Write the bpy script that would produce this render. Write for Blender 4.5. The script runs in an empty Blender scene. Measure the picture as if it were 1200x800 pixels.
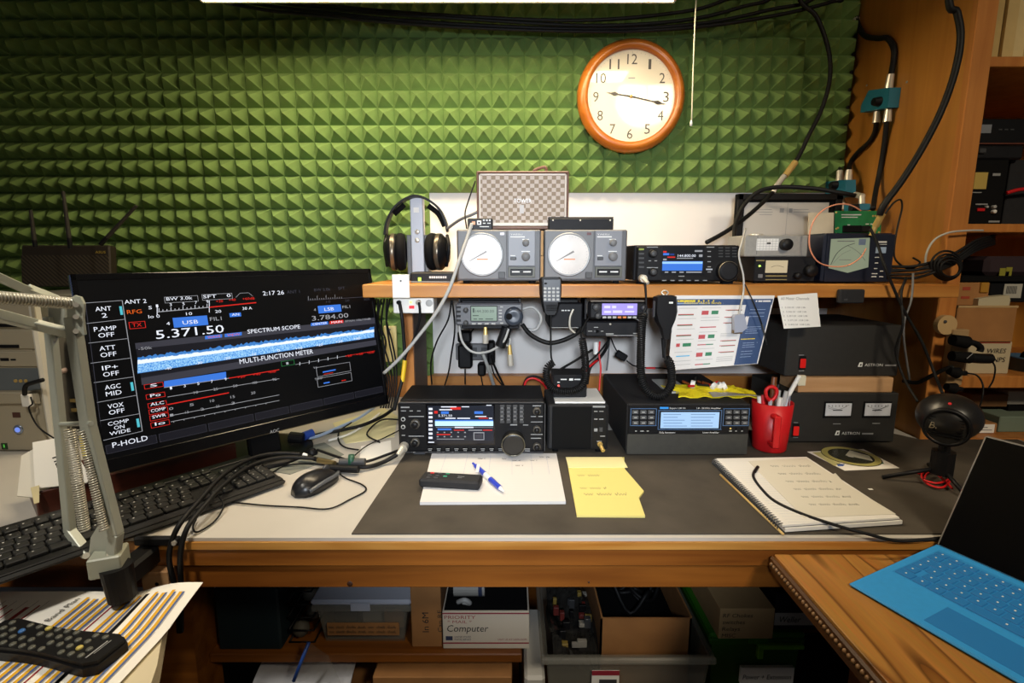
import bpy, math, random
from mathutils import Vector as V, Matrix as MX
random.seed(7)
S = bpy.context.scene
COL = S.collection
R = math.radians
# ------------------------------------------------------------------ camera
CZ = 1.22                       # eye height; the bench top is at 0.76
PITCH = R(9.3)
SP, CP = math.sin(PITCH), math.cos(PITCH)
cam = bpy.data.cameras.new('camera')
camo = bpy.data.objects.new('camera', cam)
COL.objects.link(camo)
camo.location = (0, 0, CZ)
camo.rotation_euler = (R(90) - PITCH, 0, 0)
cam.lens = 18.0
cam.sensor_width = 36.0
cam.clip_start = 0.02
S.camera = camo
# ------------------------------------------------------------------ world and light
w = bpy.data.worlds.new('world')
S.world = w
w.use_nodes = True
w.node_tree.nodes['Background'].inputs[0].default_value = (0.80, 0.86, 1.0, 1)
w.node_tree.nodes['Background'].inputs[1].default_value = 0.036
# added front spot, behind and above the camera, standing in for an unseen flash
al = bpy.data.lights.new('front_fill', 'SPOT')
al.energy = 106.0
al.color = (0.84, 0.91, 1.0)
al.spot_size = R(63)
al.spot_blend = 1.0
al.shadow_soft_size = .06
alo = bpy.data.objects.new('front_fill', al)
COL.objects.link(alo)
alo.location = (0.0, -0.30, 1.33)
alo.rotation_euler = (V((0.05, 1.30, 1.10)) - alo.location).to_track_quat('-Z', 'Y').to_euler()
# added warm area light, unseen, brightening the bookcase and table on the right
cl = bpy.data.lights.new('right_fill', 'AREA')
cl.shape = 'DISK'
cl.size = .45
cl.energy = 8.0
cl.spread = R(82)
cl.color = (1.0, .86, .64)
clo = bpy.data.objects.new('right_fill', cl)
COL.objects.link(clo)
clo.location = (1.0, -0.75, 2.38)
clo.rotation_euler = (V((0.95, 1.1, 0.8)) - clo.location).to_track_quat('-Z', 'Y').to_euler()
# added unseen area light that brightens the left end of the bench
dl = bpy.data.lights.new('left_fill', 'AREA')
dl.shape = 'DISK'
dl.size = .2
dl.energy = 5.0
dl.spread = R(80)
dl.color = (1.0, .93, .80)
dlo = bpy.data.objects.new('left_fill', dl)
COL.objects.link(dlo)
dlo.location = (-0.75, 0.0, 2.43)
dlo.rotation_euler = (V((-0.72, 0.75, 0.7)) - dlo.location).to_track_quat('-Z', 'Y').to_euler()
LAMP = 38.0                     # radiance of the fluorescent diffuser (its builder is below)
vs = S.view_settings
vs.view_transform = 'Standard'
vs.look = 'None'
vs.exposure = 0.0
vs.gamma = 1.0
vs.use_curve_mapping = False

# ------------------------------------------------------------------ pixels to places
def P(u, v, Y=None, z=None, X=None):
    """the point where the ray of pixel (u, v) meets a plane of the place"""
    a, b = (u - 600) / 600, (400 - v) / 600
    d = V((a, CP + b * SP, -SP + b * CP))
    t = Y / d.y if Y is not None else ((z - CZ) / d.z if z is not None else X / d.x)
    return V((d.x * t, d.y * t, CZ + d.z * t))

class Face:
    """a plane in the place with its own right/up axes"""
    def __init__(s, O, ux=(1, 0, 0), uy=(0, 0, 1)):
        s.O, s.ux, s.uy = V(O), V(ux).normalized(), V(uy).normalized()
        s.n = s.ux.cross(s.uy)
        s.M = MX(((s.ux.x, s.uy.x, s.n.x, s.O.x), (s.ux.y, s.uy.y, s.n.y, s.O.y), (s.ux.z, s.uy.z, s.n.z, s.O.z), (0, 0, 0, 1)))
    def px(s, u, v):
        a, b = (u - 600) / 600, (400 - v) / 600
        d = V((a, CP + b * SP, -SP + b * CP))
        c = V((0, 0, CZ))
        t = (s.O - c).dot(s.n) / d.dot(s.n)
        q = c + d * t - s.O
        return q.dot(s.ux), q.dot(s.uy)
    def rect(s, b, u0, v0, u1, v1, d0, d1, m, bv=0):
        um, vm = (u0 + u1) / 2, (v0 + v1) / 2
        x0, x1 = s.px(u0, vm)[0], s.px(u1, vm)[0]
        y0, y1 = s.px(um, v1)[1], s.px(um, v0)[1]
        b.box(x0, x1, y0, y1, d0, d1, m, bv)
    def quad(s, b, pts, d, m):
        b.add([(*s.px(*p), d) for p in pts][::-1] if len(pts) > 2 else [], [tuple(range(len(pts)))], m)
    def t(s, b, txt, uL, vL, uR, vR, h, m, d=.0006, shear=0):
        x0, y0 = s.px(uL, vL)
        x1, y1 = s.px(uR, vR)
        hh = s.px(uL, vL - h)[1] - y0
        b.text(txt, x0, (y0 + y1) / 2, x1 - x0, hh, d, m, shear)
    def scrawl(s, b, uL, vL, uR, vR, h, m, d=.0006):
        x0, y0 = s.px(uL, vL); x1, y1 = s.px(uR, vR)
        b.scribble(x0, (y0 + y1) / 2, x1 - x0, (s.px(uL, vL - h)[1] - y0) * .75, d, m)
    def knob(s, b, u, v, r, d0, d1, m, n=20, top=.9):
        x, y = s.px(u, v)
        rr = abs(s.px(u + r, v)[0] - x)
        b.lathe([(rr, d0), (rr, d1 * .85 + d0 * .15), (rr * top, d1), (0, d1)], (x, y, 0), (0, 0, 1), n, m)

def FY(Y):
    return Face((0, Y, 0))

# ------------------------------------------------------------------ materials
def lin(c):
    if isinstance(c, str):
        c = [int(c[i:i + 2], 16) / 255 for i in (0, 2, 4)]
    return tuple(x / 12.92 if x <= .04045 else ((x + .055) / 1.055) ** 2.4 for x in c)
MATS = {}
def mat(name, col, rough=.5, metal=0, noise=0, scale=40, bump=0, spec=None, trans=0, alpha=1, coat=0):
    if name in MATS:
        return MATS[name]
    m = bpy.data.materials.new(name)
    m.use_nodes = True
    N, L = m.node_tree.nodes, m.node_tree.links
    p = N['Principled BSDF']
    c = lin(col)
    p.inputs['Base Color'].default_value = (*c, 1)
    p.inputs['Roughness'].default_value = rough
    p.inputs['Metallic'].default_value = metal
    if spec is not None: p.inputs['Specular IOR Level'].default_value = spec
    if trans: p.inputs['Transmission Weight'].default_value = trans
    if alpha < 1: p.inputs['Alpha'].default_value = alpha
    if coat: p.inputs['Coat Weight'].default_value = coat; p.inputs['Coat Roughness'].default_value = .05
    if noise or bump:
        tc = N.new('ShaderNodeTexCoord')
        nz = N.new('ShaderNodeTexNoise')
        nz.inputs['Scale'].default_value = scale
        nz.inputs['Detail'].default_value = 5
        L.new(tc.outputs['Object'], nz.inputs['Vector'])
        if noise:
            r = N.new('ShaderNodeValToRGB')
            r.color_ramp.elements[0].position = .3
            r.color_ramp.elements[1].position = .7
            r.color_ramp.elements[0].color = (*[x * (1 - noise) for x in c], 1)
            r.color_ramp.elements[1].color = (*[min(1, x * (1 + noise)) for x in c], 1)
            L.new(nz.outputs['Fac'], r.inputs['Fac'])
            L.new(r.outputs['Color'], p.inputs['Base Color'])
        if bump:
            bp = N.new('ShaderNodeBump')
            bp.inputs['Strength'].default_value = bump
            bp.inputs['Distance'].default_value = .002
            L.new(nz.outputs['Fac'], bp.inputs['Height'])
            L.new(bp.outputs['Normal'], p.inputs['Normal'])
    MATS[name] = m
    return m

def wood(name, dark, light, axis=0, scale=6, stretch=14, rough=.45, contrast=(.25, .75), knots=0):
    if name in MATS:
        return MATS[name]
    m = bpy.data.materials.new(name)
    m.use_nodes = True
    N, L = m.node_tree.nodes, m.node_tree.links
    p = N['Principled BSDF']
    p.inputs['Roughness'].default_value = rough
    tc = N.new('ShaderNodeTexCoord')
    mp = N.new('ShaderNodeMapping')
    sc = [scale * stretch * .5] * 3
    sc[axis] = scale * .35
    mp.inputs['Scale'].default_value = sc
    L.new(tc.outputs['Object'], mp.inputs['Vector'])
    n1 = N.new('ShaderNodeTexNoise')
    n1.inputs['Scale'].default_value = 1
    n1.inputs['Detail'].default_value = 6
    n1.inputs['Distortion'].default_value = .6
    L.new(mp.outputs['Vector'], n1.inputs['Vector'])
    r = N.new('ShaderNodeValToRGB')
    r.color_ramp.elements[0].position, r.color_ramp.elements[1].position = contrast
    r.color_ramp.elements[0].color = (*lin(dark), 1)
    r.color_ramp.elements[1].color = (*lin(light), 1)
    L.new(n1.outputs['Fac'], r.inputs['Fac'])
    out = r.outputs['Color']
    n2 = N.new('ShaderNodeTexNoise')
    n2.inputs['Scale'].default_value = 3.5
    n2.inputs['Detail'].default_value = 3
    L.new(tc.outputs['Object'], n2.inputs['Vector'])
    mx = N.new('ShaderNodeMixRGB')
    mx.blend_type = 'MULTIPLY'
    mx.inputs['Fac'].default_value = .55
    L.new(out, mx.inputs['Color1'])
    r2 = N.new('ShaderNodeValToRGB')
    r2.color_ramp.elements[0].position, r2.color_ramp.elements[1].position = .35, .65
    r2.color_ramp.elements[0].color = (.55, .5, .45, 1)
    r2.color_ramp.elements[1].color = (1, 1, 1, 1)
    L.new(n2.outputs['Fac'], r2.inputs['Fac'])
    L.new(r2.outputs['Color'], mx.inputs['Color2'])
    L.new(mx.outputs['Color'], p.inputs['Base Color'])
    MATS[name] = m
    return m

def em(name, col, k=1.0):
    if name in MATS:
        return MATS[name]
    m = bpy.data.materials.new(name)
    m.use_nodes = True
    p = m.node_tree.nodes['Principled BSDF']
    c = lin(col)
    p.inputs['Base Color'].default_value = (*[x * .1 for x in c], 1)
    p.inputs['Emission Color'].default_value = (*c, 1)
    p.inputs['Emission Strength'].default_value = k
    p.inputs['Roughness'].default_value = .3
    MATS[name] = m
    return m

# ------------------------------------------------------------------ mesh building
TXT = {}
def text_mesh(s):
    if s not in TXT:
        cu = bpy.data.curves.new('t', 'FONT')
        cu.body = s
        cu.size = 1
        cu.resolution_u = 2
        o = bpy.data.objects.new('t', cu)
        me = bpy.data.meshes.new_from_object(o)
        vs_ = [tuple(v.co) for v in me.vertices]
        fs_ = [tuple(f.vertices) for f in me.polygons]
        bpy.data.objects.remove(o)
        bpy.data.curves.remove(cu)
        bpy.data.meshes.remove(me)
        x0 = min(v[0] for v in vs_); x1 = max(v[0] for v in vs_)
        TXT[s] = (vs_, fs_, x0, x1)
    return TXT[s]

def smooth_path(pts, k=6):
    pts = [V(p) for p in pts]
    if len(pts) < 3:
        return pts
    out = []
    n = len(pts)
    for i in range(n - 1):
        p0 = pts[max(i - 1, 0)]; p1 = pts[i]; p2 = pts[i + 1]; p3 = pts[min(i + 2, n - 1)]
        for j in range(k):
            t = j / k
            out.append(.5 * ((2 * p1) + (p2 - p0) * t + (2 * p0 - 5 * p1 + 4 * p2 - p3) * t * t + (3 * p1 - p0 - 3 * p2 + p3) * t ** 3))
    out.append(pts[-1])
    return out

class MB:
    def __init__(s, M=None):
        s.v, s.f, s.mi, s.sm, s.mats = [], [], [], [], []
        s.M = M.copy() if M is not None else MX.Identity(4)
    def add(s, vs_, fs_, m, smooth=False):
        if not vs_: return
        if m not in s.mats: s.mats.append(m)
        k = s.mats.index(m)
        o = len(s.v)
        s.v += [s.M @ V(p) for p in vs_]
        for f in fs_:
            s.f.append([i + o for i in f]); s.mi.append(k); s.sm.append(smooth)
    def box(s, x0, x1, y0, y1, z0, z1, m, bv=0):
        x0, x1 = min(x0, x1), max(x0, x1); y0, y1 = min(y0, y1), max(y0, y1); z0, z1 = min(z0, z1), max(z0, z1)
        if bv <= 0:
            s.add([(x, y, z) for z in (z0, z1) for y in (y0, y1) for x in (x0, x1)],
                  [(0, 2, 3, 1), (4, 5, 7, 6), (0, 1, 5, 4), (2, 6, 7, 3), (0, 4, 6, 2), (1, 3, 7, 5)], m)
            return
        bv = min(bv, (x1 - x0) * .45, (y1 - y0) * .45, (z1 - z0) * .45)
        vs_, idx = [], {}
        for i in (0, 1):
            for j in (0, 1):
                for k in (0, 1):
                    c = ((x0, x1)[i], (y0, y1)[j], (z0, z1)[k])
                    d = (bv if i == 0 else -bv, bv if j == 0 else -bv, bv if k == 0 else -bv)
                    for a in range(3):
                        q = [c[t] + (0 if t == a else d[t]) for t in range(3)]
                        idx[i, j, k, a] = len(vs_); vs_.append(q)
        fs_ = []
        def quad(a, b_, c_, d_, nrm):
            p = [V(vs_[i]) for i in (a, b_, c_)]
            n = (p[1] - p[0]).cross(p[2] - p[1])
            fs_.append((a, b_, c_, d_) if n.dot(V(nrm)) > 0 else (d_, c_, b_, a))
        for a in range(3):
            o = [t for t in range(3) if t != a]
            for sgn in (0, 1):
                def key(p, q):
                    e = [0, 0, 0]; e[a] = sgn; e[o[0]] = p; e[o[1]] = q
                    return idx[e[0], e[1], e[2], a]
                nr = [0, 0, 0]; nr[a] = 1 if sgn else -1
                quad(key(0, 0), key(1, 0), key(1, 1), key(0, 1), nr)
        for a in range(3):                      # edge along axis a
            o = [t for t in range(3) if t != a]
            for p in (0, 1):
                for q in (0, 1):
                    def key2(e_, ax):
                        e = [0, 0, 0]; e[a] = e_; e[o[0]] = p; e[o[1]] = q
                        return idx[e[0], e[1], e[2], ax]
                    nr = [0, 0, 0]; nr[o[0]] = 1 if p else -1; nr[o[1]] = 1 if q else -1
                    quad(key2(0, o[0]), key2(1, o[0]), key2(1, o[1]), key2(0, o[1]), nr)
        for i in (0, 1):
            for j in (0, 1):
                for k in (0, 1):
                    t = [idx[i, j, k, a] for a in range(3)]
                    p = [V(vs_[q]) for q in t]
                    n = (p[1] - p[0]).cross(p[2] - p[1])
                    fs_.append(tuple(t) if n.dot(V((i - .5, j - .5, k - .5))) > 0 else tuple(t[::-1]))
        s.add(vs_, fs_, m)
    def lathe(s, prof, o, ax, n, m, smooth=True):
        ax = V(ax).normalized()
        a = ax.orthogonal().normalized()
        b = ax.cross(a)
        o = V(o)
        vs_, fs_ = [], []
        for r, h in prof:
            for i in range(n):
                t = 2 * math.pi * i / n
                vs_.append(o + ax * h + (a * math.cos(t) + b * math.sin(t)) * r)
        for k in range(len(prof) - 1):
            for i in range(n):
                j = (i + 1) % n
                fs_.append((k * n + i, k * n + j, (k + 1) * n + j, (k + 1) * n + i))
        s.add(vs_, fs_, m, smooth)
    def cyl(s, p0, p1, r0, m, r1=None, n=14):
        p0, p1 = V(p0), V(p1)
        d = (p1 - p0)
        r1 = r0 if r1 is None else r1
        s.lathe([(0, 0), (r0, 0), (r0, 0), (r1, d.length), (r1, d.length), (0, d.length)], p0, d, n, m, False)
    def ball(s, c, r, m, n=16, sz=1):
        pr = [(r * math.sin(math.pi * i / n), -r * sz * math.cos(math.pi * i / n)) for i in range(n + 1)]
        s.lathe(pr, c, (0, 0, 1), n + 4, m)
    def tube(s, pts, r, m, n=7, k=6, raw=False):
        pts = [V(p) for p in pts] if raw else smooth_path(pts, k)
        vs_, fs_ = [], []
        d = (pts[1] - pts[0]).normalized()
        a = d.orthogonal().normalized()
        N = len(pts)
        for i, p in enumerate(pts):
            d = (pts[min(i + 1, N - 1)] - pts[max(i - 1, 0)])
            if d.length < 1e-9: d = V((0, 0, 1))
            d.normalize()
            a = (a - d * a.dot(d))
            a = a.normalized() if a.length > 1e-6 else d.orthogonal().normalized()
            b = d.cross(a)
            for j in range(n):
                t = 2 * math.pi * j / n
                vs_.append(p + (a * math.cos(t) + b * math.sin(t)) * r)
        for i in range(N - 1):
            for j in range(n):
                q = (j + 1) % n
                fs_.append((i * n + j, i * n + q, (i + 1) * n + q, (i + 1) * n + j))
        fs_.append(tuple(range(n))[::-1]); fs_.append(tuple((N - 1) * n + j for j in range(n)))
        s.add(vs_, fs_, m, True)
    def coil(s, pts, Rr, r, m, pitch=.0042, n=5):
        ps = smooth_path(pts, 30)
        L = 0
        out = []
        a = (ps[1] - ps[0]).orthogonal().normalized()
        # resample evenly
        acc = [0]
        for i in range(1, len(ps)): acc.append(acc[-1] + (ps[i] - ps[i - 1]).length)
        T = acc[-1]; turns = T / pitch; M_ = int(turns * 9); j = 0
        for i in range(M_ + 1):
            q = T * i / M_
            while j < len(acc) - 2 and acc[j + 1] < q: j += 1
            f = (q - acc[j]) / max(1e-9, acc[j + 1] - acc[j])
            p = ps[j].lerp(ps[j + 1], f)
            d = (ps[j + 1] - ps[j]).normalized()
            a = (a - d * a.dot(d)).normalized()
            b = d.cross(a)
            t = 2 * math.pi * i / 9
            out.append(p + (a * math.cos(t) + b * math.sin(t)) * Rr)
        s.tube(out, r, m, n, raw=True)
    def prism(s, poly, z0, z1, m):
        n = len(poly)
        ar = sum(poly[i][0] * poly[(i + 1) % n][1] - poly[(i + 1) % n][0] * poly[i][1] for i in range(n))
        if ar < 0: poly = poly[::-1]
        vs_ = [(x, y, z0) for x, y in poly] + [(x, y, z1) for x, y in poly]
        fs_ = [tuple(range(n))[::-1], tuple(range(n, 2 * n))] + [(i, (i + 1) % n, n + (i + 1) % n, n + i) for i in range(n)]
        s.add(vs_, fs_, m)
    def sheet(s, fn, nu, nv, th, m):
        top = [V(fn(i / nu, j / nv)) for j in range(nv + 1) for i in range(nu + 1)]
        W = nu + 1
        bot = []
        for j in range(nv + 1):
            for i in range(nu + 1):
                a = top[j * W + min(i + 1, nu)] - top[j * W + max(i - 1, 0)]
                b = top[min(j + 1, nv) * W + i] - top[max(j - 1, 0) * W + i]
                bot.append(top[j * W + i] - a.cross(b).normalized() * th)
        K = len(top)
        fs_ = []
        for j in range(nv):
            for i in range(nu):
                q = (j * W + i, j * W + i + 1, (j + 1) * W + i + 1, (j + 1) * W + i)
                fs_.append(q); fs_.append(tuple(x + K for x in q[::-1]))
        for i in range(nu):
            fs_.append((i + 1, i, i + K, i + 1 + K)); a = nv * W + i; fs_.append((a, a + 1, a + 1 + K, a + K))
        for j in range(nv):
            a = j * W; fs_.append((a, a + W, a + W + K, a + K)); a = j * W + nu; fs_.append((a + W, a, a + K, a + W + K))
        s.add(top + bot, fs_, m, False)
    def text(s, txt, x, y, wd, h, d, m, shear=0):
        vs_, fs_, x0, x1 = text_mesh(txt)
        kx = wd / (x1 - x0); ky = h / .73
        s.add([(x + (p[0] - x0) * kx + p[1] * ky * shear, y + p[1] * ky, d) for p in vs_], fs_, m)
    def scribble(s, x, y, wd, h, d, m):
        """a line of illegible handwriting: words of small waves"""
        q, n = x, 0
        while q < x + wd:
            L_ = min(h * (2.2 + 1.7 * abs(math.sin(n * 2.3))), x + wd - q)
            k = max(4, int(L_ / h * 5))
            s.tube([(q + L_ * i / k, y + h * (.5 + .5 * math.sin(i * 1.9 + n)) * (1.5 if (i + n) % 5 == 0 else 1), d) for i in range(k + 1)], h * .07, m, 4, 2)
            q += L_ + h * .9; n += 1
    def build(s, name, parent=None, label=None, cat=None, group=None, kind=None):
        me = bpy.data.meshes.new(name)
        if parent is not None:
            r = parent
            while r.parent: r = r.parent
            o_ = V(r.location)
        else:
            xs = [p.x for p in s.v]; ys = [p.y for p in s.v]; zs = [p.z for p in s.v]
            o_ = V(((min(xs) + max(xs)) / 2, (min(ys) + max(ys)) / 2, min(zs)))
        me.from_pydata([p - o_ for p in s.v], [], s.f)
        for m in s.mats: me.materials.append(m)
        me.polygons.foreach_set('material_index', s.mi)
        me.polygons.foreach_set('use_smooth', s.sm)
        me.update()
        o = bpy.data.objects.new(name, me)
        COL.objects.link(o)
        if parent is not None: o.parent = parent
        else: o.location = o_
        tag(o, label, cat, group, kind)
        return o

def tag(o, label=None, cat=None, group=None, kind=None):
    if label: o['label'] = label
    if cat: o['category'] = cat
    if group: o['group'] = group
    if kind: o['kind'] = kind
    return o

def thing(name, label, cat, loc, group=None):
    o = bpy.data.objects.new(name, None)
    o.empty_display_size = .02
    COL.objects.link(o)
    o.location = loc
    return tag(o, label, cat, group)

def part(name, parent, f, M=None):
    b = MB(M)
    f(b)
    return b.build(name, parent, kind='stuff' if name in ('lettering', 'ruling', 'legends') else None)

# ------------------------------------------------------------------ palette
BLK = mat('black plastic', '121214', .45, spec=.22)
BLK2 = mat('black metal', '17171a', .55, noise=.15, scale=60, spec=.22)
BLKM = mat('matt black', '0b0b0c', .8, spec=.15)
RUB = mat('black cable sheath', '101011', .55, spec=.25)
CHAR = mat('charcoal case', '242426', .6, noise=.1, scale=90, spec=.25)
DKG = mat('dark grey', '3a3b3d', .5)
GRY = mat('grey plastic', '6d6e70', .5)
LGR = mat('light grey plastic', 'a9a9a6', .5)
WHT = mat('white plastic', 'e6e4de', .45)
INK = mat('white print', 'dcdcd8', .6)
PINK = mat('pale grey print', '8e8f90', .6)
PAPER = mat('white paper', 'e9e6df', .85)
CHROME = mat('nickel', 'cfc9bb', .3, .45)
GOLD = mat('gold plating', 'd2b26a', .3, .45)
ALU = mat('brushed aluminium', 'a8a6a0', .4, .4, noise=.06, scale=150)
RED = mat('red plastic', 'c4171c', .4)
CREAM = mat('cream plastic', 'cfc7ae', .5)
CARD = mat('brown cardboard', '9a6b3c', .85, noise=.08, scale=25)
KRAFT = mat('pale kraft', 'b39466', .85, noise=.06, scale=25)
MARK = mat('marker ink', '201d1a', .7)
SILVER = mat('silver paint', 'b9bcc4', .35, .2)
GLASS = mat('clear glass', 'ffffff', .02, trans=1)
# ------------------------------------------------------------------ room shell
DESK = .76
SHT, SHB = CZ - .062, CZ - .0925           # long shelf: top and underside
b = MB(); b.box(-2.6, 2.6, 1.70, 1.80, 0, 2.45, mat('white wall paint', 'e4e2df', .85, noise=.03, scale=6, bump=.05))
b.build('wall_back', kind='structure', label='white painted back wall behind the radio bench')
b = MB(); b.box(-2.6, 2.6, -2.2, 1.80, -.05, 0, mat('dark carpet', '3a3029', .95, noise=.25, scale=180, bump=.4))
b.build('floor', kind='structure', label='dark brown carpeted floor under the bench')
b = MB(); b.box(-2.6, 2.6, -2.2, 1.80, 2.45, 2.5, mat('ceiling paint', 'cfcac0', .9))
b.build('ceiling', kind='structure', label='plain painted ceiling above the bench')
WOOD = wood('honey pine', 'aa6622', 'cf9246', 0, 6, 12)
WOODZ = wood('honey veneer upright', 'a86c26', 'c48838', 2, 6, 10, contrast=(.2, .8))
WOODF = wood('honey stile upright', 'b06a2a', 'd08c44', 2, 8, 10)
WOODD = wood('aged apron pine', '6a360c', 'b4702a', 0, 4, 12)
b = MB(); b.box(-.9, 1.04, 1.66, 1.70, DESK, DESK + .072, WOOD)
b.build('trim_1', kind='structure', label='pine strip along the back of the bench')

# ------------------------------------------------------------------ acoustic foam panels
FOAM = mat('green acoustic foam', '708c4c', .95, noise=.1, scale=30, bump=.15)
FP = .0508
def foam(x0, z0, nx, nz, label, FP=.0508):
    b = MB()
    Yb, H = 1.69, .043
    b.box(x0, x0 + nx * FP, Yb, 1.70, z0, z0 + nz * .0508, FOAM)
    vs_, fs_ = [], []
    for j in range(nz):
        for i in range(nx):
            xa, xb, za, zb = x0 + i * FP, x0 + (i + 1) * FP, z0 + j * .0508, z0 + (j + 1) * .0508
            jx, jz = random.uniform(-.001, .001), random.uniform(-.001, .001)
            k = len(vs_)
            vs_ += [(xa, Yb, za), (xb, Yb, za), (xb, Yb, zb), (xa, Yb, zb), ((xa + xb) / 2 + jx, Yb - H + random.uniform(-.002, .002), (za + zb) / 2 + jz)]
            fs_ += [(k, k + 1, k + 4), (k + 1, k + 2, k + 4), (k + 2, k + 3, k + 4), (k + 3, k, k + 4)]
    b.add(vs_, fs_, FOAM)
    b.build('acoustic_foam_panel', label=label, cat='foam panel', group='green pyramid foam on the back wall')
zf = CZ + .205
foam(-.2653, zf, 26, 12, 'green pyramid foam panel behind the round wall clock', .05057)
foam(-.2653 - 24 * FP, zf, 24, 12, 'green pyramid foam panel high on the wall above the computer monitor')
foam(-.2653 - 24 * FP, zf - 12 * FP, 24, 12, 'green pyramid foam panel low on the wall behind monitor and headphones')
foam(-.2653 - 36 * FP, zf, 12, 12, 'dim green pyramid foam panel at the upper far left')
foam(-.2653 - 36 * FP, zf - 12 * FP, 12, 12, 'dim green pyramid foam panel behind the router antennas at far left')

# ------------------------------------------------------------------ workbench
LAM = mat('white laminate', 'b7b2aa', .5, noise=.03, scale=8)
FRONT = .79
t = thing('workbench', 'long pine workbench with a white laminate top carrying the radios', 'workbench', (0, 1.2, 0))
part('laminate_top', t, lambda b: b.box(-1.9, 1.045, FRONT - .002, 1.655, DESK - .006, DESK, LAM))
part('core', t, lambda b: b.box(-1.9, 1.045, FRONT + .02, 1.655, DESK - .03, DESK - .006, WOOD))
part('front_nosing', t, lambda b: b.box(-1.9, 1.30, FRONT - .006, FRONT + .02, DESK - .019, DESK - .006, wood('nosing ply', 'b06f24', 'd29a4c', 0, 10, 16)))
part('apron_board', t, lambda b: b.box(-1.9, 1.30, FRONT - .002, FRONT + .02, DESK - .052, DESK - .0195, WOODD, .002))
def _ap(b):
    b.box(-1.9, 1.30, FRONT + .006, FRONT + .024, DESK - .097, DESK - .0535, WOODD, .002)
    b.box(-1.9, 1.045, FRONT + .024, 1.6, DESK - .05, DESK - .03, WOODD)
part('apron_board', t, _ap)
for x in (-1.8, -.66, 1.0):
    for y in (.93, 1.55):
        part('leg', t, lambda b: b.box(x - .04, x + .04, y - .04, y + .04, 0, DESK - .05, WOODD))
kn = mat('wood knot', '3a1d08', .6)
f = FY(FRONT + .006)
for u, v, r in ((410, 684, 4), (690, 682, 1.5)):
    b = MB(f.M); x, y = f.px(u, v); b.lathe([(r * .0013, 0), (r * .0009, .0012), (0, .0012)], (x, y, 0), (0, 0, 1), 12, kn); b.build('knot', t)
b = MB(); b.box(1.05, 1.3, FRONT - .002, 1.255, DESK - .03, DESK, LAM); b.build('end_top', t)

MAT_ = mat('dark desk mat', '443e36', .8, noise=.22, scale=11, bump=.15, spec=.3)
b = MB()
c = [P(412, 625, z=DESK + .002), V((1.29, P(412, 625, z=DESK + .002).y, 0)), V((1.29, 1.25, 0)), V((1.04, 1.25, 0)), V((.985, 1.32, 0)), V((-.245, 1.32, 0))]
b.prism([(p.x, p.y) for p in c], DESK, DESK + .0025, MAT_)
b.build('desk_mat', label='dark grey rubber desk mat under the radios', cat='desk mat')
MT = DESK + .0025

# ------------------------------------------------------------------ bookcase at the right
BX = 1.05
BY = 1.257
t = thing('bookcase', 'tall honey wood bookcase full of gear at the right end', 'bookcase', (1.35, 1.5, 0))
part('side_panel', t, lambda b: b.box(BX, BX + .018, BY + .018, 1.70, 0, 2.3, WOODZ))
part('stile', t, lambda b: b.box(BX - .002, BX + .045, BY, BY + .018, 0, 2.3, WOODF, .002))
part('back_panel', t, lambda b: b.box(BX + .018, 1.75, 1.69, 1.70, 0, 2.3, WOODZ))
part('side_panel', t, lambda b: b.box(1.735, 1.753, BY + .018, 1.69, 0, 2.3, WOODZ))
BSH = {'top': (.432, .454), 'mid': (.060, .080), 'low': (-.326, -.295), 'bench': (-.48, -.46), 'crown': (1.05, 1.07)}
for k, (z0, z1) in BSH.items():
    part('shelf_board', t, lambda b: b.box(BX + .018, 1.735, BY + .004, 1.69, CZ + z0, CZ + z1, WOODF, .0015))
for u, v in ((1016, 100), (1063, 96)):
    b = MB(); p = P(u, v, X=BX); b.cyl(p, p - V((.0015, 0, 0)), .003, LGR, n=8); b.build('screw', t)

# ------------------------------------------------------------------ long shelf over the bench
t = thing('bench_shelf', 'long honey pine shelf above the bench carrying radio gear', 'shelf', (.3, 1.45, DESK))
part('board', t, lambda b: b.box(-.35, 1.047, 1.20, 1.695, SHB, SHT, WOOD, .002))
def _sup(b):
    b.box(-.298, -.278, 1.43, 1.64, DESK, SHB, mat('grey brown panel', '5e4f45', .7, noise=.1, scale=12))
part('support_panel', t, _sup)
part('support_edge', t, lambda b: b.box(-.302, -.277, 1.415, 1.43, DESK, SHB, WOODF))
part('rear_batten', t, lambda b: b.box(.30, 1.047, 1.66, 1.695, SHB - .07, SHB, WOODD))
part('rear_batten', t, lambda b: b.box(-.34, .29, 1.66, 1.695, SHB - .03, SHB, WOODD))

# ------------------------------------------------------------------ fluorescent fixture
t = thing('fluorescent_fixture', 'bright white fluorescent strip light above the bench', 'ceiling light', (-.18, 1.33, CZ + .62))
zl = CZ + .627
x0 = P(238, 4, Y=1.40).x; x1 = P(790, 4, Y=1.40).x
def _dif(b):
    b.box(x0 + .006, x1 - .006, 1.275, 1.391, zl + .001, zl + .003, em('lit diffuser', 'ffe8c0', LAMP))
part('diffuser', t, _dif)
part('housing', t, lambda b: (b.box(x0, x1, 1.264, 1.40, zl + .0032, zl + .07, WHT, .004), b.box(x0, x1, 1.391, 1.40, zl, zl + .006, WHT), b.box(x0, x1, 1.264, 1.273, zl, zl + .006, WHT), b.box(x0, x0 + .006, 1.273, 1.391, zl, zl + .006, WHT), b.box(x1 - .006, x1, 1.273, 1.391, zl, zl + .006, WHT)))
for x in (x0 + .15, x1 - .15):
    part('hanger', t, lambda b: b.cyl((x, 1.335, zl + .07), (x, 1.335, 2.45), .004, CHROME, n=8))
t = thing('pull_cord', 'pale pull cord with a small end bead hanging right of the clock', 'cord', P(810, 148, Y=1.40))
p0, p1 = P(816, -6, Y=1.40), P(810.5, 142, Y=1.40)
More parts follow.
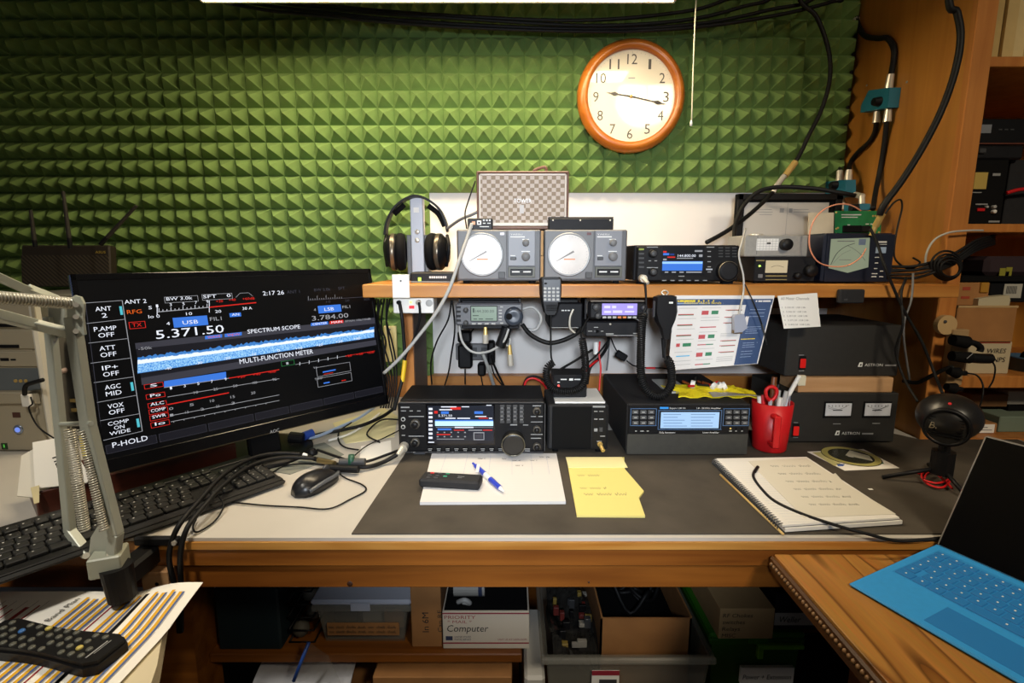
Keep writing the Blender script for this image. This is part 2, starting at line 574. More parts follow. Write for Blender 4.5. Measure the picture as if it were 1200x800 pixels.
part('cord', t, lambda b: (b.tube([V((p0.x + .003, 1.40, 2.45)), p0, p1], .0016, CREAM, 6), ))
part('end_bead', t, lambda b: b.lathe([(0, -.008), (.003, -.007), (.0035, 0), (.002, .006), (0, .008)], P(810, 144, Y=1.40), (0, 0, 1), 10, WHT))

# ------------------------------------------------------------------ clock
CY = 1.642
c = P(741, 111, Y=1.612)
t = thing('wall_clock', 'round oak wall clock with cream face reading 9:17', 'clock', (c.x, CY, c.z - .16))
OAK = wood('clock oak', '9a4e12', 'c97a2a', 0, 9, 6, rough=.28)
f = Face((c.x, CY, c.z))
def ring(b):
    ro, ri = .1615, .131
    pr = [(ri, .012), (ri, .026), (ri + .004, .031), (ri + .012, .033), (ri + .020, .030), (ro - .002, .018), (ro, .008), (ro - .003, 0), (.02, 0)]
    b.lathe(pr, (0, 0, 0), (0, 0, 1), 56, OAK)
part('frame', t, ring, f.M)
CFACE = mat('clock dial', 'd6cdb6', .35, coat=.6)
part('dial', t, lambda b: b.lathe([(.132, .0125), (0, .0125)], (0, 0, 0), (0, 0, 1), 48, CFACE, False), f.M)
CIN = mat('clock numerals', '4a4640', .5)
for h in range(1, 13):
    a = R(90 - 30 * h)
    wd = .0155 if h < 10 else .027
    if h == 1: wd = .0075
    x, y = .105 * math.cos(a), .105 * math.sin(a)
    part('numeral', t, lambda b: b.text(str(h), x - wd * .55, y - .015, wd * 1.1, .030, .0132, CIN), f.M)
def marks(b):
    for i in range(60):
        a = R(6 * i); r0 = .122 if i % 5 else .119
        u_ = V((math.cos(a), math.sin(a), 0)); n_ = V((-u_.y, u_.x, 0)) * .0004
        b.add([u_ * r0 - n_ + V((0, 0, .0131)), u_ * .125 - n_ + V((0, 0, .0131)), u_ * .125 + n_ + V((0, 0, .0131)), u_ * r0 + n_ + V((0, 0, .0131))], [(0, 1, 2, 3)], PINK)
    b.box(-.010, .010, .050, .0535, .0129, .0131, PINK)
tag(part('minute_marks', t, marks, f.M), kind='stuff')
HND = mat('clock hands', '2b241d', .4)
def hand(ang, L_, sp):
    def g(b):
        u_ = V((math.cos(ang), math.sin(ang), 0)); n_ = V((-u_.y, u_.x, 0)); z = V((0, 0, .016))
        pts = [(-.012, .0012), (sp - .012, .0012), (sp, .0055), (sp + .012, .001), (L_, .0003)]
        vs_ = [u_ * a + n_ * w_ + z for a, w_ in pts] + [u_ * a - n_ * w_ + z for a, w_ in pts[::-1]]
        b.add(vs_, [tuple(range(len(vs_)))[::-1]], HND)
        b.add([p - V((0, 0, .001)) for p in vs_], [tuple(range(len(vs_)))], HND)
    return g
part('hour_hand', t, hand(R(90 - (9 + 17 / 60) * 30), .075, .050), f.M)
part('minute_hand', t, hand(R(90 - 17 * 6), .107, .082), f.M)
part('hub', t, lambda b: b.lathe([(.004, .013), (.004, .018), (0, .0185)], (0, 0, 0), (0, 0, 1), 12, GOLD), f.M)
# ================================================================== things on the long shelf
def bars(f, b, m, lst, d=.0006):
    """flat printed bars too small to read: (u0, v0, u1, v1)"""
    for q in lst: f.rect(b, *q, d - .0004, d, m)

# ---- antenna rotator controllers
RCASE = mat('rotator case', '56575a', .5, noise=.05, scale=60)
RPAN = mat('rotator panel', '7a7c82', .45)
DIAL = mat('dial map glass', 'cfc9c2', .32, noise=.12, scale=18)
def rotator(du, label):
    Y = 1.24
    f = FY(Y)
    q0, q1 = f.px(536 + du, 329), f.px(634 + du, 269)
    zb = SHT
    t = thing('rotator_controller', label, 'controller', ((q0[0] + q1[0]) / 2, Y + .095, zb), 'antenna rotator controllers')
    X = lambda u: u + du
    c = part('case', t, lambda b: b.box(q0[0], q1[0], q0[1], q1[1], -.185, 0, RCASE, .003), f.M)
    for x in (q0[0] + .02, q1[0] - .02):
        for y in (Y + .02, Y + .16):
            part('foot', t, lambda b: b.cyl((x, y, zb), (x, y, q0[1] + .0005), .008, BLKM, n=10))
    part('front_plate', t, lambda b: f.rect(b, X(537), 270, X(594), 327, 0, .003, mat('rotator face', '696a6c', .5), .002), f.M)
    part('control_panel', t, lambda b: f.rect(b, X(595.5), 270, X(627), 311.5, 0, .004, RPAN, .001), f.M)
    cx, cy = f.px(X(565), 298.3); r = .0515
    part('dial_bezel', t, lambda b: b.lathe([(r, .003), (r, .007), (r - .003, .0085), (r - .005, .006)], (cx, cy, 0), (0, 0, 1), 40, mat('dial ring', '8d8f90', .35, .4)), f.M)
    part('dial', t, lambda b: b.lathe([(r - .0045, .0065), (0, .0065)], (cx, cy, 0), (0, 0, 1), 40, DIAL, False), f.M)
    def marks(b):
        bars(f, b, mat('orange print', 'd98a55', .6), [(X(559), 303, X(572), 304.4)], .0068)
        for i in range(36):
            a = R(i * 10); x, y = cx + (r - .009) * math.cos(a), cy + (r - .009) * math.sin(a)
            b.box(x - .0005, x + .0005, y - .0005, y + .0005, .0065, .0067, GRY)
    part('dial_marks', t, marks, f.M)
    def needle(b):
        (xa, ya), (xb, yb) = f.px(X(550), 306), f.px(X(570.5), 294.5)
        d = V((xb - xa, yb - ya, 0)).normalized(); n_ = V((-d.y, d.x, 0)) * .0022
        A, B = V((xa, ya, .0085)), V((xb, yb, .0085))
        b.add([A + n_ * .2, A - n_ * .2, B - n_, B + n_], [(0, 1, 2, 3)], mat('needle', '6e6760', .4))
        b.add([A + n_ * .2 - V((0, 0, .0008)), A - n_ * .2 - V((0, 0, .0008)), B - n_ - V((0, 0, .0008)), B + n_ - V((0, 0, .0008))], [(3, 2, 1, 0)], DKG)
    part('needle', t, needle, f.M)
    part('speed_knob', t, lambda b: f.knob(b, X(616), 284.5, 4, .004, .018, GRY), f.M)
    part('preset_knob', t, lambda b: f.knob(b, X(616), 300.5, 5, .004, .018, GRY), f.M)
    part('push_button', t, lambda b: f.rect(b, X(598), 301, X(605), 304.5, .004, .008, DKG, .001), f.M)
    part('power_switch', t, lambda b: f.rect(b, X(584), 318.5, X(592), 326, .003, .007, DKG, .001), f.M)
    part('overlap_lamp', t, lambda b: f.rect(b, X(586), 272.5, X(591), 275.5, .003, .005, mat('dark red lens', '5a2a28', .3)), f.M)
    part('rocker_frame', t, lambda b: f.rect(b, X(595.5), 312.5, X(627), 325, 0, .005, mat('olive grey', '55564d', .5), .001), f.M)
    part('rocker_switch', t, lambda b: (f.rect(b, X(598), 315, X(624), 322.5, .005, .008, BLK, .001), bars(f, b, INK, [(X(600), 317.5, X(609), 319), (X(613), 317.5, X(622), 319)], .0084)), f.M)
    part('lettering', t, lambda b: (bars(f, b, INK, [(X(612), 280, X(620), 281), (X(611), 294, X(621), 295), (X(598), 299, X(604), 300)], .0045),
                                    f.t(b, 'YAESU', X(598), 275.5, X(612), 275.5, 1.8, INK, .0045), bars(f, b, INK, [(X(598), 276.8, X(615), 278.2)], .0045)), f.M)
rotator(0, 'grey rotator controller with round dial next to the headphones')
rotator(101.5, 'grey rotator controller with round dial beside the shelf radio')
ZR = FY(1.24).px(600, 269)[1]              # top of the controllers
b = MB(); f = FY(1.245); b.M = f.M
f.rect(b, 630.5, 270.5, 636.8, 299, -.01, 0, mat('tan wood strip', 'b08a5c', .7, noise=.1, scale=30), .0008)
f.rect(b, 630.5, 299.6, 636.8, 328, -.01, 0, mat('tan wood strip', 'b08a5c'), .0008)
b.build('wood_shim', label='narrow tan wood shim standing between the rotator controllers', cat='wood strip')

# ---- vintage speaker
Y = 1.30
f = FY(Y)
(x0, z0), (x1, z1) = f.px(559, 263.5), f.px(667, 200.5)
z0 = ZR + .004
t = thing('vintage_speaker', 'vintage brown speaker with woven checkered grille on the rotator controllers', 'speaker', ((x0 + x1) / 2, Y + .05, ZR))
LEA = mat('brown leatherette', '6e4a38', .5, noise=.15, scale=80, bump=.2)
def cab(b):
    b.box(x0, x1, z0, z1, -.11, -.006, LEA, .006)
    for a in ((x0, x1, z1 - .005, z1), (x0, x1, z0, z0 + .007), (x0, x0 + .006, z0, z1), (x1 - .006, x1, z0, z1)):
        b.box(*a, -.008, .003, LEA, .002)
part('cabinet', t, cab, f.M)
def trim(b):
    a0, a1, c0, c1 = x0 + .006, x1 - .006, z0 + .009, z1 - .006
    W_ = mat('cream trim', 'e7dccb', .5)
    for q in ((a0, a1, c1 - .003, c1), (a0, a1, c0, c0 + .007), (a0, a0 + .003, c0, c1), (a1 - .003, a1, c0, c1)):
        b.box(*q, -.006, .0005, W_)
part('trim', t, trim, f.M)
m = bpy.data.materials.new('woven grille'); m.use_nodes = True
N, L = m.node_tree.nodes, m.node_tree.links
ck = N.new('ShaderNodeTexChecker'); ck.inputs['Scale'].default_value = 1
ck.inputs['Color1'].default_value = (*lin('cdbeb2'), 1); ck.inputs['Color2'].default_value = (*lin('9c8975'), 1)
tc = N.new('ShaderNodeTexCoord'); mp = N.new('ShaderNodeMapping'); mp.inputs['Scale'].default_value = (94, 1, 104)
mp.inputs['Location'].default_value = (.3, .5, .2)
L.new(tc.outputs['Object'], mp.inputs[0]); L.new(mp.outputs[0], ck.inputs[0]); L.new(ck.outputs[0], N['Principled BSDF'].inputs[0]); N['Principled BSDF'].inputs['Roughness'].default_value = .9
part('grille_cloth', t, lambda b: b.box(x0 + .008, x1 - .008, z0 + .012, z1 - .008, -.008, -.003, m), f.M)
part('badge', t, lambda b: (f.t(b, 'TOWER', 602, 237.5, 623, 237.5, 5, mat('badge white', 'ffffff', .4), .001), b.box(f.px(609, 240)[0], f.px(614, 240)[0], f.px(610, 250)[1], f.px(610, 240)[1], -.003, -.002, mat('badge grey', 'c9c2bd', .5))), f.M)
part('carry_handle', t, lambda b: b.tube([P(625, 200.5, Y=1.35), P(631, 197.5, Y=1.35), P(639, 196, Y=1.35), P(640, 201, Y=1.35)], .004, LEA))
for x in (x0 + .02, x1 - .02):
    part('foot', t, lambda b: b.box(x - .01, x + .01, Y + .005, Y + .1, ZR, z0 + .001, BLKM))

# ---- small device and black bar on top of the controllers
f = FY(1.255)
t = thing('control_box', 'small black control box on the rotator controller by the headphones', 'device', P(561, 268, Y=1.27))
z_ = f.px(561, 255.5)[1]
def _cb(b):
    (xa, _), (xb, _) = f.px(548, 262), f.px(577, 262)
    b.box(xa, xb, ZR, z_, -.05, 0, BLK, .002)
part('case', t, _cb, f.M)
part('buttons', t, lambda b: (f.rect(b, 553, 259.5, 557, 263.5, 0, .003, mat('orange button', 'd08a58', .4), .0005), f.rect(b, 559, 258.5, 564, 263.5, 0, .002, WHT, .0005), f.rect(b, 560.5, 260, 562.5, 262, .002, .003, BLK)), f.M)
part('lettering', t, lambda b: bars(f, b, INK, [(566, 257, 568, 259), (569.5, 257, 571.5, 259), (573, 257, 575, 259), (566, 261, 569, 262), (571, 261, 575, 262), (562, 265, 573, 266)], .0005), f.M)
t = thing('heat_sink_bar', 'flat black finned box on the rotator controller beside the shelf radio', 'box', P(681, 268, Y=1.3))
f = FY(1.26)
(xa, _), (xb, _) = f.px(643, 262), f.px(719, 262)
zt = f.px(681, 255.5)[1]
part('body', t, lambda b: b.box(xa, xb, ZR, zt, -.034, 0, BLK2, .002), f.M)
for i in range(3):
    part('fin', t, lambda b: b.box(xa, xb, zt, zt + .003, -.031 + i * .012, -.028 + i * .012, BLK2), f.M)
for u in (648, 680, 715):
    part('screw', t, lambda b: f.knob(b, u, 258, 1, 0, .0012, CHROME, 8), f.M)

# ---- headphones on their charging stand
Y = 1.43
t = thing('headphone_stand', 'silver upright headphone charging stand on a dark base', 'headphone stand', (P(489, 320, Y=Y).x, Y, SHT))
f = FY(Y)
(xa, _), (xb, _) = f.px(481.5, 280), f.px(496.5, 280)
zt = f.px(489, 231)[1]
part('upright', t, lambda b: b.box(xa, xb, SHT + .01, zt, -.03, 0, SILVER, .002), f.M)
part('side_cheek', t, lambda b: b.box(f.px(476.5, 300)[0], xa, SHT + .01, f.px(480, 275)[1], -.05, -.006, GRY, .002), f.M)
part('side_cheek', t, lambda b: b.box(xb, f.px(502, 300)[0], SHT + .01, f.px(480, 275)[1], -.05, -.006, GRY, .002), f.M)
part('base', t, lambda b: b.box(xa - .04, xb + .04, SHT, SHT + .012, -.07, .03, DKG, .004), f.M)
part('button', t, lambda b: f.knob(b, 489, 271.5, 2.8, 0, .004, CHROME, 14), f.M)
part('button', t, lambda b: f.knob(b, 489, 281.5, 2.8, 0, .004, CHROME, 14), f.M)
part('logo', t, lambda b: f.rect(b, 484.5, 243, 491, 249, 0, .0005, INK), f.M)
t = thing('headphones', 'black over-ear headphones hanging on the silver stand', 'headphones', (P(489, 320, Y=Y).x, Y, SHT))
arc = [(453, 276), (455, 262), (462, 247), (474, 236), (488, 231.2), (502, 236), (514, 246), (521, 260), (523.5, 272)]
pts = smooth_path([P(u, v, Y=Y - .012) for u, v in arc], 5)
def band(b):
    n = len(pts); vs_, fs_ = [], []
    ctr = P(488, 290, Y=Y - .012)
    for p in pts:
        d = (p - ctr).normalized()
        for o_ in ((0, -.014), (.006, -.014), (.006, .014), (0, .014)):
            vs_.append(p + d * o_[0] + V((0, o_[1], 0)))
    for i in range(n - 1):
        for k in range(4):
            fs_.append((i * 4 + k, i * 4 + (k + 1) % 4, i * 4 + 4 + (k + 1) % 4, i * 4 + 4 + k))
    fs_ += [(0, 1, 2, 3), tuple((n - 1) * 4 + k for k in (3, 2, 1, 0))]
    b.add(vs_, fs_, BLK, False)
part('headband', t, band)
part('headband_pad', t, lambda b: b.tube([P(u, v + 4, Y=Y - .012) for u, v in arc[2:4]], .007, BLKM))
part('headband_pad', t, lambda b: b.tube([P(u, v + 5, Y=Y - .012) for u, v in arc[5:8]], .007, BLKM))
GREY_E = mat('bronze earcup trim', '6c6355', .3, .6)
for sgn, uo, ui in ((-1, 451, 476), (1, 526, 501)):
    o_ = P((uo + ui) / 2, 295, Y=Y - .012); ax = V((-sgn, .12, 0))
    wid = abs(P(uo, 295, Y=Y).x - P(ui, 295, Y=Y).x)
    h_ = wid / 2
    c = part('earcup', t, lambda b: b.lathe([(0, -h_), (.030, -h_ + .002), (.044, -h_ + .014), (.049, -h_ * .2), (.049, .004), (0, .004)], o_, ax, 26, BLK))
    part('ear_pad', c, lambda b: b.lathe([(.044, .004), (.050, .008), (.051, h_ * .6), (.046, h_ - .003), (.030, h_), (.02, .006)], o_, ax, 26, BLKM))
    part('cup_trim', c, lambda b: b.lathe([(.0492, -h_ * .35), (.0497, -h_ * .3), (.0497, -h_ * .02), (.0492, 0)], o_, ax, 26, GREY_E))
    ar = [P(uo + (-sgn) * 2, 276, Y=Y - .012), P(uo, 290, Y=Y - .035), P(uo - sgn * 3, 312, Y=Y - .02)]
    part('yoke', t, lambda b: b.tube(ar, .005, BLK))

# ---- flat box with a green lamp
t = thing('transmitter_box', 'flat black box with a green lamp in front of the headphones', 'device', (P(506, 333, Y=1.30).x, 1.34, SHT))
f = FY(1.29)
(xa, _), (xb, _) = f.px(481, 325), f.px(533, 325)
part('case', t, lambda b: b.box(xa, xb, SHT + .002, f.px(505, 319)[1], -.09, 0, BLK, .003), f.M)
part('green_lamp', t, lambda b: f.rect(b, 490, 325, 493.5, 329, 0, .001, em('green lamp', 'c8ff50', 2)), f.M)
part('lettering', t, lambda b: bars(f, b, INK, [(503 + i * 2.6, 323.5, 505 + i * 2.6, 326) for i in range(8)], .0005), f.M)
part('rim', t, lambda b: b.box(xa, xb, SHT, SHT + .004, -.092, .003, GRY, .001), f.M)
# folded white card under the shelf edge
t = thing('white_plate', 'small white plate screwed to the shelf edge under the headphones', 'plate', P(470, 350, Y=1.197))
f = FY(1.1985)
part('plate', t, lambda b: f.rect(b, 460, 321.5, 480, 349, 0, .003, WHT, .001), f.M)
part('screw', t, lambda b: f.knob(b, 470, 329, 1.1, .003, .0042, DKG, 8), f.M)

# ---- shelf radio (wide, with colour screen)
Y = 1.222
f = FY(Y)
t = thing('shelf_radio', 'black transceiver with blue spectrum screen standing on the shelf', 'radio', P(806, 333, Y=1.3))
(xa, za), (xb, zb) = f.px(745, 331), f.px(868, 287.5)
part('cabinet', t, lambda b: b.box(xa - .004, xb - .004, SHT + .008, zb + .001, -.22, -.012, BLK2, .002), f.M)
part('front_panel', t, lambda b: b.box(xa, xb, SHT + .006, zb, -.012, 0, BLK, .004), f.M)
for x in (xa + .02, xb - .02):
    part('foot', t, lambda b: b.box(x - .012, x + .012, SHT, SHT + .0085, -.03, -.01, BLKM), f.M)
SCR = em('radio screen black', '0b1018', .6)
def rscr(b):
    f.rect(b, 775, 288.5, 824, 322, 0, .001, SCR)
part('screen', t, rscr, f.M)
BLUE_E = em('screen blue', '3c78dc', 1.0); SKY_E = em('screen pale blue', '9fd0ff', 1.0); WHT_E = em('screen white', 'eef3ff', 1.0)
RED_E = em('screen red', 'e02820', .9); DBL_E = em('screen dark blue', '20408c', .8); ORG_E = em('screen orange', 'e8641e', .9)
GRY_E = em('screen grey', '4a4a55', .6); DGY_E = em('screen charcoal', '22222a', .6); CYN_E = em('screen cyan', '58c8d8', .9); LG_E = em('screen light grey', 'a8aab0', .8)
def rsc2(b):
    d = .0014
    f.rect(b, 776, 306, 823, 317, .001, d, BLUE_E)
    f.rect(b, 776, 306.5, 823, 309, d, d + .0002, SKY_E)
    f.rect(b, 777, 296.5, 784, 299, .001, d, BLUE_E); f.rect(b, 777, 294, 781, 296, .001, d, RED_E)
    f.rect(b, 785, 297, 790, 299, .001, d, DBL_E)
    f.t(b, '144.800.00', 794, 301, 815, 301, 3.2, WHT_E, .0016)
    bars(f, b, LG_E, [(814, 293, 823, 295), (793, 302, 812, 303), (777, 303, 781, 305), (819, 298, 823, 301), (779, 318, 783, 319.5), (787, 318, 792, 319.5), (796, 318, 801, 319.5), (804, 318, 822, 319.5)], .0014)
    bars(f, b, RED_E, [(782, 300.5, 791, 302)], .0014)
part('screen_content', t, rsc2, f.M)
part('tuning_knob', t, lambda b: (f.knob(b, 850, 317.5, 11.5, 0, .022, BLK, 32, .92), f.knob(b, 850, 317.5, 9.5, .022, .0225, BLK2, 32)), f.M)
part('knob_ring', t, lambda b: b.lathe([(.0222, .016), (.0232, .018), (.0232, .0195), (.0215, .0205)], (*f.px(850, 317.5), 0), (0, 0, 1), 32, mat('pale gold ring', '7c7767', .35, .5)), f.M)
part('finger_line', t, lambda b: b.box(f.px(842, 0)[0], f.px(850, 0)[0], f.px(846, 316)[1], f.px(846, 314.5)[1], .0225, .0228, SILVER), f.M)
for v in (297, 318.5):
    part('volume_knob', t, lambda b: (f.knob(b, 764.5, v, 5, 0, .010, BLK, 20), f.knob(b, 764.5, v, 3.4, .010, .017, DKG, 20)), f.M)
for i in range(5):
    part('key', t, lambda b: f.rect(b, 748.5, 291 + i * 5.2, 754.5, 293 + i * 5.2, 0, .002, DKG if i else mat('lit power key', '8a9a3a', .4), .0004), f.M)
for r_ in range(4):
    for c_ in range(3):
        part('key', t, lambda b: f.rect(b, 842 + c_ * 8, 289.5 + r_ * 3.4, 847 + c_ * 8, 291 + r_ * 3.4, 0, .0015, DKG, .0003), f.M)
part('lettering', t, lambda b: bars(f, b, PINK, [(776 + i * 9.5, 328, 781 + i * 9.5, 329) for i in range(6)] + [(758, 289, 771, 290), (760, 305, 763, 306), (767, 305, 770, 306), (758, 313, 771, 314), (828, 289, 837, 290), (795, 323, 802, 324)] + [(829, 294 + i * 6, 833, 295 + i * 6) for i in range(5)], .0005), f.M)
part('mic_plug', t, lambda b: (b.cyl((*f.px(752, 326), 0), (*f.px(752, 326), .02), .009, CHROME), b.cyl((*f.px(752, 326), .02), (f.px(755, 326)[0], f.px(752, 331)[1], .035), .006, CHROME, .004)), f.M)

# ---- silver box, black meter box
f = FY(1.26)
t = thing('meter_box', 'black power meter box with cream dial on the shelf', 'meter', P(919, 333, Y=1.33))
(xa, za), (xb, zb) = f.px(883, 331), f.px(957, 300.5)
part('case', t, lambda b: b.box(xa, xb, SHT + .004, zb, -.18, 0, BLK2, .002), f.M)
part('meter_window', t, lambda b: f.rect(b, 897, 305, 922.5, 319.5, 0, .002, em('lit meter cream', 'f3deb4', .55), .0005), f.M)
part('needle', t, lambda b: (b.tube([V((*f.px(903, 313), .0025)), V((*f.px(910, 311), .0025)), V((*f.px(918, 313), .0025))], .0005, DKG, 4), ), f.M)
part('knob', t, lambda b: f.knob(b, 948, 317, 7, 0, .018, BLK, 22), f.M)
part('knob', t, lambda b: f.knob(b, 933, 323, 3.8, 0, .014, BLK, 18), f.M)
part('green_lamp', t, lambda b: f.knob(b, 890, 311.5, 1.1, 0, .002, em('green led', 'b4ff5a', 3), 8), f.M)
part('push_button', t, lambda b: f.rect(b, 888, 321, 893, 325.5, 0, .004, GRY, .001), f.M)
part('lettering', t, lambda b: bars(f, b, mat('gold print', '8a7b4a', .6), [(886, 304.5, 896, 305.8), (897, 322.5, 922, 324), (897, 327, 922, 328)], .0005), f.M)
for x in (xa + .015, xb - .015):
    part('foot', t, lambda b: b.cyl((x, 1.28, SHT), (x, 1.28, SHT + .0045), .007, BLKM, n=10))
f = FY(1.262)
t = thing('silver_box', 'bare aluminium box with a black knob resting on the meter box', 'device', P(905, 300, Y=1.33))
zq = FY(1.26).px(919, 300.5)[1]
(xa, _), (xb, zt) = f.px(872, 298), f.px(948, 275.5)
part('case', t, lambda b: b.box(xa, xb, zq, zt, -.10, 0, ALU, .002), f.M)
part('knob', t, lambda b: (f.knob(b, 919.5, 286.5, 6.8, 0, .016, BLK, 20), ), f.M)
part('label_plate', t, lambda b: f.rect(b, 886.5, 279.5, 912, 293.5, 0, .0008, WHT), f.M)
part('lettering', t, lambda b: (bars(f, b, MARK, [(898.5, 284, 903, 286)], .001), bars(f, b, LGR, [(887 + i * 3.6, 280, 887.3 + i * 3.6, 293) for i in range(7)] + [(887, 282.5 + i * 3, 911.5, 282.8 + i * 3) for i in range(4)], .0009)), f.M)
part('seam', t, lambda b: f.rect(b, 887, 275.6, 887.6, 298, 0, .0006, GRY), f.M)

# ---- navy SWR meter with cross needles
f = FY(1.25)
t = thing('cross_needle_meter', 'navy blue cross-needle meter with pale green dial on the shelf', 'meter', P(1000, 333, Y=1.33))
NAVY = mat('navy plastic', '141a2b', .4)
(xa, za), (xb, zb) = f.px(962, 331), f.px(1049, 273)
part('case', t, lambda b: b.box(xa, xb, SHT + .003, zb, -.16, -.002, NAVY, .004), f.M)
part('front_panel', t, lambda b: b.box(xa + .006, xb, SHT + .004, zb - .003, -.002, .003, NAVY, .001), f.M)
dpoly = [(973, 280), (1018, 278.5), (1016, 313), (992, 319.5), (970, 314)]
LCD = em('pale green dial', 'b9c4a4', .42)
part('dial', t, lambda b: b.prism([f.px(*q) for q in dpoly], .003, .0045, LCD), f.M)
def ndl(b):
    b.tube([V((*f.px(u, v), .0052)) for u, v in ((972, 310), (979, 297), (989, 289), (1000, 285))], .0007, DKG, 4)
    b.tube([V((*f.px(u, v), .0052)) for u, v in ((1012, 305), (1006, 297), (998, 291), (992, 288))], .0004, GRY, 4)
    b.tube([V((*f.px(u, v), .0052)) for u, v in ((974, 309), (985, 298), (995, 293))], .0003, GRY, 4)
    bars(f, b, GRY, [(980, 282, 1000, 283), (982, 304, 996, 304.6)], .0049)
part('scales', t, ndl, f.M)
part('logo', t, lambda b: f.rect(b, 1005, 280, 1013, 287, .0045, .005, mat('blue grey print', '6b7c96', .6)), f.M)
part('lettering', t, lambda b: bars(f, b, INK, [(1027, 282.5, 1038, 284.5), (1026, 286, 1038, 286.6), (1024, 301, 1029, 302), (1024, 307.5, 1028, 308.5), (1023, 314, 1027, 315), (1020, 320, 1027, 321), (1030, 317, 1034, 318), (1020, 323.5, 1026, 324.5), (1029, 323.5, 1034, 324.5)], .0035), f.M)
part('mode_display', t, lambda b: (f.rect(b, 1025, 289.5, 1037, 296.5, .003, .004, mat('pale blue print', '9fb4cf', .5))), f.M)

# ---- circuit board kit leaning on top
t = thing('circuit_board', 'green printed circuit board with edge connector on the navy meter', 'circuit board', P(1005, 277, Y=1.29))
zt = zb
Mb = Face((0, 1.275, 0), (1, 0, 0), (0, .12, 1))
PCB = mat('green circuit board', '0d7a45', .4, noise=.12, scale=60)
(xa, ya), (xb, yb) = Mb.px(978, 276), Mb.px(1033, 247)
part('board', t, lambda b: b.box(xa, xb, zt + .001, yb, -.0016, 0, PCB), Mb.M)
part('module', t, lambda b: (Mb.rect(b, 987, 264.5, 1008, 272.5, 0, .007, BLKM, .001), Mb.rect(b, 1008, 265, 1018, 272, 0, .010, BLK, .001)), Mb.M)
part('lettering', t, lambda b: bars(Mb, b, INK, [(986, 251, 1009, 252.2), (986, 254, 1005, 255), (993, 263, 996, 264), (1014, 262, 1018, 263), (1020, 262, 1024, 263)], .0006), Mb.M)
def pads(b):
    for u, v in ((980, 249), (980, 268), (982, 267), (1031, 249), (1026, 253), (1023, 253), (980, 274), (1030, 272)):
        Mb.knob(b, u, v, 1.2, 0, .0008, GOLD, 8)
part('solder_pads', t, pads, Mb.M)
b = MB(Face((0, 1.272, 0), (1, 0, 0), (0, .12, 1)).M); fb = Face((0, 1.272, 0), (1, 0, 0), (0, .12, 1))
(xa, ya), (xb2, yb) = fb.px(947, 277), fb.px(977.4, 249)
b.box(xa, xb2, zt + .001, yb, -.002, 0, mat('cream card', 'c9bda6', .8, noise=.04, scale=30))
b.build('cream_card', label='blank cream card leaning beside the green circuit board', cat='card')

# ---- black framed certificate behind
t = thing('framed_certificate', 'black frame with printed paper leaning at the back of the shelf', 'picture frame', P(925, 330, Y=1.55))
f = FY(1.55)
(xa, _), (xb, zt) = f.px(865, 230), f.px(988, 227)
part('frame', t, lambda b: (b.box(xa, xb, SHT, zt, -.02, -.004, BLKM), b.box(xa, xb, zt - .018, zt, -.004, .004, BLK, .002), b.box(xa, xa + .016, SHT, zt, -.004, .004, BLK, .002), b.box(xb - .02, xb, SHT, zt, -.004, .004, BLK, .002)), f.M)
part('paper', t, lambda b: b.box(f.px(873, 240)[0], f.px(972, 240)[0], SHT + .005, f.px(920, 237)[1], -.004, -.002, mat('grey white paper', 'bdb9b2', .8)), f.M)
part('lettering', t, lambda b: bars(f, b, PINK, [(885 , 245, 905, 245.6), (884, 248, 906, 248.6), (890, 251, 905, 251.6), (930, 245, 948, 245.6), (930, 248, 950, 248.6), (914, 244, 919, 249), (925, 244, 929, 249), (922, 238, 922.4, 275)], -.0015), f.M)
t = thing('binder_clip', 'small chrome clip lying on the aluminium box', 'clip', P(888, 275, Y=1.3))
zq = FY(1.262).px(900, 275.5)[1]
part('ring', t, lambda b: b.lathe([(.014, 0), (.017, .001), (.017, .004), (.014, .005), (.014, 0)], V((P(886, 273, Y=1.31).x, 1.31, zq)), (0, 0, 1), 20, CHROME))
part('tongue', t, lambda b: b.box(P(889, 273, Y=1.31).x, P(899, 273, Y=1.31).x, 1.305, 1.315, zq, zq + .002, CHROME))

# ================================================================== hung under the shelf
# ---- small white switch box
t = thing('switch_box', 'white switch box with red display under the shelf edge', 'device', P(485, 350, Y=1.24))
f = FY(1.235)
(xa, za), (xb, _) = f.px(461, 367), f.px(508, 355)
part('case', t, lambda b: b.box(xa, xb, za, SHB, -.06, 0, WHT, .002), f.M)
part('display', t, lambda b: f.rect(b, 479.5, 358, 485.5, 361.5, 0, .001, em('red digits', 'ff3038', 1.5)), f.M)
part('green_lamp', t, lambda b: f.knob(b, 481.5, 354, 1.4, 0, .002, em('green led', 'b4ff5a'), 10), f.M)
part('socket', t, lambda b: (f.knob(b, 468, 354, 2.5, 0, .012, BLK, 12), f.knob(b, 491, 354, 3, 0, .014, CHROME, 12)), f.M)
part('dial', t, lambda b: f.knob(b, 503, 355, 4, 0, .003, LGR, 16), f.M)

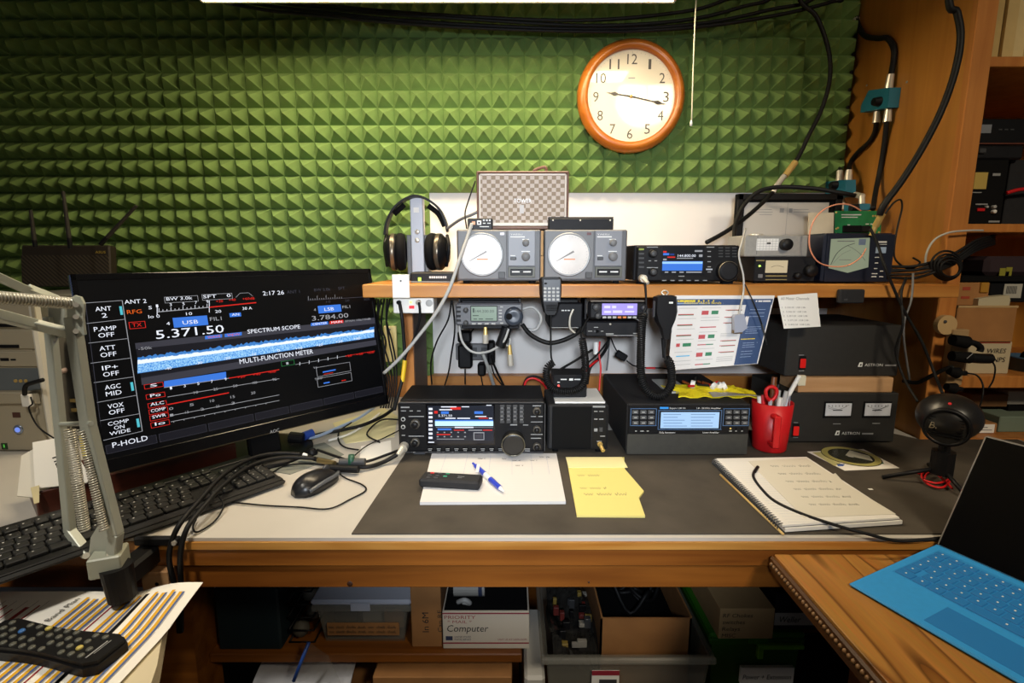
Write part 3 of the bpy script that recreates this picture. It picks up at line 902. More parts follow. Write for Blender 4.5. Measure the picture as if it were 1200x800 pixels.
# ---- compact transceiver
Y = 1.232
f = FY(Y)
t = thing('mobile_radio', 'compact grey transceiver with green display under the shelf', 'radio', P(573, 350, Y=1.3))
MG = mat('radio grey', '55565a', .45)
(xa, za), (xb, zb) = f.px(534, 381.5), f.px(612.5, 355)
part('body', t, lambda b: b.box(xa + .012, xb - .008, za - .012, zb + .004, -.2, -.028, BLK2, .002), f.M)
part('bracket', t, lambda b: (b.box(xa + .004, xb - .004, SHB - .003, SHB, -.15, -.03, BLK), b.box(xa + .004, xa + .008, zb - .01, SHB, -.12, -.04, BLK), b.box(xb - .008, xb - .004, zb - .01, SHB, -.12, -.04, BLK), b.box(xa + .004, xb - .004, zb + .003, SHB - .003, -.1, -.05, BLK2)), f.M)
part('face', t, lambda b: b.box(xa, xb, za, zb, -.028, 0, MG, .004), f.M)
part('display_frame', t, lambda b: f.rect(b, 551.5, 358, 583, 376.5, 0, .002, BLK, .0005), f.M)
part('display', t, lambda b: f.rect(b, 552.3, 359, 582.2, 375.5, .002, .003, em('green grey lcd', 'a9c4ae', .45)), f.M)
LCDI = mat('lcd ink', '33413a', .6)
part('lettering', t, lambda b: (f.t(b, '144.200.00', 557, 366, 579, 366, 3.5, LCDI, .0034), bars(f, b, LCDI, [(554, 369, 561, 370), (555, 373, 559, 374), (561, 373, 566, 374), (569, 373, 578, 374), (554, 361, 556, 366)], .0034)), f.M)
kx, kz = f.px(602, 370)
part('tuning_knob', t, lambda b: b.lathe([(.0225, 0), (.0225, .018), (.0195, .022), (.0120, .0222), (0, .021)], (kx, kz, 0), (0, 0, 1), 30, mat('knob blue black', '2e3540', .35)), f.M)
part('finger_dimple', t, lambda b: f.knob(b, 596.5, 369.5, 3.8, .0216, .0226, BLKM, 16), f.M)
for v in (363, 378):
    part('small_knob', t, lambda b: f.knob(b, 546, v, 3, 0, .012, DKG, 16), f.M)
for i in range(4):
    part('key', t, lambda b: f.rect(b, 534.8, 358.5 + i * 5.2, 540, 361 + i * 5.2, 0, .002, BLK, .0005), f.M)
for i, u in enumerate((553, 560, 568, 576)):
    part('key', t, lambda b: f.rect(b, u, 378.3, u + 4.6, 380, 0, .002, LGR, .0004), f.M)
for u, v in ((587.5, 359.5), (586, 363.5), (586, 367), (586, 371), (586, 374.5), (587.5, 378.5)):
    part('key', t, lambda b: f.rect(b, u - 1.5, v - .8, u + 2.2, v + .8, 0, .002, LGR, .0004), f.M)

# ---- black radio behind the hanging microphone
t = thing('control_unit', 'plain black radio body under the shelf behind the keypad microphone', 'radio', P(665, 350, Y=1.35))
f = FY(1.30)
(xa, za), (xb, zb) = f.px(643, 384), f.px(683, 355)
part('body', t, lambda b: b.box(xa, xb, za, zb, -.15, 0, BLK2, .003), f.M)
part('bracket', t, lambda b: b.box(xa + .01, xb - .01, zb - .001, SHB, -.12, -.03, BLK), f.M)
part('lettering', t, lambda b: (bars(f, b, INK, [(658, 363, 661, 364.3), (662, 363, 664, 364.3), (665, 363, 668, 364.3)], .0006), bars(f, b, LGR, [(646, 383.3, 678, 384)], .0006)), f.M)

# ---- dual band radio with violet display
Y = 1.222
f = FY(Y)
t = thing('violet_radio', 'black mobile radio with violet backlit display under the shelf', 'radio', P(723, 350, Y=1.3))
(xa, za), (xb, zb) = f.px(690, 374), f.px(759, 353)
part('control_head', t, lambda b: b.box(xa, xb, za, zb, -.03, 0, BLK, .005), f.M)
part('head_cap', t, lambda b: b.box(xa + .004, xb - .004, zb - .001, zb + .002, -.03, -.004, mat('taupe cap', '7a6c5c', .6)), f.M)
part('display', t, lambda b: f.rect(b, 705.5, 355.5, 746.5, 369, 0, .0015, em('violet display', 'a294f0', 1.15)), f.M)
part('display_text', t, lambda b: bars(f, b, em('violet display light', 'd8d4ff', 1.1), [(708, 358, 715, 361), (717, 358, 722, 361), (708, 364, 716, 366.5), (718, 363.5, 729, 366.5), (732, 364, 743, 366), (735, 358, 742, 361)], .0019), f.M)
for i in range(7):
    part('key', t, lambda b: f.rect(b, 706 + i * 5.9, 370.5, 710.3 + i * 5.9, 372.8, 0, .002, LGR if i not in (3, 4) else mat('orange key', 'c9773a', .5), .0004), f.M)
for u, v, r_ in ((698, 359.5, 4.2), (700, 369.5, 3.6), (754, 360, 3.5), (754, 368, 3.5)):
    part('knob', t, lambda b: f.knob(b, u, v, r_, 0, .014, DKG, 18), f.M)
f2 = FY(1.245)
(xa, za), (xb, zb) = f2.px(686, 394.5), f2.px(751, 376.5)
part('radio_body', t, lambda b: b.box(xa, xb, za, zb, -.17, 0, BLK2, .003), f2.M)
part('bracket', t, lambda b: (b.box(xa + .004, xa + .008, zb - .02, SHB, -.13, -.05, BLK), b.box(xb - .008, xb - .004, zb - .02, SHB, -.13, -.05, BLK), b.box(xa + .004, xb - .004, SHB - .002, SHB, -.13, -.05, BLK)), f2.M)
part('sockets', t, lambda b: (f2.knob(b, 699, 388, 2, 0, .001, BLKM, 10), f2.rect(b, 696, 387, 700, 389, .0005, .0015, DKG), f2.knob(b, 715, 379.5, 1.2, 0, .003, CHROME, 8), f2.rect(b, 698, 386.5, 702, 389.5, .0005, .0015, BLKM)), f2.M)
part('lettering', t, lambda b: bars(f2, b, LGR, [(689, 387.6, 694, 388.2), (704, 387.6, 707, 388.2), (710, 390.5, 719, 391.5), (742, 390, 750, 391), (696, 383, 701, 383.7), (710, 392.6, 751, 393.2)], .0006), f2.M)

# ---- keypad microphone
def hand_mic(name, label, uc, prof, Y, dep, keys, cat='microphone'):
    t = thing(name, label, cat, P(uc, prof[-1][0], Y=Y))
    f = Face((0, Y, 0))
    left = [f.px(uc - hw, v) for v, hw in prof]; right = [f.px(uc + hw, v) for v, hw in prof]
    def body(b):
        vs_, fs_ = [], []
        n = len(prof)
        for i in range(n):
            xl, xr, z = left[i][0], right[i][0], left[i][1]
            e = .12 * (xr - xl)
            k = dep * (1 if 0 < i < n - 1 else .6)
            for x, d in ((xl, -k * .5), (xl + e, 0), (xr - e, 0), (xr, -k * .5), (xr - e, -k), (xl + e, -k)):
                vs_.append((x, z, d))
        for i in range(n - 1):
            for j in range(6):
                fs_.append((i * 6 + j, (i + 1) * 6 + j, (i + 1) * 6 + (j + 1) % 6, i * 6 + (j + 1) % 6))
        fs_ += [(0, 1, 2, 3, 4, 5), tuple((n - 1) * 6 + j for j in (5, 4, 3, 2, 1, 0))]
        b.add(vs_, fs_, BLK)
    part('body', t, body, f.M)
    keys(t, f)
    return t
def k1(t, f):
    part('keypad_plate', t, lambda b: f.rect(b, 636.5, 327, 657, 354, -.002, .001, mat('blue grey plate', '2e3238', .4), .001), f.M)
    for r_ in range(4):
        for c_ in range(4):
            part('key', t, lambda b: f.rect(b, 637 + c_ * 5, 336.5 + r_ * 4.3, 640.3 + c_ * 5, 339.2 + r_ * 4.3, 0, .003, LGR, .0006), f.M)
    part('speaker_slots', t, lambda b: bars(f, b, BLKM, [(640, 357 + i * 2, 653, 358 + i * 2) for i in range(4)] + [(638, 331, 641, 333)], .0014), f.M)
hand_mic('keypad_microphone', 'black hand microphone with a keypad hung on the shelf edge', 645.5, [(324.5, 11), (327, 13.5), (345, 13), (358, 10.5), (366, 8.5), (369, 5)], 1.165, .024, k1)
def k2(t, f):
    part('hook', t, lambda b: b.tube([V((*f.px(780, 346), -.01)), V((*f.px(777, 343), -.012)), V((*f.px(781, 340.5), -.012)), V((*f.px(785, 343), -.012)), V((*f.px(782, 346), -.01))], .0015, CHROME), f.M)
    part('logo', t, lambda b: f.rect(b, 784, 353.5, 788.5, 355.5, 0, .0008, INK), f.M)
    part('strain_relief', t, lambda b: b.cyl((*f.px(779.5, 397), -.012), (*f.px(779.5, 420), -.012), .006, BLK, .003), f.M)
    part('talk_bar', t, lambda b: f.rect(b, 766.8, 353, 768.5, 372, -.016, -.004, DKG, .001), f.M)
hand_mic('hand_microphone', 'plain black hand microphone hung on the shelf beside the frequency poster', 781.5, [(346, 9), (348, 14), (366, 15), (376, 12.5), (386, 6.5), (398, 3.5)], 1.168, .03, k2)

# ---- coiled microphone cords
t = thing('coiled_cord', 'black coiled cord looping down from the keypad microphone', 'cord', P(662, 460, Y=1.2))
part('lead', t, lambda b: b.tube([P(645.5, 368, Y=1.175), P(645.5, 395, Y=1.18), P(646, 418, Y=1.18), P(649, 426, Y=1.18)], .0022, RUB))
part('coil', t, lambda b: b.coil([P(u, v, Y=1.18) for u, v in ((648, 425), (641, 432), (641, 446), (650, 456), (666, 458.5), (680, 454), (686, 443), (686, 425), (684, 408), (682, 397))], .0075, .0021, RUB, .0047))
part('lead', t, lambda b: b.tube([P(682, 398, Y=1.18), P(681, 390, Y=1.19), P(686, 378, Y=1.20), P(691, 371, Y=1.212)], .0022, RUB))
t = thing('coiled_cord', 'long black coiled cord hanging from the shelf radio to the amplifier', 'cord', P(765, 465, Y=1.18))
part('lead', t, lambda b: b.tube([P(756, 331, Y=1.18), P(757, 345, Y=1.18), P(757, 360, Y=1.18), P(753, 368, Y=1.18)], .0024, RUB))
part('coil', t, lambda b: b.coil([P(u, v, Y=1.17) for u, v in ((754, 367), (752, 385), (751, 410), (751, 435), (755, 452), (765, 463), (777, 463), (786, 452), (787, 438), (785, 425), (781, 420))], .0082, .0023, RUB, .005))
part('lead', t, lambda b: b.tube([P(781, 422, Y=1.17), P(779, 415, Y=1.175), P(779.5, 400, Y=1.18)], .0024, RUB))

# ---- poster, note, hanging connector, small box
t = thing('frequency_poster', 'curling printed frequency chart hung from the shelf edge', 'poster', P(845, 432, Y=1.19))
YP = 1.192
fq = FY(YP)
def pf(a, c):
    # a: 0..1 across, c: 0..1 down
    u = 791 + a * (908 - 791) - c * (8 * (1 - a) + 20 * a) ; v = 346 + c * (88 - 8 * a)
    curl = .012 * math.sin(a * 7) * c - .03 * max(0, a - .62) * c * 2.2
    return P(u, v, Y=YP + .004 + curl)
WP = mat('poster paper', 'd8d5d2', .55)
part('sheet', t, lambda b: b.sheet(lambda a, c: pf(a, 1 - c), 24, 14, .0006, WP))
def pband(b, m, a0, a1, c0, c1, n=8):
    vs_, fs_ = [], []
    for i in range(n + 1):
        a = a0 + (a1 - a0) * i / n
        vs_ += [pf(a, c0) + V((0, -.0009, 0)), pf(a, c1) + V((0, -.0009, 0))]
    for i in range(n): fs_.append((2 * i, 2 * i + 1, 2 * i + 3, 2 * i + 2))
    b.add(vs_, fs_, m)
PB = mat('poster blue', '2e466e', .5); PR = mat('poster red', 'b5484c', .6); PG = mat('poster green', '2f7a54', .6); PY = mat('poster yellow', 'd8c23a', .6); PT = mat('poster grey text', 'aaa8a6', .7)
def pprint(b):
    pband(b, PB, .0, .99, .05, .135, 20)
    for k in range(9): pband(b, PB, .73, .985, .135 + k * .095, .135 + (k + 1) * .095 + .002, 6)
    pband(b, PY, .03, .42, .062, .088, 8); pband(b, mat('poster pale blue', '8fa2c0', .6), .03, .6, .1, .115, 8)
    pband(b, WP, .82, .98, .07, .095, 4)
    for c in (.25, .39, .53): pband(b, PR, .05, .21, c, c + .012); pband(b, PG, .05, .21, c + .012, c + .02)
    pband(b, PR, .06, .1, .645, .69); pband(b, PG, .13, .22, .645, .69); pband(b, mat('poster cyan', '5ab0d8', .6), .07, .22, .81, .825)
    for c in (.21, .54, .785): pband(b, PR, .29, .36, c, c + .055); pband(b, PG, .39, .46, c, c + .05)
    for c in (.43, .67, .94): pband(b, PR, .29, .38, c, c + .014); pband(b, PG if c > .5 else PR, .38, .46, c, c + .014)
    for c in (.2, .3, .38, .63, .70, .79): pband(b, PR, .53, .7, c, c + .01); pband(b, PG, .55, .7, c + .01, c + .016)
    for c in (.17, .31, .45, .59, .76, .88, .93): pband(b, PT, .05, .24, c, c + .006)
    for c in (.17, .3, .34, .5, .62, .73, .88): pband(b, PT, .29, .48, c, c + .006)
    for c in (.53, .55, .57, .86, .88, .9, .92): pband(b, PT, .52, .7, c, c + .006)
    for c in (.2, .25, .3, .45, .48, .51, .54, .68, .71, .74, .8, .84, .88): pband(b, mat('poster pale blue', '8fa2c0'), .78, .94, c, c + .007)
    pband(b, PY, .75, .9, .62, .632); pband(b, WP, .75, .785, .3, .43, 2)
part('print', t, pprint)
def ptitle(b):
    f = Face((0, YP + .0005, 0))
    f.t(b, 'Amateur Radio Bands', 801, 356, 845, 356, 3, PY, .001)
part('lettering', t, ptitle, Face((0, YP + .0005, 0)).M)
t = thing('paper_note', 'white typed note taped to the shelf above the power supply', 'note', P(933, 385, Y=1.19))
f = Face((0, 1.192, 0))
poly = [(911, 346.5), (957.5, 343), (961.5, 382.5), (918.5, 385)]
part('sheet', t, lambda b: b.prism([f.px(*q) for q in poly], 0, .0006, PAPER), f.M)
def pn(b):
    f.t(b, '60 Meter Channels', 915, 352, 948, 350.5, 3.4, mat('grey type', '77736e', .7), .0009)
    for i, s_ in enumerate(('1.  5.330.50  USB 2.8k', '2.  5.346.50  USB 2.8k', '3.  5.357.00  USB 2.8k', '4.  5.371.50  USB 2.8k', '5.  5.403.50  USB 2.8k')):
        f.t(b, s_, 916 + i * .9, 361.5 + i * 5, 944 + i * 1.2, 360.5 + i * 5, 1.9, mat('grey type', '77736e'), .0009)
part('lettering', t, pn, f.M)
t = thing('grey_connector', 'pale blue grey serial connector dangling in front of the poster', 'connector', P(867, 391, Y=1.17))
f = Face((0, 1.165, 0))
part('shell', t, lambda b: b.prism([f.px(*q) for q in ((862, 369), (872, 368), (874, 375), (876, 384), (870, 389), (861, 390), (860.5, 372))], -.014, 0, mat('blue grey shell', '9499a8', .5)), f.M)
part('plug', t, lambda b: f.rect(b, 860, 387, 871, 391, -.011, -.003, mat('brass brown', '6e5a3c', .4, .5)), f.M)
part('cord', t, lambda b: b.tube([P(866, 369, Y=1.17), P(869, 355, Y=1.17), P(871.5, 340, Y=1.185), P(871, 322, Y=1.19), P(866, 300, Y=1.20), P(869, 285, Y=1.21), P(874, 268, Y=1.28)], .0022, LGR))
t = thing('probe_lead', 'thin black probe lead draped over the poster', 'cord', P(899, 405, Y=1.17))
part('lead', t, lambda b: b.tube([P(873, 333, Y=1.185), P(882, 352, Y=1.175), P(893, 380, Y=1.17), P(899, 403, Y=1.17)], .0014, RUB))
part('tip', t, lambda b: b.cyl(P(893, 380, Y=1.17), P(899, 404, Y=1.17), .0022, DKG, .0008, 8))
b = MB(); f = FY(1.185); b.M = f.M
x_, zt_ = f.px(985, 339); x2_, zz = f.px(1013, 355.5)
b.box(x_, x2_, zz, zt_, -.0145, 0, CHAR, .003); f.rect(b, 989, 350, 993, 352, 0, .001, DKG)
b.build('usb_hub', label='small black hub stuck under the shelf right of the note', cat='device')
# ================================================================== radios on the bench
Y = 1.135
f = FY(Y)
t = thing('base_radio', 'large black base transceiver with colour screen and big tuning knob', 'radio', P(553, 531, Y=1.25))
(xa, za), (xb, zb) = f.px(467.5, 530.5), f.px(639.5, 471)
part('cabinet', t, lambda b: b.box(xa + .003, xb - .003, za + .006, zb + .001, -.155, -.018, BLK2, .002), f.M)
part('front_panel', t, lambda b: b.box(xa, xb, za, zb, -.018, 0, BLK, .006), f.M)
part('panel_edge', t, lambda b: [b.box(*q, -.004, .0015, mat('radio edge', '515256', .35, .6), .001) for q in ((xa + .004, xb - .004, za, za + .003), (xa + .004, xb - .004, zb - .003, zb), (xb - .003, xb, za + .004, zb - .004))], f.M)
for x in (xa + .045, xb - .045):
    part('foot', t, lambda b: b.box(x - .014, x + .014, MT - f.O.z, za + .001, -.035, -.012, mat('foot grey', '5b5c60', .4), .002), f.M)
    part('foot', t, lambda b: b.box(x - .014, x + .014, MT - f.O.z, za + .007, -.15, -.12, BLKM, .002), f.M)
part('screen_glass', t, lambda b: f.rect(b, 499.5, 473.5, 580, 521, 0, .0015, mat('screen surround', '08080a', .15)), f.M)
part('screen', t, lambda b: f.rect(b, 501.5, 475, 578.5, 519, .0015, .002, em('radio screen slate', '1b2130', .8)), f.M)
def bscr(b):
    d = .0024
    f.rect(b, 510, 493, 578, 498.5, .002, d, em('screen white cyan', 'c4f0ff', 1.1))
    f.rect(b, 510, 491.5, 578, 493, .002, d, BLUE_E)
    f.t(b, '5.371.50', 514, 487.8, 530, 487.8, 2.8, WHT_E, .0026)
    bars(f, b, BLUE_E, [(517, 481.5, 526, 484.5), (556, 481.5, 566, 484.5), (513, 501.5, 529, 503.5)], d)
    bars(f, b, RED_E, [(509, 481, 513, 484), (528, 476.5, 540, 479.5), (512, 508, 528, 509.2), (532, 503, 544, 504), (566, 503, 577, 504), (561, 489, 572, 490)], d)
    bars(f, b, WHT_E, [(522, 489, 534, 490.2), (536, 489, 551, 490.2), (533, 499.5, 555, 501), (517, 475.7, 535, 476.8), (515, 479, 530, 480.2), (573, 489, 577, 490.2), (502, 517, 509, 518.2), (570, 474, 576, 474.8), (557, 487, 570, 488), (541, 475.7, 550, 476.6)] + [(502.5, 477.5 + i * 4.8, 507, 480 + i * 4.8) for i in range(8)], d)
    bars(f, b, LG_E, [(512 + i * 8, 505.5, 514 + i * 8, 506.7) for i in range(5)] + [(512 + i * 8, 510.5, 514 + i * 8, 511.7) for i in range(5)] + [(512, 513.6, 544, 514.2), (549, 503, 565, 504), (511, 500, 578, 500.4)], d)
    for q in ((555, 506, 567.5, 507), (555, 514.2, 567.5, 515), (555, 506, 556, 515), (566.7, 506, 567.5, 515)): f.rect(b, *q, .002, d, LG_E)
    f.rect(b, 557, 508.5, 565.5, 513, .002, d, GRY_E)
    f.rect(b, 502, 515.8, 578, 518.8, .002, .0022, DGY_E)
part('screen_content', t, bscr, f.M)
kx, kz = f.px(601.5, 516)
part('tuning_knob', t, lambda b: b.lathe([(.0262, 0), (.0262, .028), (.0245, .031), (.020, .0305), (0, .0305)], (kx, kz, 0), (0, 0, 1), 40, mat('knob rubber', '1a1917', .35)), f.M)
part('knob_ring', t, lambda b: b.lathe([(.0252, .0295), (.0268, .030), (.0268, .0315), (.0255, .032)], (kx, kz, 0), (0, 0, 1), 40, mat('pale gold ring', '7c7767')), f.M)
for u, v, r_ in ((487, 496, 5.6), (487, 517.5, 5.2), (629, 481, 4.6), (629, 502.5, 4.6), (629, 522.5, 4.6)):
    k = part('knob', t, lambda b: f.knob(b, u, v, r_, 0, .009, mat('knob grey', '4a463f', .4), 20), f.M)
    part('knob_cap', k, lambda b: f.knob(b, u, v, r_ * .68, .009, .017, BLK, 18), f.M)
for v in (491, 500):
    part('jack', t, lambda b: (f.knob(b, 472.5, v, 2.6, 0, .0015, LGR, 14), f.knob(b, 472.5, v, 1.6, .0015, .0017, BLKM, 12)), f.M)
for r_ in range(5):
    for c_ in range(4):
        part('key', t, lambda b: f.rect(b, 586 + c_ * 7.6, 474 + r_ * 4.6, 591 + c_ * 7.6, 477 + r_ * 4.6, 0, .0018, DKG, .0004), f.M)
for i in range(9):
    part('key', t, lambda b: f.rect(b, 500.5 + i * 10.3, 524, 507.5 + i * 10.3, 528.5, 0, .002, BLKM, .0005), f.M)
part('lettering', t, lambda b: bars(f, b, PINK, [(501.5 + i * 10.3, 525, 506.5 + i * 10.3, 525.8) for i in range(9)] + [(502 + i * 10.3, 527, 506 + i * 10.3, 527.6) for i in range(9)] + [(586.5 + c_ * 7.6, 477.3 + r_ * 4.6, 590 + c_ * 7.6, 478 + r_ * 4.6) for c_ in range(4) for r_ in range(4)] + [(470, 480.5, 476, 481.5), (480, 480.5, 484, 481.5), (489, 480.5, 493, 481.5), (479, 487, 497, 488), (479, 510, 497, 511), (471, 509, 475, 510), (624, 474.5, 634, 475.6), (622, 487, 628, 488), (631, 487, 636, 488), (622, 493.5, 636, 494.3), (622, 508, 636, 509), (622, 512.5, 634, 513.5), (598, 496.5, 606, 498), (613, 497, 619, 498), (614, 525, 621, 526), (615, 527.2, 621, 528.2), (470, 476, 480, 477.6)], .0022), f.M)
part('mic_plug', t, lambda b: (b.cyl((*f.px(474, 522), 0), (*f.px(473.5, 523), .016), .0105, CHROME), b.cyl((*f.px(473.5, 523), .016), (*f.px(470, 527), .034), .009, CHROME, .006)), f.M)

# ---- companion loudspeaker
Y = 1.15
f = FY(Y)
t = thing('companion_speaker', 'small black loudspeaker box beside the base transceiver', 'speaker', P(678, 528, Y=1.2))
(xa, za), (xb, zb) = f.px(641.5, 527), f.px(714, 474.5)
part('cabinet', t, lambda b: b.box(xa, xb, za, zb, -.15, 0, CHAR, .004), f.M)
part('grille', t, lambda b: f.rect(b, 647, 474.5 + 1.5, 693, 525, 0, .003, BLKM, .002), f.M)
part('control_strip', t, lambda b: f.rect(b, 694, 475.5, 711, 526, 0, .002, BLK, .001), f.M)
for x in (xa + .02, xb - .02):
    part('foot', t, lambda b: b.cyl((x, Y + .02, MT), (x, Y + .02, za + .001), .007, BLKM, n=10))
    part('foot', t, lambda b: b.cyl((x, Y + .12, MT), (x, Y + .12, za + .001), .007, BLKM, n=10))
part('phone_plug', t, lambda b: (b.cyl((*f.px(702.5, 519), .002), (*f.px(702.5, 519), .010), .006, GOLD), b.cyl((*f.px(702.5, 519), .010), (*f.px(704.5, 523), .028), .0045, GOLD)), f.M)
part('lettering', t, lambda b: bars(f, b, PINK, [(694.5, 475, 709, 477), (696, 481, 700, 482), (702, 481, 707, 482), (696, 490, 700, 491.2), (702, 490, 707, 491.2), (696, 501.5, 700, 505), (703, 510, 709, 511), (699, 516, 705, 516.8)], .0025), f.M)
part('switch', t, lambda b: f.rect(b, 702, 500, 706, 505, .002, .005, DKG, .0005), f.M)

# ---- amplifier
Y = 1.14
f = FY(Y)
t = thing('power_amplifier', 'wide charcoal power amplifier with pale blue display and keypads', 'amplifier', P(807, 535, Y=1.3))
(xa, za), (xb, zb) = f.px(733.5, 534), f.px(881, 474)
za = MT + .003
part('cabinet', t, lambda b: b.box(xa, xb, za, zb, -.32, -.004, CHAR, .003), f.M)
zm = f.px(800, 508)[1]
part('control_panel', t, lambda b: b.box(xa + .002, xb - .004, zm, zb - .002, -.004, .002, BLK, .001), f.M)
part('lower_panel', t, lambda b: b.box(xa + .002, xb - .003, za + .001, zm - .001, -.004, 0, mat('amp lower panel', '35342f', .65, noise=.1, scale=90)), f.M)
PBL = mat('panel blue line', '4a6a92', .5)
def frames(b):
    for u0, v0, u1, v1 in ((738.5, 478, 769, 498.5), (771, 480, 845, 503), (847, 478, 877.5, 498.5)):
        for q in ((u0, v0, u1, v0 + .7), (u0, v1 - .7, u1, v1), (u0, v0, u0 + .7, v1), (u1 - .7, v0, u1, v1)): f.rect(b, *q, .002, .0026, PBL)
part('panel_frames', t, frames, f.M)
part('display', t, lambda b: f.rect(b, 774, 482.5, 842, 501, .002, .003, em('pale blue lcd', 'a9cdf5', 1.0)), f.M)
part('display_text', t, lambda b: bars(f, b, em('lcd blue ink', '7fa0cc', .8), [(777 + (i % 2) * 32, 484.5 + (i // 2) * 3.4, 777 + (i % 2) * 32 + random.uniform(16, 29), 485.3 + (i // 2) * 3.4) for i in range(10)], .0033), f.M)
for u0 in (740.5, 849.5):
    for r_ in range(3):
        for c_ in range(3):
            k = part('key', t, lambda b: f.rect(b, u0 + c_ * 9.3, 480 + r_ * 6.3, u0 + 7.3 + c_ * 9.3, 484.3 + r_ * 6.3, .002, .005, mat('key grey', '4c4d4f', .5), .001), f.M)
            part('key_legend', k, lambda b: bars(f, b, LGR, [(u0 + 2 + c_ * 9.3, 481.6 + r_ * 6.3, u0 + 5.3 + c_ * 9.3, 482.6 + r_ * 6.3)], .0053), f.M)
part('lettering', t, lambda b: (f.rect(b, 773, 476.3, 783, 478.6, .002, .0027, mat('blue badge', '2f8de0', .4)), f.t(b, 'Expert 1.3K FA', 784.5, 478.6, 803, 478.6, 2, INK, .0027), f.t(b, '1.8 - 50 MHz Amplifier', 816, 478.6, 844, 478.6, 1.9, INK, .0027),
     f.t(b, 'Fully Automatic', 772.5, 507, 791, 507, 1.9, INK, .0027), f.t(b, 'Linear Amplifier', 823, 507, 842, 507, 1.9, INK, .0027), bars(f, b, LGR, [(744, 504, 746, 505), (750, 504, 754, 505), (757.5, 504, 760, 505), (854, 504, 857, 505), (861, 504, 863, 505), (868, 504, 870, 505)], .0027)), f.M)
part('leds', t, lambda b: (f.knob(b, 855.5, 501.5, 1, .002, .0035, em('amber led', 'd8b45a', 1), 8), f.knob(b, 862, 501.5, 1, .002, .0035, BLKM, 8), f.knob(b, 869, 501.5, 1, .002, .0035, BLKM, 8)), f.M)
for x in (xa + .02, xb - .02):
    for y in (Y + .02, Y + .3):
        part('foot', t, lambda b: b.cyl((x, y, MT), (x, y, za + .001), .008, BLKM, n=10))
ZA = zb                                                   # amplifier top

# ---- small black modem box on the loudspeaker
f = FY(1.20)
zsp = FY(1.15).px(678, 474.5)[1]
b = MB(); b.box(P(650, 462, Y=1.18).x, P(708, 462, Y=1.18).x, 1.165, 1.29, zsp, zsp + .004, PAPER)
b.build('folded_paper', label='folded white paper lying on the small loudspeaker', cat='paper')
t = thing('modem_box', 'small black box with indicator lamps on the small loudspeaker', 'device', P(668, 460, Y=1.22))
(xa, _), (xb, _) = f.px(648, 445), f.px(688, 445)
zb = f.px(668, 439.5)[1]
part('case', t, lambda b: b.box(xa, xb, zsp + .004, zb, -.08, 0, CHAR, .003), f.M)
part('front', t, lambda b: b.box(xa + .003, xb - .003, zsp + .006, zb - .003, 0, .002, BLK), f.M)
part('lettering', t, lambda b: bars(f, b, INK, [(657, 443.5, 664, 444.8), (667, 443, 671.5, 445.5), (673, 443.5, 680, 444.8), (653, 447, 656, 448)], .0025), f.M)
part('red_lamp', t, lambda b: f.knob(b, 654.5, 451.5, 1.4, .002, .004, em('red led', 'ff5a50', 1.5), 8), f.M)

# ---- yellow bag of parts on the amplifier
t = thing('parts_bag', 'bright yellow bag of small parts lying on the amplifier', 'bag', P(830, 470, Y=1.2))
YEL = mat('yellow plastic', 'e8d428', .35, noise=.08, scale=50, bump=.3)
o_ = P(832, 462, z=ZA)
def bagf(a, c):
    x = o_.x - .09 + a * .19 + .01 * math.sin(c * 5); y = o_.y - .035 + c * .11
    z = ZA + .004 + .012 * math.sin(math.pi * a) * math.sin(math.pi * c) + .003 * math.sin(a * 23 + c * 9)
    return (x, y, z)
part('bag', t, lambda b: b.sheet(bagf, 22, 10, .003, YEL))
part('flap', t, lambda b: b.sheet(lambda a, c: (o_.x - .01 + a * .13, o_.y - .045 + c * .03, ZA + .006 + .005 * math.sin(a * 3 + c)), 8, 3, .001, mat('clear grey film', '9a958a', .25)))
PARTS = [(mat('white spool', 'e4e1da', .4)), (mat('copper bits', '8a4a26', .35, .6)), BLK, RED]
for i in range(14):
    q = V((o_.x - .055 + random.random() * .09, o_.y - .005 + random.random() * .05, ZA + .016 + random.random() * .006))
    m_ = PARTS[i % 4]
    d = V((random.uniform(-1, 1), random.uniform(-1, 1), random.uniform(-.2, .6))).normalized()
    if i % 4 == 0: part('spool', t, lambda b: b.cyl(q, q + d * .010, .010, m_, n=14))
    else: part('component', t, lambda b: b.cyl(q, q + d * random.uniform(.012, .03), .003, m_, n=8))
b = MB(); b.box(P(775, 455, z=ZA).x, P(803, 455, z=ZA).x, 1.24, 1.38, ZA, ZA + .003, mat('grey papers', 'a7a9a4', .8))
b.build('grey_papers', label='grey papers lying on the amplifier behind the yellow bag', cat='paper')

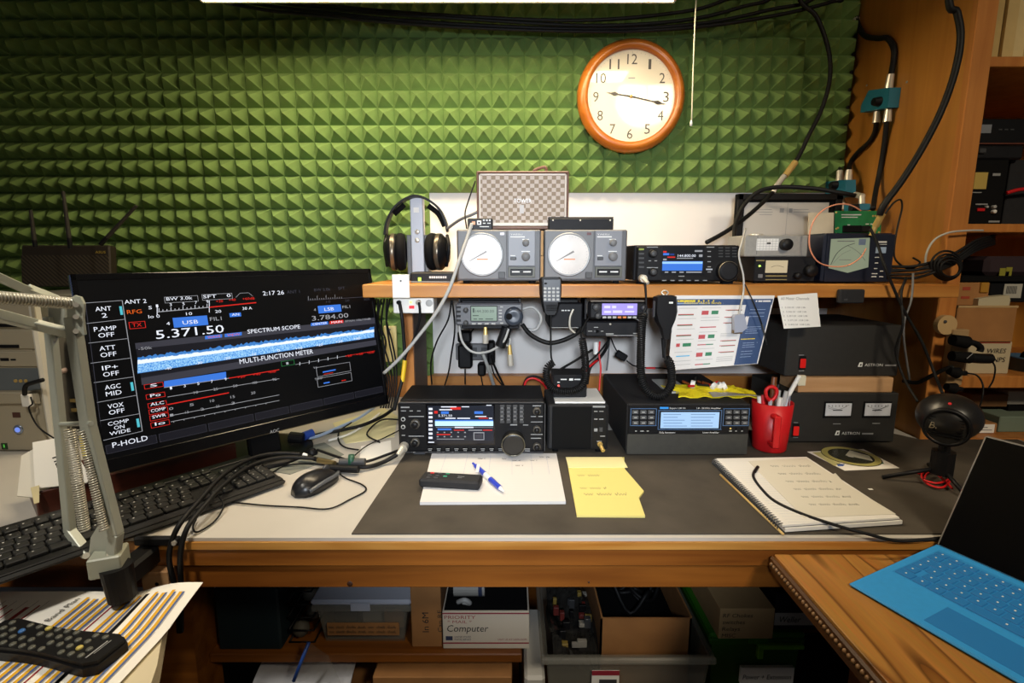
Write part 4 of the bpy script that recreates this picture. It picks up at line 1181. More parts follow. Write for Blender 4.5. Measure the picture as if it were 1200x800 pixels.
# ---- red mug with pens
c = P(903, 533, z=MT); c.y += .045; c.x = P(903, 500, Y=c.y).x
t = thing('red_mug', 'red plastic mug full of pens beside the amplifier', 'mug', (c.x, c.y, MT))
hm = .118
part('body', t, lambda b: b.lathe([(0, 0), (.036, 0), (.038, .004), (.039, .02), (.0395, .022), (.046, hm), (.044, hm), (.037, .006), (0, .006)], (c.x, c.y, MT), (0, 0, 1), 32, RED))
hx = P(910.5, 500, Y=c.y - .06).x - c.x - .0075
part('handle', t, lambda b: (b.box(c.x + hx, c.x + hx + .015, c.y - .066, c.y - .056, MT + .022, MT + .10, RED, .003), b.box(c.x + hx, c.x + hx + .015, c.y - .062, c.y - .038, MT + .088, MT + .10, RED, .003), b.box(c.x + hx, c.x + hx + .015, c.y - .062, c.y - .036, MT + .022, MT + .034, RED, .003)))
pens = [('pen', 'red capped pen standing in the red mug', RED, -.028, -.005, .135, .004, (-.1, .1)),
        ('scissors_handle', 'red scissors handle standing in the red mug', RED, -.014, -.016, .14, .009, (-.02, -.1)),
        ('marker', 'white marker standing at the left of the mug', WHT, -.034, .0, .13, .005, (-.2, 0)),
        ('marker', 'white capped marker at the front of the mug', WHT, .002, -.028, .134, .005, (.02, -.12)),
        ('screwdriver', 'brown handled tool standing tallest in the mug', mat('amber handle', '6e3e1e', .3), .004, .01, .175, .006, (.05, .05)),
        ('pen', 'grey pen standing in the middle of the mug', LGR, .012, .0, .145, .004, (.03, .0)),
        ('pen', 'black pen leaning at the back of the mug', BLK, .018, .014, .155, .004, (.15, .1)),
        ('pen', 'clear pen leaning right in the mug', mat('clear grey pen', 'b9b9b6', .2), .026, -.008, .145, .005, (.12, -.05)),
        ('pen', 'silver tipped pen at the right rim of the mug', SILVER, .034, -.004, .132, .004, (.2, .0))]
for nm, lb, m_, dx, dy, L_, r_, ln in pens:
    d = V((ln[0], ln[1], 1)).normalized()
    top = V((c.x + dx, c.y + dy, MT + L_)); q = top - d * (L_ - .01) * .8
    if nm == 'scissors_handle':
        b = MB(); b.tube([top + V((-.011, 0, -.006)), top + V((-.012, 0, .010)), top + V((0, 0, .018)), top + V((.012, 0, .01)), top + V((.011, 0, -.006)), top + V((0, 0, -.016)), top + V((-.011, 0, -.006))], .0045, m_); b.cyl(top - V((0, 0, .014)), top - V((0, 0, .11)), .005, SILVER, .002, 8); b.build(nm, label=lb, cat='scissors')
        continue
    t = thing(nm, lb, 'pen' if nm != 'screwdriver' else 'tool', q, 'pens in the red mug')
    part('barrel', t, lambda b: b.cyl(q, top - d * .03, r_, m_, n=10))
    part('cap', t, lambda b: (b.cyl(top - d * .03, top, r_ * 1.15, m_, r_ * .9, 10), b.box(top.x + r_, top.x + r_ + .001, top.y - .001, top.y + .001, top.z - .03, top.z, m_)))
# white toothbrush-like brush leaning on the block
t = thing('cleaning_brush', 'white plastic brush leaning between mug and wood block', 'brush', P(924, 464, Y=1.19))
p0, p1 = P(925, 461, Y=1.195), P(937, 440, Y=1.20)
part('handle', t, lambda b: b.tube([p0 + (p0 - p1) * 1.4, p0, p1], .0055, WHT))
part('bristles', t, lambda b: b.box(p1.x - .004, p1.x + .014, p1.y - .005, p1.y + .005, p1.z - .024, p1.z + .001, CREAM, .001))

# ---- two power supplies with a block between
APS = mat('power supply black', '232220', .6, noise=.1, scale=80)
def rocker(t, f, u, v):
    k = part('rocker_frame', t, lambda b: f.rect(b, u - 4, v - 8, u + 4, v + 7.5, 0, .002, BLK, .0005), f.M)
    part('rocker', k, lambda b: f.rect(b, u - 3, v - 5, u + 3, v + 5.5, .002, .006, em('glowing red switch', 'e8201c', .55), .001), f.M)
def logo(b, f, u, v, k=1):
    f.t(b, 'ASTRON', u + 8, v, u + 29 * k, v, 3.4, INK, .0008)
    b.prism([f.px(*q) for q in ((u, v + .6), (u + 2.2, v - 4.5), (u + 6, v - 4.5), (u + 5, v + .6))], .0004, .0008, INK)
    b.prism([f.px(*q) for q in ((u + 2.2, v - .6), (u + 3, v - 3), (u + 4.6, v - 3), (u + 4, v - .6))], .0008, .001, BLK)
    bars(f, b, PINK, [(u + 32 * k, v - 2, u + 45 * k, v - .2)], .0008)
Y = 1.22
f = FY(Y)
t = thing('power_supply', 'black power supply with two white meters, lower of the stack', 'power supply', P(985, 520, Y=1.3), 'stacked power supplies')
(xa, za), (xb, zb) = f.px(922, 519), f.px(1054, 460.5)
za = MT + .004
zbl = zb
part('case', t, lambda b: b.box(xa, xb, za, zb, -.21, 0, APS, .002), f.M)
for u0, u1 in ((965, 998), (1011, 1044)):
    k = part('meter_frame', t, lambda b: f.rect(b, u0, 470, u1, 489, 0, .003, BLK, .001), f.M)
    part('meter_face', k, lambda b: f.rect(b, u0 + 1.5, 472, u1 - 1.5, 486.5, .003, .004, mat('meter white', 'cfd2da', .35)), f.M)
    part('scale', k, lambda b: (b.tube([V((*f.px(u0 + 4, 475), .0043)), V((*f.px((u0 + u1) / 2, 479), .0043)), V((*f.px(u1 - 4, 473.5), .0043))], .0004, DKG, 4), bars(f, b, DKG, [(u0 + 10, 479.5, u0 + 21, 480.5)] + [(u0 + 5 + i * 4, 474, u0 + 5.5 + i * 4, 476) for i in range(6)], .0043)), f.M)
    part('needle', k, lambda b: b.cyl((*f.px((u0 + u1) / 2 - 4, 481), .0045), (*f.px(u1 - 4, 475), .0045), .0004, BLK, n=4) if u0 > 1000 else b.cyl((*f.px((u0 + u1) / 2 - 4, 480), .0045), (*f.px(u0 + 4, 477), .0045), .0004, BLK, n=4), f.M)
rocker(t, f, 932, 504)
part('lettering', t, lambda b: (logo(b, f, 978, 509), bars(f, b, PINK, [(976, 496, 985, 496.8), (1022, 495.5, 1031, 496.3), (930, 494.5, 935, 495.2), (929, 512, 935, 512.6)], .0008)), f.M)
for x in (xa + .02, xb - .02):
    for y in (Y + .02, Y + .18): part('foot', t, lambda b: b.cyl((x, y, MT), (x, y, za + .001), .009, BLKM, n=10))
f = FY(1.225)
PINE = wood('raw pine block', 'b8895a', 'cfa578', 0, 8, 10, rough=.7)
(xa, _), (xb, zb2) = f.px(936, 450), f.px(1048, 442.5)
zup = zb2
b = MB(f.M); b.box(xa, xb, zbl, zb2, -.09, 0, PINE, .002)
b.build('wood_block', label='raw pine block between the two power supplies', cat='wood block')
f = FY(1.24)
t = thing('power_supply', 'black power supply without meters, upper of the stack', 'power supply', P(990, 442, Y=1.3), 'stacked power supplies')
(xa, _), (xb, zb) = f.px(922, 410), f.px(1059, 381)
part('case', t, lambda b: b.box(xa, xb, zup, zb, -.25, 0, APS, .003), f.M)
rocker(t, f, 940, 425)
part('lettering', t, lambda b: (logo(b, f, 1005, 429), bars(f, b, PINK, [(936, 415.5, 942, 416.3), (936, 434, 942, 434.6)], .0008)), f.M)

# ---- ball microphone on tripod
c = P(1112, 488, Y=.99)
rb = .054
t = thing('ball_microphone', 'black ball-shaped desk microphone on a tripod', 'microphone', (c.x, c.y, MT))
SB = mat('satin black ball', '1b1a19', .33)
part('ball', t, lambda b: b.lathe([(rb * math.sin(math.pi * i / 20), -rb * .86 * math.cos(math.pi * i / 20)) for i in range(21)], c, (0, 0, 1), 32, SB))
dcam = (V((0, 0, CZ)) - c); dcam.z = 0; dcam.normalize()
dd = (dcam + V((-.05, 0, -.12))).normalized()
rx = V((0, 0, 1)).cross(dd)
fm = Face(c + dd * (rb * .80), rx, dd.cross(rx))
part('grille_ring', t, lambda b: b.lathe([(.039, -.006), (.039, .003), (.035, .006), (.033, .003)], (0, -.007, 0), (0, 0, 1), 32, BLK), fm.M)
part('grille', t, lambda b: [b.lathe([(.033, .002), (0, .005)], (0, -.007, 0), (0, 0, 1), 28, mat('grille mesh', '2a2825', .5, .4)), [b.box(-.026, .026, y_, y_ + .0012, .002, .006, BLKM) for y_ in [-.030 + .006 * i for i in range(9)] if abs(y_ + .007) < .021]], fm.M)
part('lettering', t, lambda b: (b.text('Blue', -.026, -.011, .030, .014, .0072, mat('warm badge', 'b8a98a', .3, .8), .2), ), fm.M)
part('red_lamp', t, lambda b: b.ball(c + V((dd.x * .036, dd.y * .036, .034)), .003, em('dim red lamp', 'c02020', .8), 8))
part('stem', t, lambda b: (b.cyl((c.x, c.y, MT + .03), (c.x, c.y, c.z - rb * .8), .010, BLK), b.cyl((c.x, c.y, MT + .022), (c.x, c.y, MT + .07), .02, BLK)))
for q in (P(1034, 559, z=MT + .004), P(1136, 585, z=MT + .004), V((c.x + .05, c.y + .09, MT + .004))):
    part('leg', t, lambda b: b.tube([V((c.x, c.y, MT + .035)), q], .0042, BLK))

# ================================================================== papers and small things on the mat
def flat_poly(pxs, z, th, m, name, label, cat, extra=None):
    t = thing(name, label, cat, P(*pxs[0], z=z))
    pl = [P(*q, z=z + th) for q in pxs]
    part('sheet', t, lambda b: b.prism([(p.x, p.y) for p in pl], z, z + th, m))
    if extra: extra(t, Face((0, 0, z + th), (1, 0, 0), (0, 1, 0)))
    return t
LOG = mat('log sheet paper', 'cdcac8', .85)
def loglines(t, f):
    LN = mat('blue rule print', '9fa6bb', .8)
    def g(b):
        for i in range(17):
            v = 535 + i * 2.9
            f.t(b, '-', 507 - i * 1.0, v, 655 + i * .2, v, .28, LN, .0003)
        for u in (523, 548, 575, 600, 622, 640):
            pa, pb = f.px(u, 533), f.px(u + (u - 600) * .12, 556)
            b.box(pa[0] - .0003, pa[0] + .0003, pb[1], pa[1], .0001, .0003, LN)
        for u, v, w_ in ((600, 540, 10), (588, 538, 7), (621, 540, 8), (604, 546, 9), (560, 538, 8), (632, 536, 12)):
            f.scrawl(b, u, v, u + w_, v, 1.3, MARK, .0004)
    part('ruling', t, g, f.M)
flat_poly([(506, 531), (652, 531), (663, 587), (492, 588)], MT, .006, LOG, 'log_sheets', 'stack of white ruled log sheets in front of the base transceiver', 'paper', loglines)
YP_ = mat('yellow legal paper', 'd6c878', .85)
def yl(t, f):
    part('binding_strip', t, lambda b: b.box(f.px(664, 540)[0], f.px(731, 540)[0], f.px(690, 548)[1], f.px(690, 536)[1], 0, .0015, mat('pale yellow strip', 'ded59c', .8)), f.M)
    PEN = mat('pencil grey', 'a59d6c', .8)
    part('handwriting', t, lambda b: (f.scrawl(b, 677, 558, 706, 558, 2.2, PEN), f.scrawl(b, 680, 573, 711, 573, 2.2, PEN), f.scrawl(b, 685, 581, 735, 580, 3, PEN), f.t(b, '-', 674, 553, 722, 553, .3, PEN, .0006), f.t(b, '-', 674, 566, 722, 565, .3, PEN, .0006), f.t(b, '-', 688, 584.5, 735, 583.5, .3, PEN, .0006)), f.M)
flat_poly([(664, 536.5), (731.5, 535.5), (732, 549), (754.5, 575), (748.5, 583), (756, 604), (676, 603.5)], MT, .004, YP_, 'yellow_notepad', 'torn yellow legal pad with pencil notes on the mat', 'notepad', yl)

# remote control lying on the log sheets
def lying_box(name, label, cat, A, B, wid, h, z, m, bv=.004):
    """a slab lying with its long axis from A to B (points on the surface)"""
    d = V((B.x - A.x, B.y - A.y, 0)); L_ = d.length; d.normalize()
    f = Face((A.x, A.y, z), d, V((-d.y, d.x, 0)))
    t = thing(name, label, cat, (A.x, A.y, z))
    part('body', t, lambda b: b.box(0, L_, -wid / 2, wid / 2, 0, h, m, bv), f.M)
    return t, f, L_
A, B = P(494, 565, z=MT + .008), P(564, 569, z=MT + .008)
t, f, L_ = lying_box('remote_control', 'slim black remote control lying on the log sheets', 'remote control', A, B, .040, .018, MT + .006, CHAR)
for i, (x, y, m_) in enumerate([(.020, .011, RED), (.036, .010, DKG), (.052, .011, mat('green key', '2a8a68', .5)), (.018, -.001, DKG), (.034, -.001, DKG), (.050, -.002, mat('green key', '2a8a68')), (.018, -.011, DKG), (.033, -.011, DKG)]):
    part('key', t, lambda b: b.box(x - .004, x + .004, y - .0025, y + .0025, .018, .0198, m_, .0008), f.M)
part('lettering', t, lambda b: (b.box(.075, .088, .002, .0035, .0179, .0182, PINK), b.box(.075, .085, -.004, -.003, .0179, .0182, PINK)), f.M)
# ball pen
A, B = P(556, 544, z=MT + .012), P(589, 574, z=MT + .012)
t = thing('ballpoint_pen', 'blue and white ballpoint pen lying on the log sheets', 'pen', (A.x, A.y, MT + .006))
BLU = mat('blue pen', '2a3fb8', .3)
z_ = MT + .0115
q = lambda k: V((A.x + (B.x - A.x) * k, A.y + (B.y - A.y) * k, z_))
part('push_button', t, lambda b: b.cyl(q(-.06), q(.06), .0025, BLU, n=10))
part('upper_barrel', t, lambda b: b.cyl(q(.06), q(.5), .005, BLU, .0055, 12))
part('clip', t, lambda b: b.box(q(.1).x, q(.14).x + .004, min(q(.1).y, q(.4).y), max(q(.1).y, q(.4).y), z_ + .005, z_ + .0065, WHT))
part('white_band', t, lambda b: b.cyl(q(.42), q(.6), .0057, WHT, .0057, 12))
part('lower_barrel', t, lambda b: b.cyl(q(.6), q(.93), .0056, BLU, .005, 12))
part('tip', t, lambda b: b.cyl(q(.93), q(1.04), .0045, WHT, .0015, 12))

# ---- spiral notebook
t = thing('spiral_notebook', 'open white spiral notebook at the right of the mat', 'notebook', P(917, 619, z=MT))
pg = [P(837, 537, z=MT + .012), P(945, 535, z=MT + .012), P(1054, 606, z=MT + .012), P(917, 615, z=MT + .012)]
def slab(pl, z0, z1, m, dx=0, dy=0):
    return lambda b: b.prism([(p.x + dx, p.y + dy) for p in pl], z0, z1, m)
NB = mat('notebook paper', 'dad7d1', .85)
part('back_cover', t, slab(pg, MT, MT + .0015, BLK, .004, -.004))
part('page_block', t, slab(pg, MT + .0015, MT + .008, NB, .003, -.004))
part('dark_divider', t, slab(pg, MT + .008, MT + .0086, DKG, .001, -.001))
part('top_pages', t, slab(pg, MT + .0086, MT + .012, NB))
f = Face((0, 0, MT + .012), (1, 0, 0), (0, 1, 0))
def nlines(b):
    a, bq, cq, dq = [V((p.x, p.y, 0)) for p in pg]
    for i in range(1, 30):
        k = i / 30
        l, r_ = a.lerp(dq, k), bq.lerp(cq, k)
        b.box(l.x + .014, l.x + .075, l.y - .0003, l.y + .0003, .0001, .0003, mat('faint rule', 'c4c6cc', .8))
part('ruling', t, nlines, f.M)
lp = [P(877, 540, z=MT + .0128), P(945, 536.5, z=MT + .0128), P(975, 556, z=MT + .0128), P(979, 554, z=MT + .0128), P(990, 566, z=MT + .0128), P(1050, 602, z=MT + .0128), P(942, 606, z=MT + .0128)]
part('loose_page', t, slab(lp, MT + .0122, MT + .0128, mat('cream loose page', 'cdc8ba', .85)))
def scr(b):
    for i in range(6):
        k = i / 6
        f.scrawl(b, 905 + i * 9, 548 + i * 9, 950 + i * 12, 547 + i * 9, 2.4, mat('faint pencil', 'b1aea4', .8), .0012)
part('handwriting', t, scr, f.M)
part('spiral_binding', t, lambda b: b.coil([V((pg[0].x, pg[0].y, MT + .006)), V(((pg[0].x + pg[3].x) / 2, (pg[0].y + pg[3].y) / 2, MT + .006)), V((pg[3].x, pg[3].y, MT + .006))], .0068, .0011, DKG, .0072, 5))
b = MB(); b.tube([P(844, 556, z=MT + .002), P(918, 626, z=MT + .002)], .0022, mat('bamboo', 'c9a866', .6), 8)
b.build('bamboo_skewer', label='thin bamboo skewer lying along the notebook spiral', cat='stick')
t = thing('usb_lead', 'black lead with small plug lying across the notebook', 'cord', P(886, 550, z=MT + .012))
zc = MT + .0135
part('plug', t, lambda b: b.cyl(P(888, 547, z=zc), P(884, 553, z=zc), .0035, BLK, n=10))
part('cord', t, lambda b: b.tube([P(884, 552, z=zc), P(883, 559, z=zc), P(892, 572, z=zc), P(908, 587, z=zc), P(940, 602, z=zc), P(985, 617, z=zc), P(1015, 625, z=DESK + .012), P(1048, 633, Y=.779), P(1085, 632, Y=.779), P(1110, 629, Y=.80)], .0028, RUB))

# ---- discs and leaflets
t = flat_poly([(946, 529), (1012, 526), (1054, 548), (990, 551)], MT, .0008, PAPER, 'leaflets', 'white printed leaflets under the disc beside the power supply', 'leaflet',
   lambda t, f: part('print', t, lambda b: (b.prism([f.px(*q) for q in ((952, 530), (970, 529), (985, 543), (978, 546))], 0, .0004, mat('print ochre', 'b8b27a', .7)), b.prism([f.px(*q) for q in ((1028, 537), (1036, 543), (1024, 544))], 0, .0004, PG), b.prism([f.px(*q) for q in ((980, 543), (990, 544), (988, 546), (982, 546))], 0, .0004, mat('blue print', '3a56a0', .6))), f.M))
c = P(997, 534, z=MT + .002)
t = thing('compact_disc', 'printed compact disc lying on the leaflets', 'disc', (c.x, c.y, MT))
part('disc', t, lambda b: b.lathe([(.008, .0009), (.008, .0021), (.060, .0021), (.060, .0009), (.008, .0009)], (c.x, c.y, MT), (0, 0, 1), 40, mat('disc dark print', '2a2a1e', .25), False))
part('printed_band', t, lambda b: b.lathe([(.046, .0022), (.059, .0022)], (c.x, c.y, MT), (0, 0, 1), 40, mat('disc ochre print', 'a8a05a', .3), False))
part('pale_print', t, lambda b: b.prism([(c.x - .01, c.y + .004), (c.x + .03, c.y - .03), (c.x + .043, c.y + .0), (c.x + .02, c.y + .035)], MT + .0021, MT + .0023, mat('disc pale print', 'b9b6a4', .3)))
b = MB(); b.box(*(lambda p: (p.x - .004, p.x + .004, p.y - .003, p.y + .002))(P(1020, 573, z=MT)), MT, MT + .0006, PAPER)
b.build('paper_scrap', label='tiny white paper scrap on the dark mat', cat='paper scrap')
t = thing('red_test_lead', 'red test leads heaped on the mat below the ball microphone', 'cord', P(1095, 560, z=MT))
part('lead', t, lambda b: b.tube([P(u, v, z=MT + .006) for u, v in ((1078, 552), (1092, 549), (1108, 553), (1113, 563), (1104, 571), (1089, 568), (1080, 558), (1086, 552), (1100, 557), (1116, 572))], .0022, RED))
part('lead', t, lambda b: b.tube([P(u, v, z=MT + .011) for u, v in ((1082, 562), (1098, 566), (1112, 560), (1104, 551), (1088, 554), (1083, 560))], .002, RED))
part('clip', t, lambda b: b.cyl(P(1076, 553, z=MT + .006), P(1094, 550, z=MT + .008), .0045, RED, .0025))
b = MB(); q = P(445, 527, z=DESK); b.prism([(p.x, p.y) for p in (P(423, 523, z=DESK), P(458, 516, z=DESK), P(459, 532, z=DESK), P(421, 541, z=DESK))], DESK, DESK + .0008, PAPER)
b.build('paper_slip', label='small white paper slip lying left of the base transceiver', cat='paper')
b = MB(); b.prism([(p.x, p.y) for p in (P(352, 525, z=DESK), P(380, 519, z=DESK), P(403, 533, z=DESK), P(340, 556, z=DESK), P(315, 552, z=DESK))], DESK, DESK + .002, mat('grey green pad', '7d7f76', .8))
b.build('mouse_pad', label='small grey green pad under the cables by the mouse', cat='pad')
b = MB(); b.prism([(p.x, p.y) for p in (P(390, 496, z=DESK), P(450, 478, z=DESK), P(466, 488, z=DESK), P(462, 512, z=DESK), P(405, 520, z=DESK))], DESK, DESK + .0012, mat('pale yellow sheet', 'cfc79a', .8))
b.build('yellow_sheet', label='pale yellow sheet of paper under the cables behind the mouse', cat='paper')
# ================================================================== left end of the bench
# ---- monitor
YAW, TILT = .8392, .1648
MC = V((-.557, 1.121, CZ - .2074))
mux = V((math.cos(YAW), math.sin(YAW), 0)); mn = V((math.sin(YAW), -math.cos(YAW), 0))
muy = V((0, 0, 1)) * math.cos(TILT) - mn * math.sin(TILT)
f = Face(MC, mux, muy)
W_, H_ = .305, .181
t = thing('computer_monitor', 'large black computer monitor showing a spectrum scope display', 'monitor', (MC.x - mn.x * .06, MC.y - mn.y * .06, DESK))
GLB = mat('gloss black bezel', '0c0c0e', .22)
part('housing', t, lambda b: b.box(-W_, W_, -H_, H_, -.022, 0, GLB, .003), f.M)
part('rear_hump', t, lambda b: b.box(-.16, .16, -.12, .09, -.055, -.022, BLK, .012), f.M)
part('bezel', t, lambda b: [b.box(*q, 0, .002, GLB, .0008) for q in ((-W_, W_, H_ - .012, H_), (-W_, W_, -H_, -H_ + .024), (-W_, -W_ + .008, -H_, H_), (W_ - .008, W_, -H_, H_))], f.M)
part('chrome_edge', t, lambda b: (b.box(-W_ - .002, -W_, -H_ + .02, H_ - .002, -.012, .001, mat('blue chrome edge', '8fa4d8', .15, .9)), b.box(-W_, W_, -H_ - .0015, -H_, -.004, .001, mat('dull bronze edge', '6d6350', .35, .7))), f.M)
part('screen', t, lambda b: b.box(-W_ + .008, W_ - .008, -H_ + .024, H_ - .012, 0, .001, em('monitor black', '07080b', .5)), f.M)
part('neck', t, lambda b: (b.box(-.035, .035, -.238, -.02, -.075, -.055, BLK, .004)), f.M)
part('base', t, lambda b: b.lathe([(0, 0), (.12, 0), (.12, .008), (.10, .012), (0, .012)], (MC.x - mn.x * .06, MC.y - mn.y * .06, DESK), (0, 0, 1), 32, BLK))
ME = .0014
part('badge', t, lambda b: f.t(b, 'AOC', 316, 508, 327, 505, 4, SILVER, .0024), f.M)
def mon(b):
    d = ME
    def seg(p, q, w, m):
        (x0, y0), (x1, y1) = f.px(*p), f.px(*q)
        v_ = V((x1 - x0, y1 - y0, 0)); n_ = V((-v_.y, v_.x, 0)).normalized() * w / 2
        A, B = V((x0, y0, d)), V((x1, y1, d))
        b.add([A - n_, B - n_, B + n_, A + n_], [(0, 1, 2, 3)], m)
    def frame(u0, v0, u1, v1, w, m):
        (x0, y0), (x1, y1) = f.px(u0, v0), f.px(u1, v1)
        y0, y1 = max(y0, y1), min(y0, y1)
        for q in ((x0, x1, y0 - w, y0), (x0, x1, y1, y1 + w), (x0, x0 + w, y1, y0), (x1 - w, x1, y1, y0)): b.box(*q, d - .0003, d, m)
    T = lambda s_, uL, vL, uR, vR, h, m: f.t(b, s_, uL, vL, uR, vR, h, m, d + .0006)
    # left soft keys
    L = [(100, 355), (101.5, 379), (103.5, 402), (106, 425.5), (109, 448.4), (112.4, 471.6), (116, 493), (120, 516)]
    Rr = [(143, 352), (146, 374), (149, 396.6), (152.6, 419.4), (156, 441.4), (159.6, 463), (163, 484.6), (166.6, 505)]
    names = [('ANT', '2'), ('P.AMP', 'OFF'), ('ATT', 'OFF'), ('IP+', 'OFF'), ('AGC', 'MID'), ('VOX', 'OFF'), ('COMP', 'ON', 'WIDE')]
    for a, c in zip(L, Rr): seg(a, c, .0008, LG_E)
    seg(L[0], L[-1], .0008, GRY_E); seg(Rr[0], Rr[-1], .0012, LG_E)
    for i in range(7):
        xl, yt = f.px(*L[i]); xr, _ = f.px(*Rr[i]); yb = f.px(*L[i + 1])[1]
        n = len(names[i]); h = .0085 if n < 3 else .007
        for k, s_ in enumerate(names[i]):
            wd = .0078 * len(s_) if s_ != 'P.AMP' else .033
            cy = yt - (yt - yb) * ((k + 1) / (n + 1)) - h * .45
            b.text(s_, (xl + xr) / 2 - wd / 2 - .003, cy, wd, h, d + .0002, WHT_E)
        if i in (0, 4, 6): b.box(xr - .006, xr - .002, (yt + yb) / 2 - .007, (yt + yb) / 2 + .009, d - .0003, d, CYN_E)
    T('ANT 2', 146, 357, 171.5, 354, 5, WHT_E)
    T('RFG', 149, 369, 166, 366, 5, ORG_E)
    frame(150.5, 377.5, 171, 384, .0009, RED_E); T('TX', 155, 383.5, 166, 382, 4.6, RED_E)
    T('S', 174, 362.5, 178, 362, 4, WHT_E); T('Io 0', 174, 373.5, 187, 371.5, 4, WHT_E)
    seg((184, 365.5), (245, 360), .0016, LG_E); seg((245, 360), (300, 354.5), .0022, RED_E); seg((245, 366), (245, 352), .0012, WHT_E); seg((184, 369), (184, 358), .0012, WHT_E)
    for k in range(13): u = 186 + k * 4.7; v = 365.3 - (u - 184) * .09; seg((u, v), (u, v - (4 if k % 3 == 0 else 2)), .0008, WHT_E)
    for s_, u, v in (('1', 184, 360), ('3', 200, 358.5), ('5', 215, 357.5), ('7', 229.5, 356), ('9', 243, 355)): T(s_, u - 1.3, v, u + 1.3, v, 3.5, WHT_E)
    for s_, u, v in (('+20', 253, 354.5), ('+40', 268, 353), ('+60dB', 284, 351.5)): T(s_, u, v, u + (8 if len(s_) < 4 else 14), v - .6, 3, RED_E)
    T('10', 218, 369.5, 225, 368.7, 3.5, WHT_E); T('20', 252, 366.8, 259, 366, 3.5, WHT_E); T('30 A', 284, 363.5, 295, 362, 3.5, WHT_E)
    frame(192, 348, 232.5, 353, .0007, LG_E); T('BW 3.0k', 195, 353, 225, 350, 4, WHT_E)
    frame(236, 345, 272.5, 350, .0007, LG_E); T('SFT    0', 238, 350, 270, 347.5, 4, WHT_E)
    seg((276, 348.5), (281, 343.5), .0007, LG_E); seg((281, 343.5), (291, 343), .0007, LG_E); seg((291, 343), (296, 347), .0007, LG_E)
    (x0, y0), (x1, y1) = f.px(202, 372.5), f.px(244, 380.5); b.box(x0, x1, y1, y0, d - .0003, d, BLUE_E); T('USB', 214, 380.5, 232, 378.5, 4.6, WHT_E)
    T('4', 195, 381, 199, 380.8, 4, WHT_E); T('FIL1', 246, 376.5, 259.5, 374.5, 4.5, LG_E)
    (x0, y0), (x1, y1) = f.px(268.5, 367), f.px(282.5, 370.5); b.box(x0, x1, y1, y0, d - .0003, d, BLUE_E); T('AN', 271.5, 370.4, 280, 369.3, 3, WHT_E)
    T('5.371.50', 183, 397, 262.5, 389.5, 10.5, WHT_E)
    T('2:17 26', 308, 347, 332.5, 344, 5, WHT_E); T('ANT 1', 336, 344.5, 351, 343, 4, GRY_E)
    T('BW 3.0k', 368, 342, 387, 340, 3.6, GRY_E); T('SFT', 396, 339.8, 404, 339, 3.6, GRY_E)
    seg((360, 352), (432, 347.5), .0012, GRY_E)
    for k in range(16): seg((361 + k * 2.6, 352 - k * .15), (361 + k * 2.6, (347 if k % 4 == 0 else 350) - k * .15), .0008, LG_E)
    T('10', 382, 355, 387, 354.6, 2.6, GRY_E); T('20', 404, 353.5, 409, 353.2, 2.6, GRY_E); T('30A', 426, 352, 433, 351.6, 2.6, GRY_E)
    (x0, y0), (x1, y1) = f.px(372, 358.5), f.px(400, 365); b.box(x0, x1, y1, y0, d - .0003, d, BLUE_E); T('LSB', 380, 364.5, 391, 363.3, 4, WHT_E)
    T('4', 367.5, 364.5, 370, 364.3, 3.2, LG_E); T('FIL1', 401, 361.5, 410, 360.5, 3.4, LG_E)
    T('3.784.00', 365.5, 376, 408, 371.5, 5.8, LG_E)
    # scope band, header bars
    bL = lambda pts, m, dz=0: b.add([(*f.px(*q), d + dz) for q in pts], [tuple(range(len(pts)))], m)
    bL([(159, 409), (439, 379), (439, 372), (158, 402)], GRY_E)
    T('SPECTRUM SCOPE', 290, 391, 351.5, 384.5, 5, WHT_E)
    (x0, y0), (x1, y1) = f.px(364, 379), f.px(384, 381); bL([(364, 382), (384, 380), (384, 376.5), (364, 378.5)], BLUE_E, .0001); T('CENTER', 366, 381, 383, 379.5, 2.6, WHT_E)
    bL([(386, 379.8), (402, 378.2), (402, 374.7), (386, 376.3)], RED_E, .0001); T('MAIN', 388, 379, 400.5, 377.8, 2.6, WHT_E); T('SPAN 10k/10dB', 404, 377.5, 434, 374.5, 2.4, LG_E)
    bL([(240, 397.5), (260, 395.3), (260, 391.5), (240, 393.6)], BLUE_E, .0001); T('WAVE', 243, 396.6, 258, 395, 2.8, ORG_E); bL([(263, 395), (283, 392.8), (283, 389), (263, 391.2)], BLUE_E, .0001); T('VIEW', 266, 394.2, 281, 392.6, 2.8, ORG_E)
    bL([(165, 443), (440, 397), (439, 379), (159, 409)], DGY_E)
    T('-50k', 162, 410.5, 178, 408.5, 3.5, LG_E)
    def band(f0, f1, jag, m, dz):
        n = 130; top, bot = [], []
        for i in range(n + 1):
            k = i / n; u = 161 + k * 277
            vt = 411.0 - 31.0 * k; h = 28 - 12 * k
            v0 = vt + h * f0 + random.uniform(-jag, jag); v1 = vt + h * f1
            top.append((*f.px(u, v0), d + dz)); bot.append((*f.px(u + (3 if 0 else 0), v1), d + dz))
        vs_ = bot + top
        b.add(vs_, [(i, i + 1, n + 2 + i, n + 1 + i) for i in range(n)], m)
    band(.26, .95, 1.6, em('scope mid blue', '3f7ec8', 1), .0001)
    band(.40, .93, .9, SCOPE, .0002)
    band(.40, .56, .7, em('scope white', 'e8f2ff', 1.05), .0003)
    for s_, u, v in (('-40', 193, 433.5), ('-30', 229, 427), ('-20', 262, 421.5), ('-10', 292, 417), ('0', 325, 412.5), ('+10', 346, 410), ('+20', 370, 406), ('+30', 393, 402), ('+40', 414, 398.5)): T(s_, u, v, u + (8 if s_ != '0' else 2.5), v - 1, 3, WHT_E)
    bL([(166, 451), (441, 404), (440, 398), (165, 442)], GRY_E)
    T('MULTI-FUNCTION METER', 281, 428, 366.5, 412.5, 6, WHT_E)
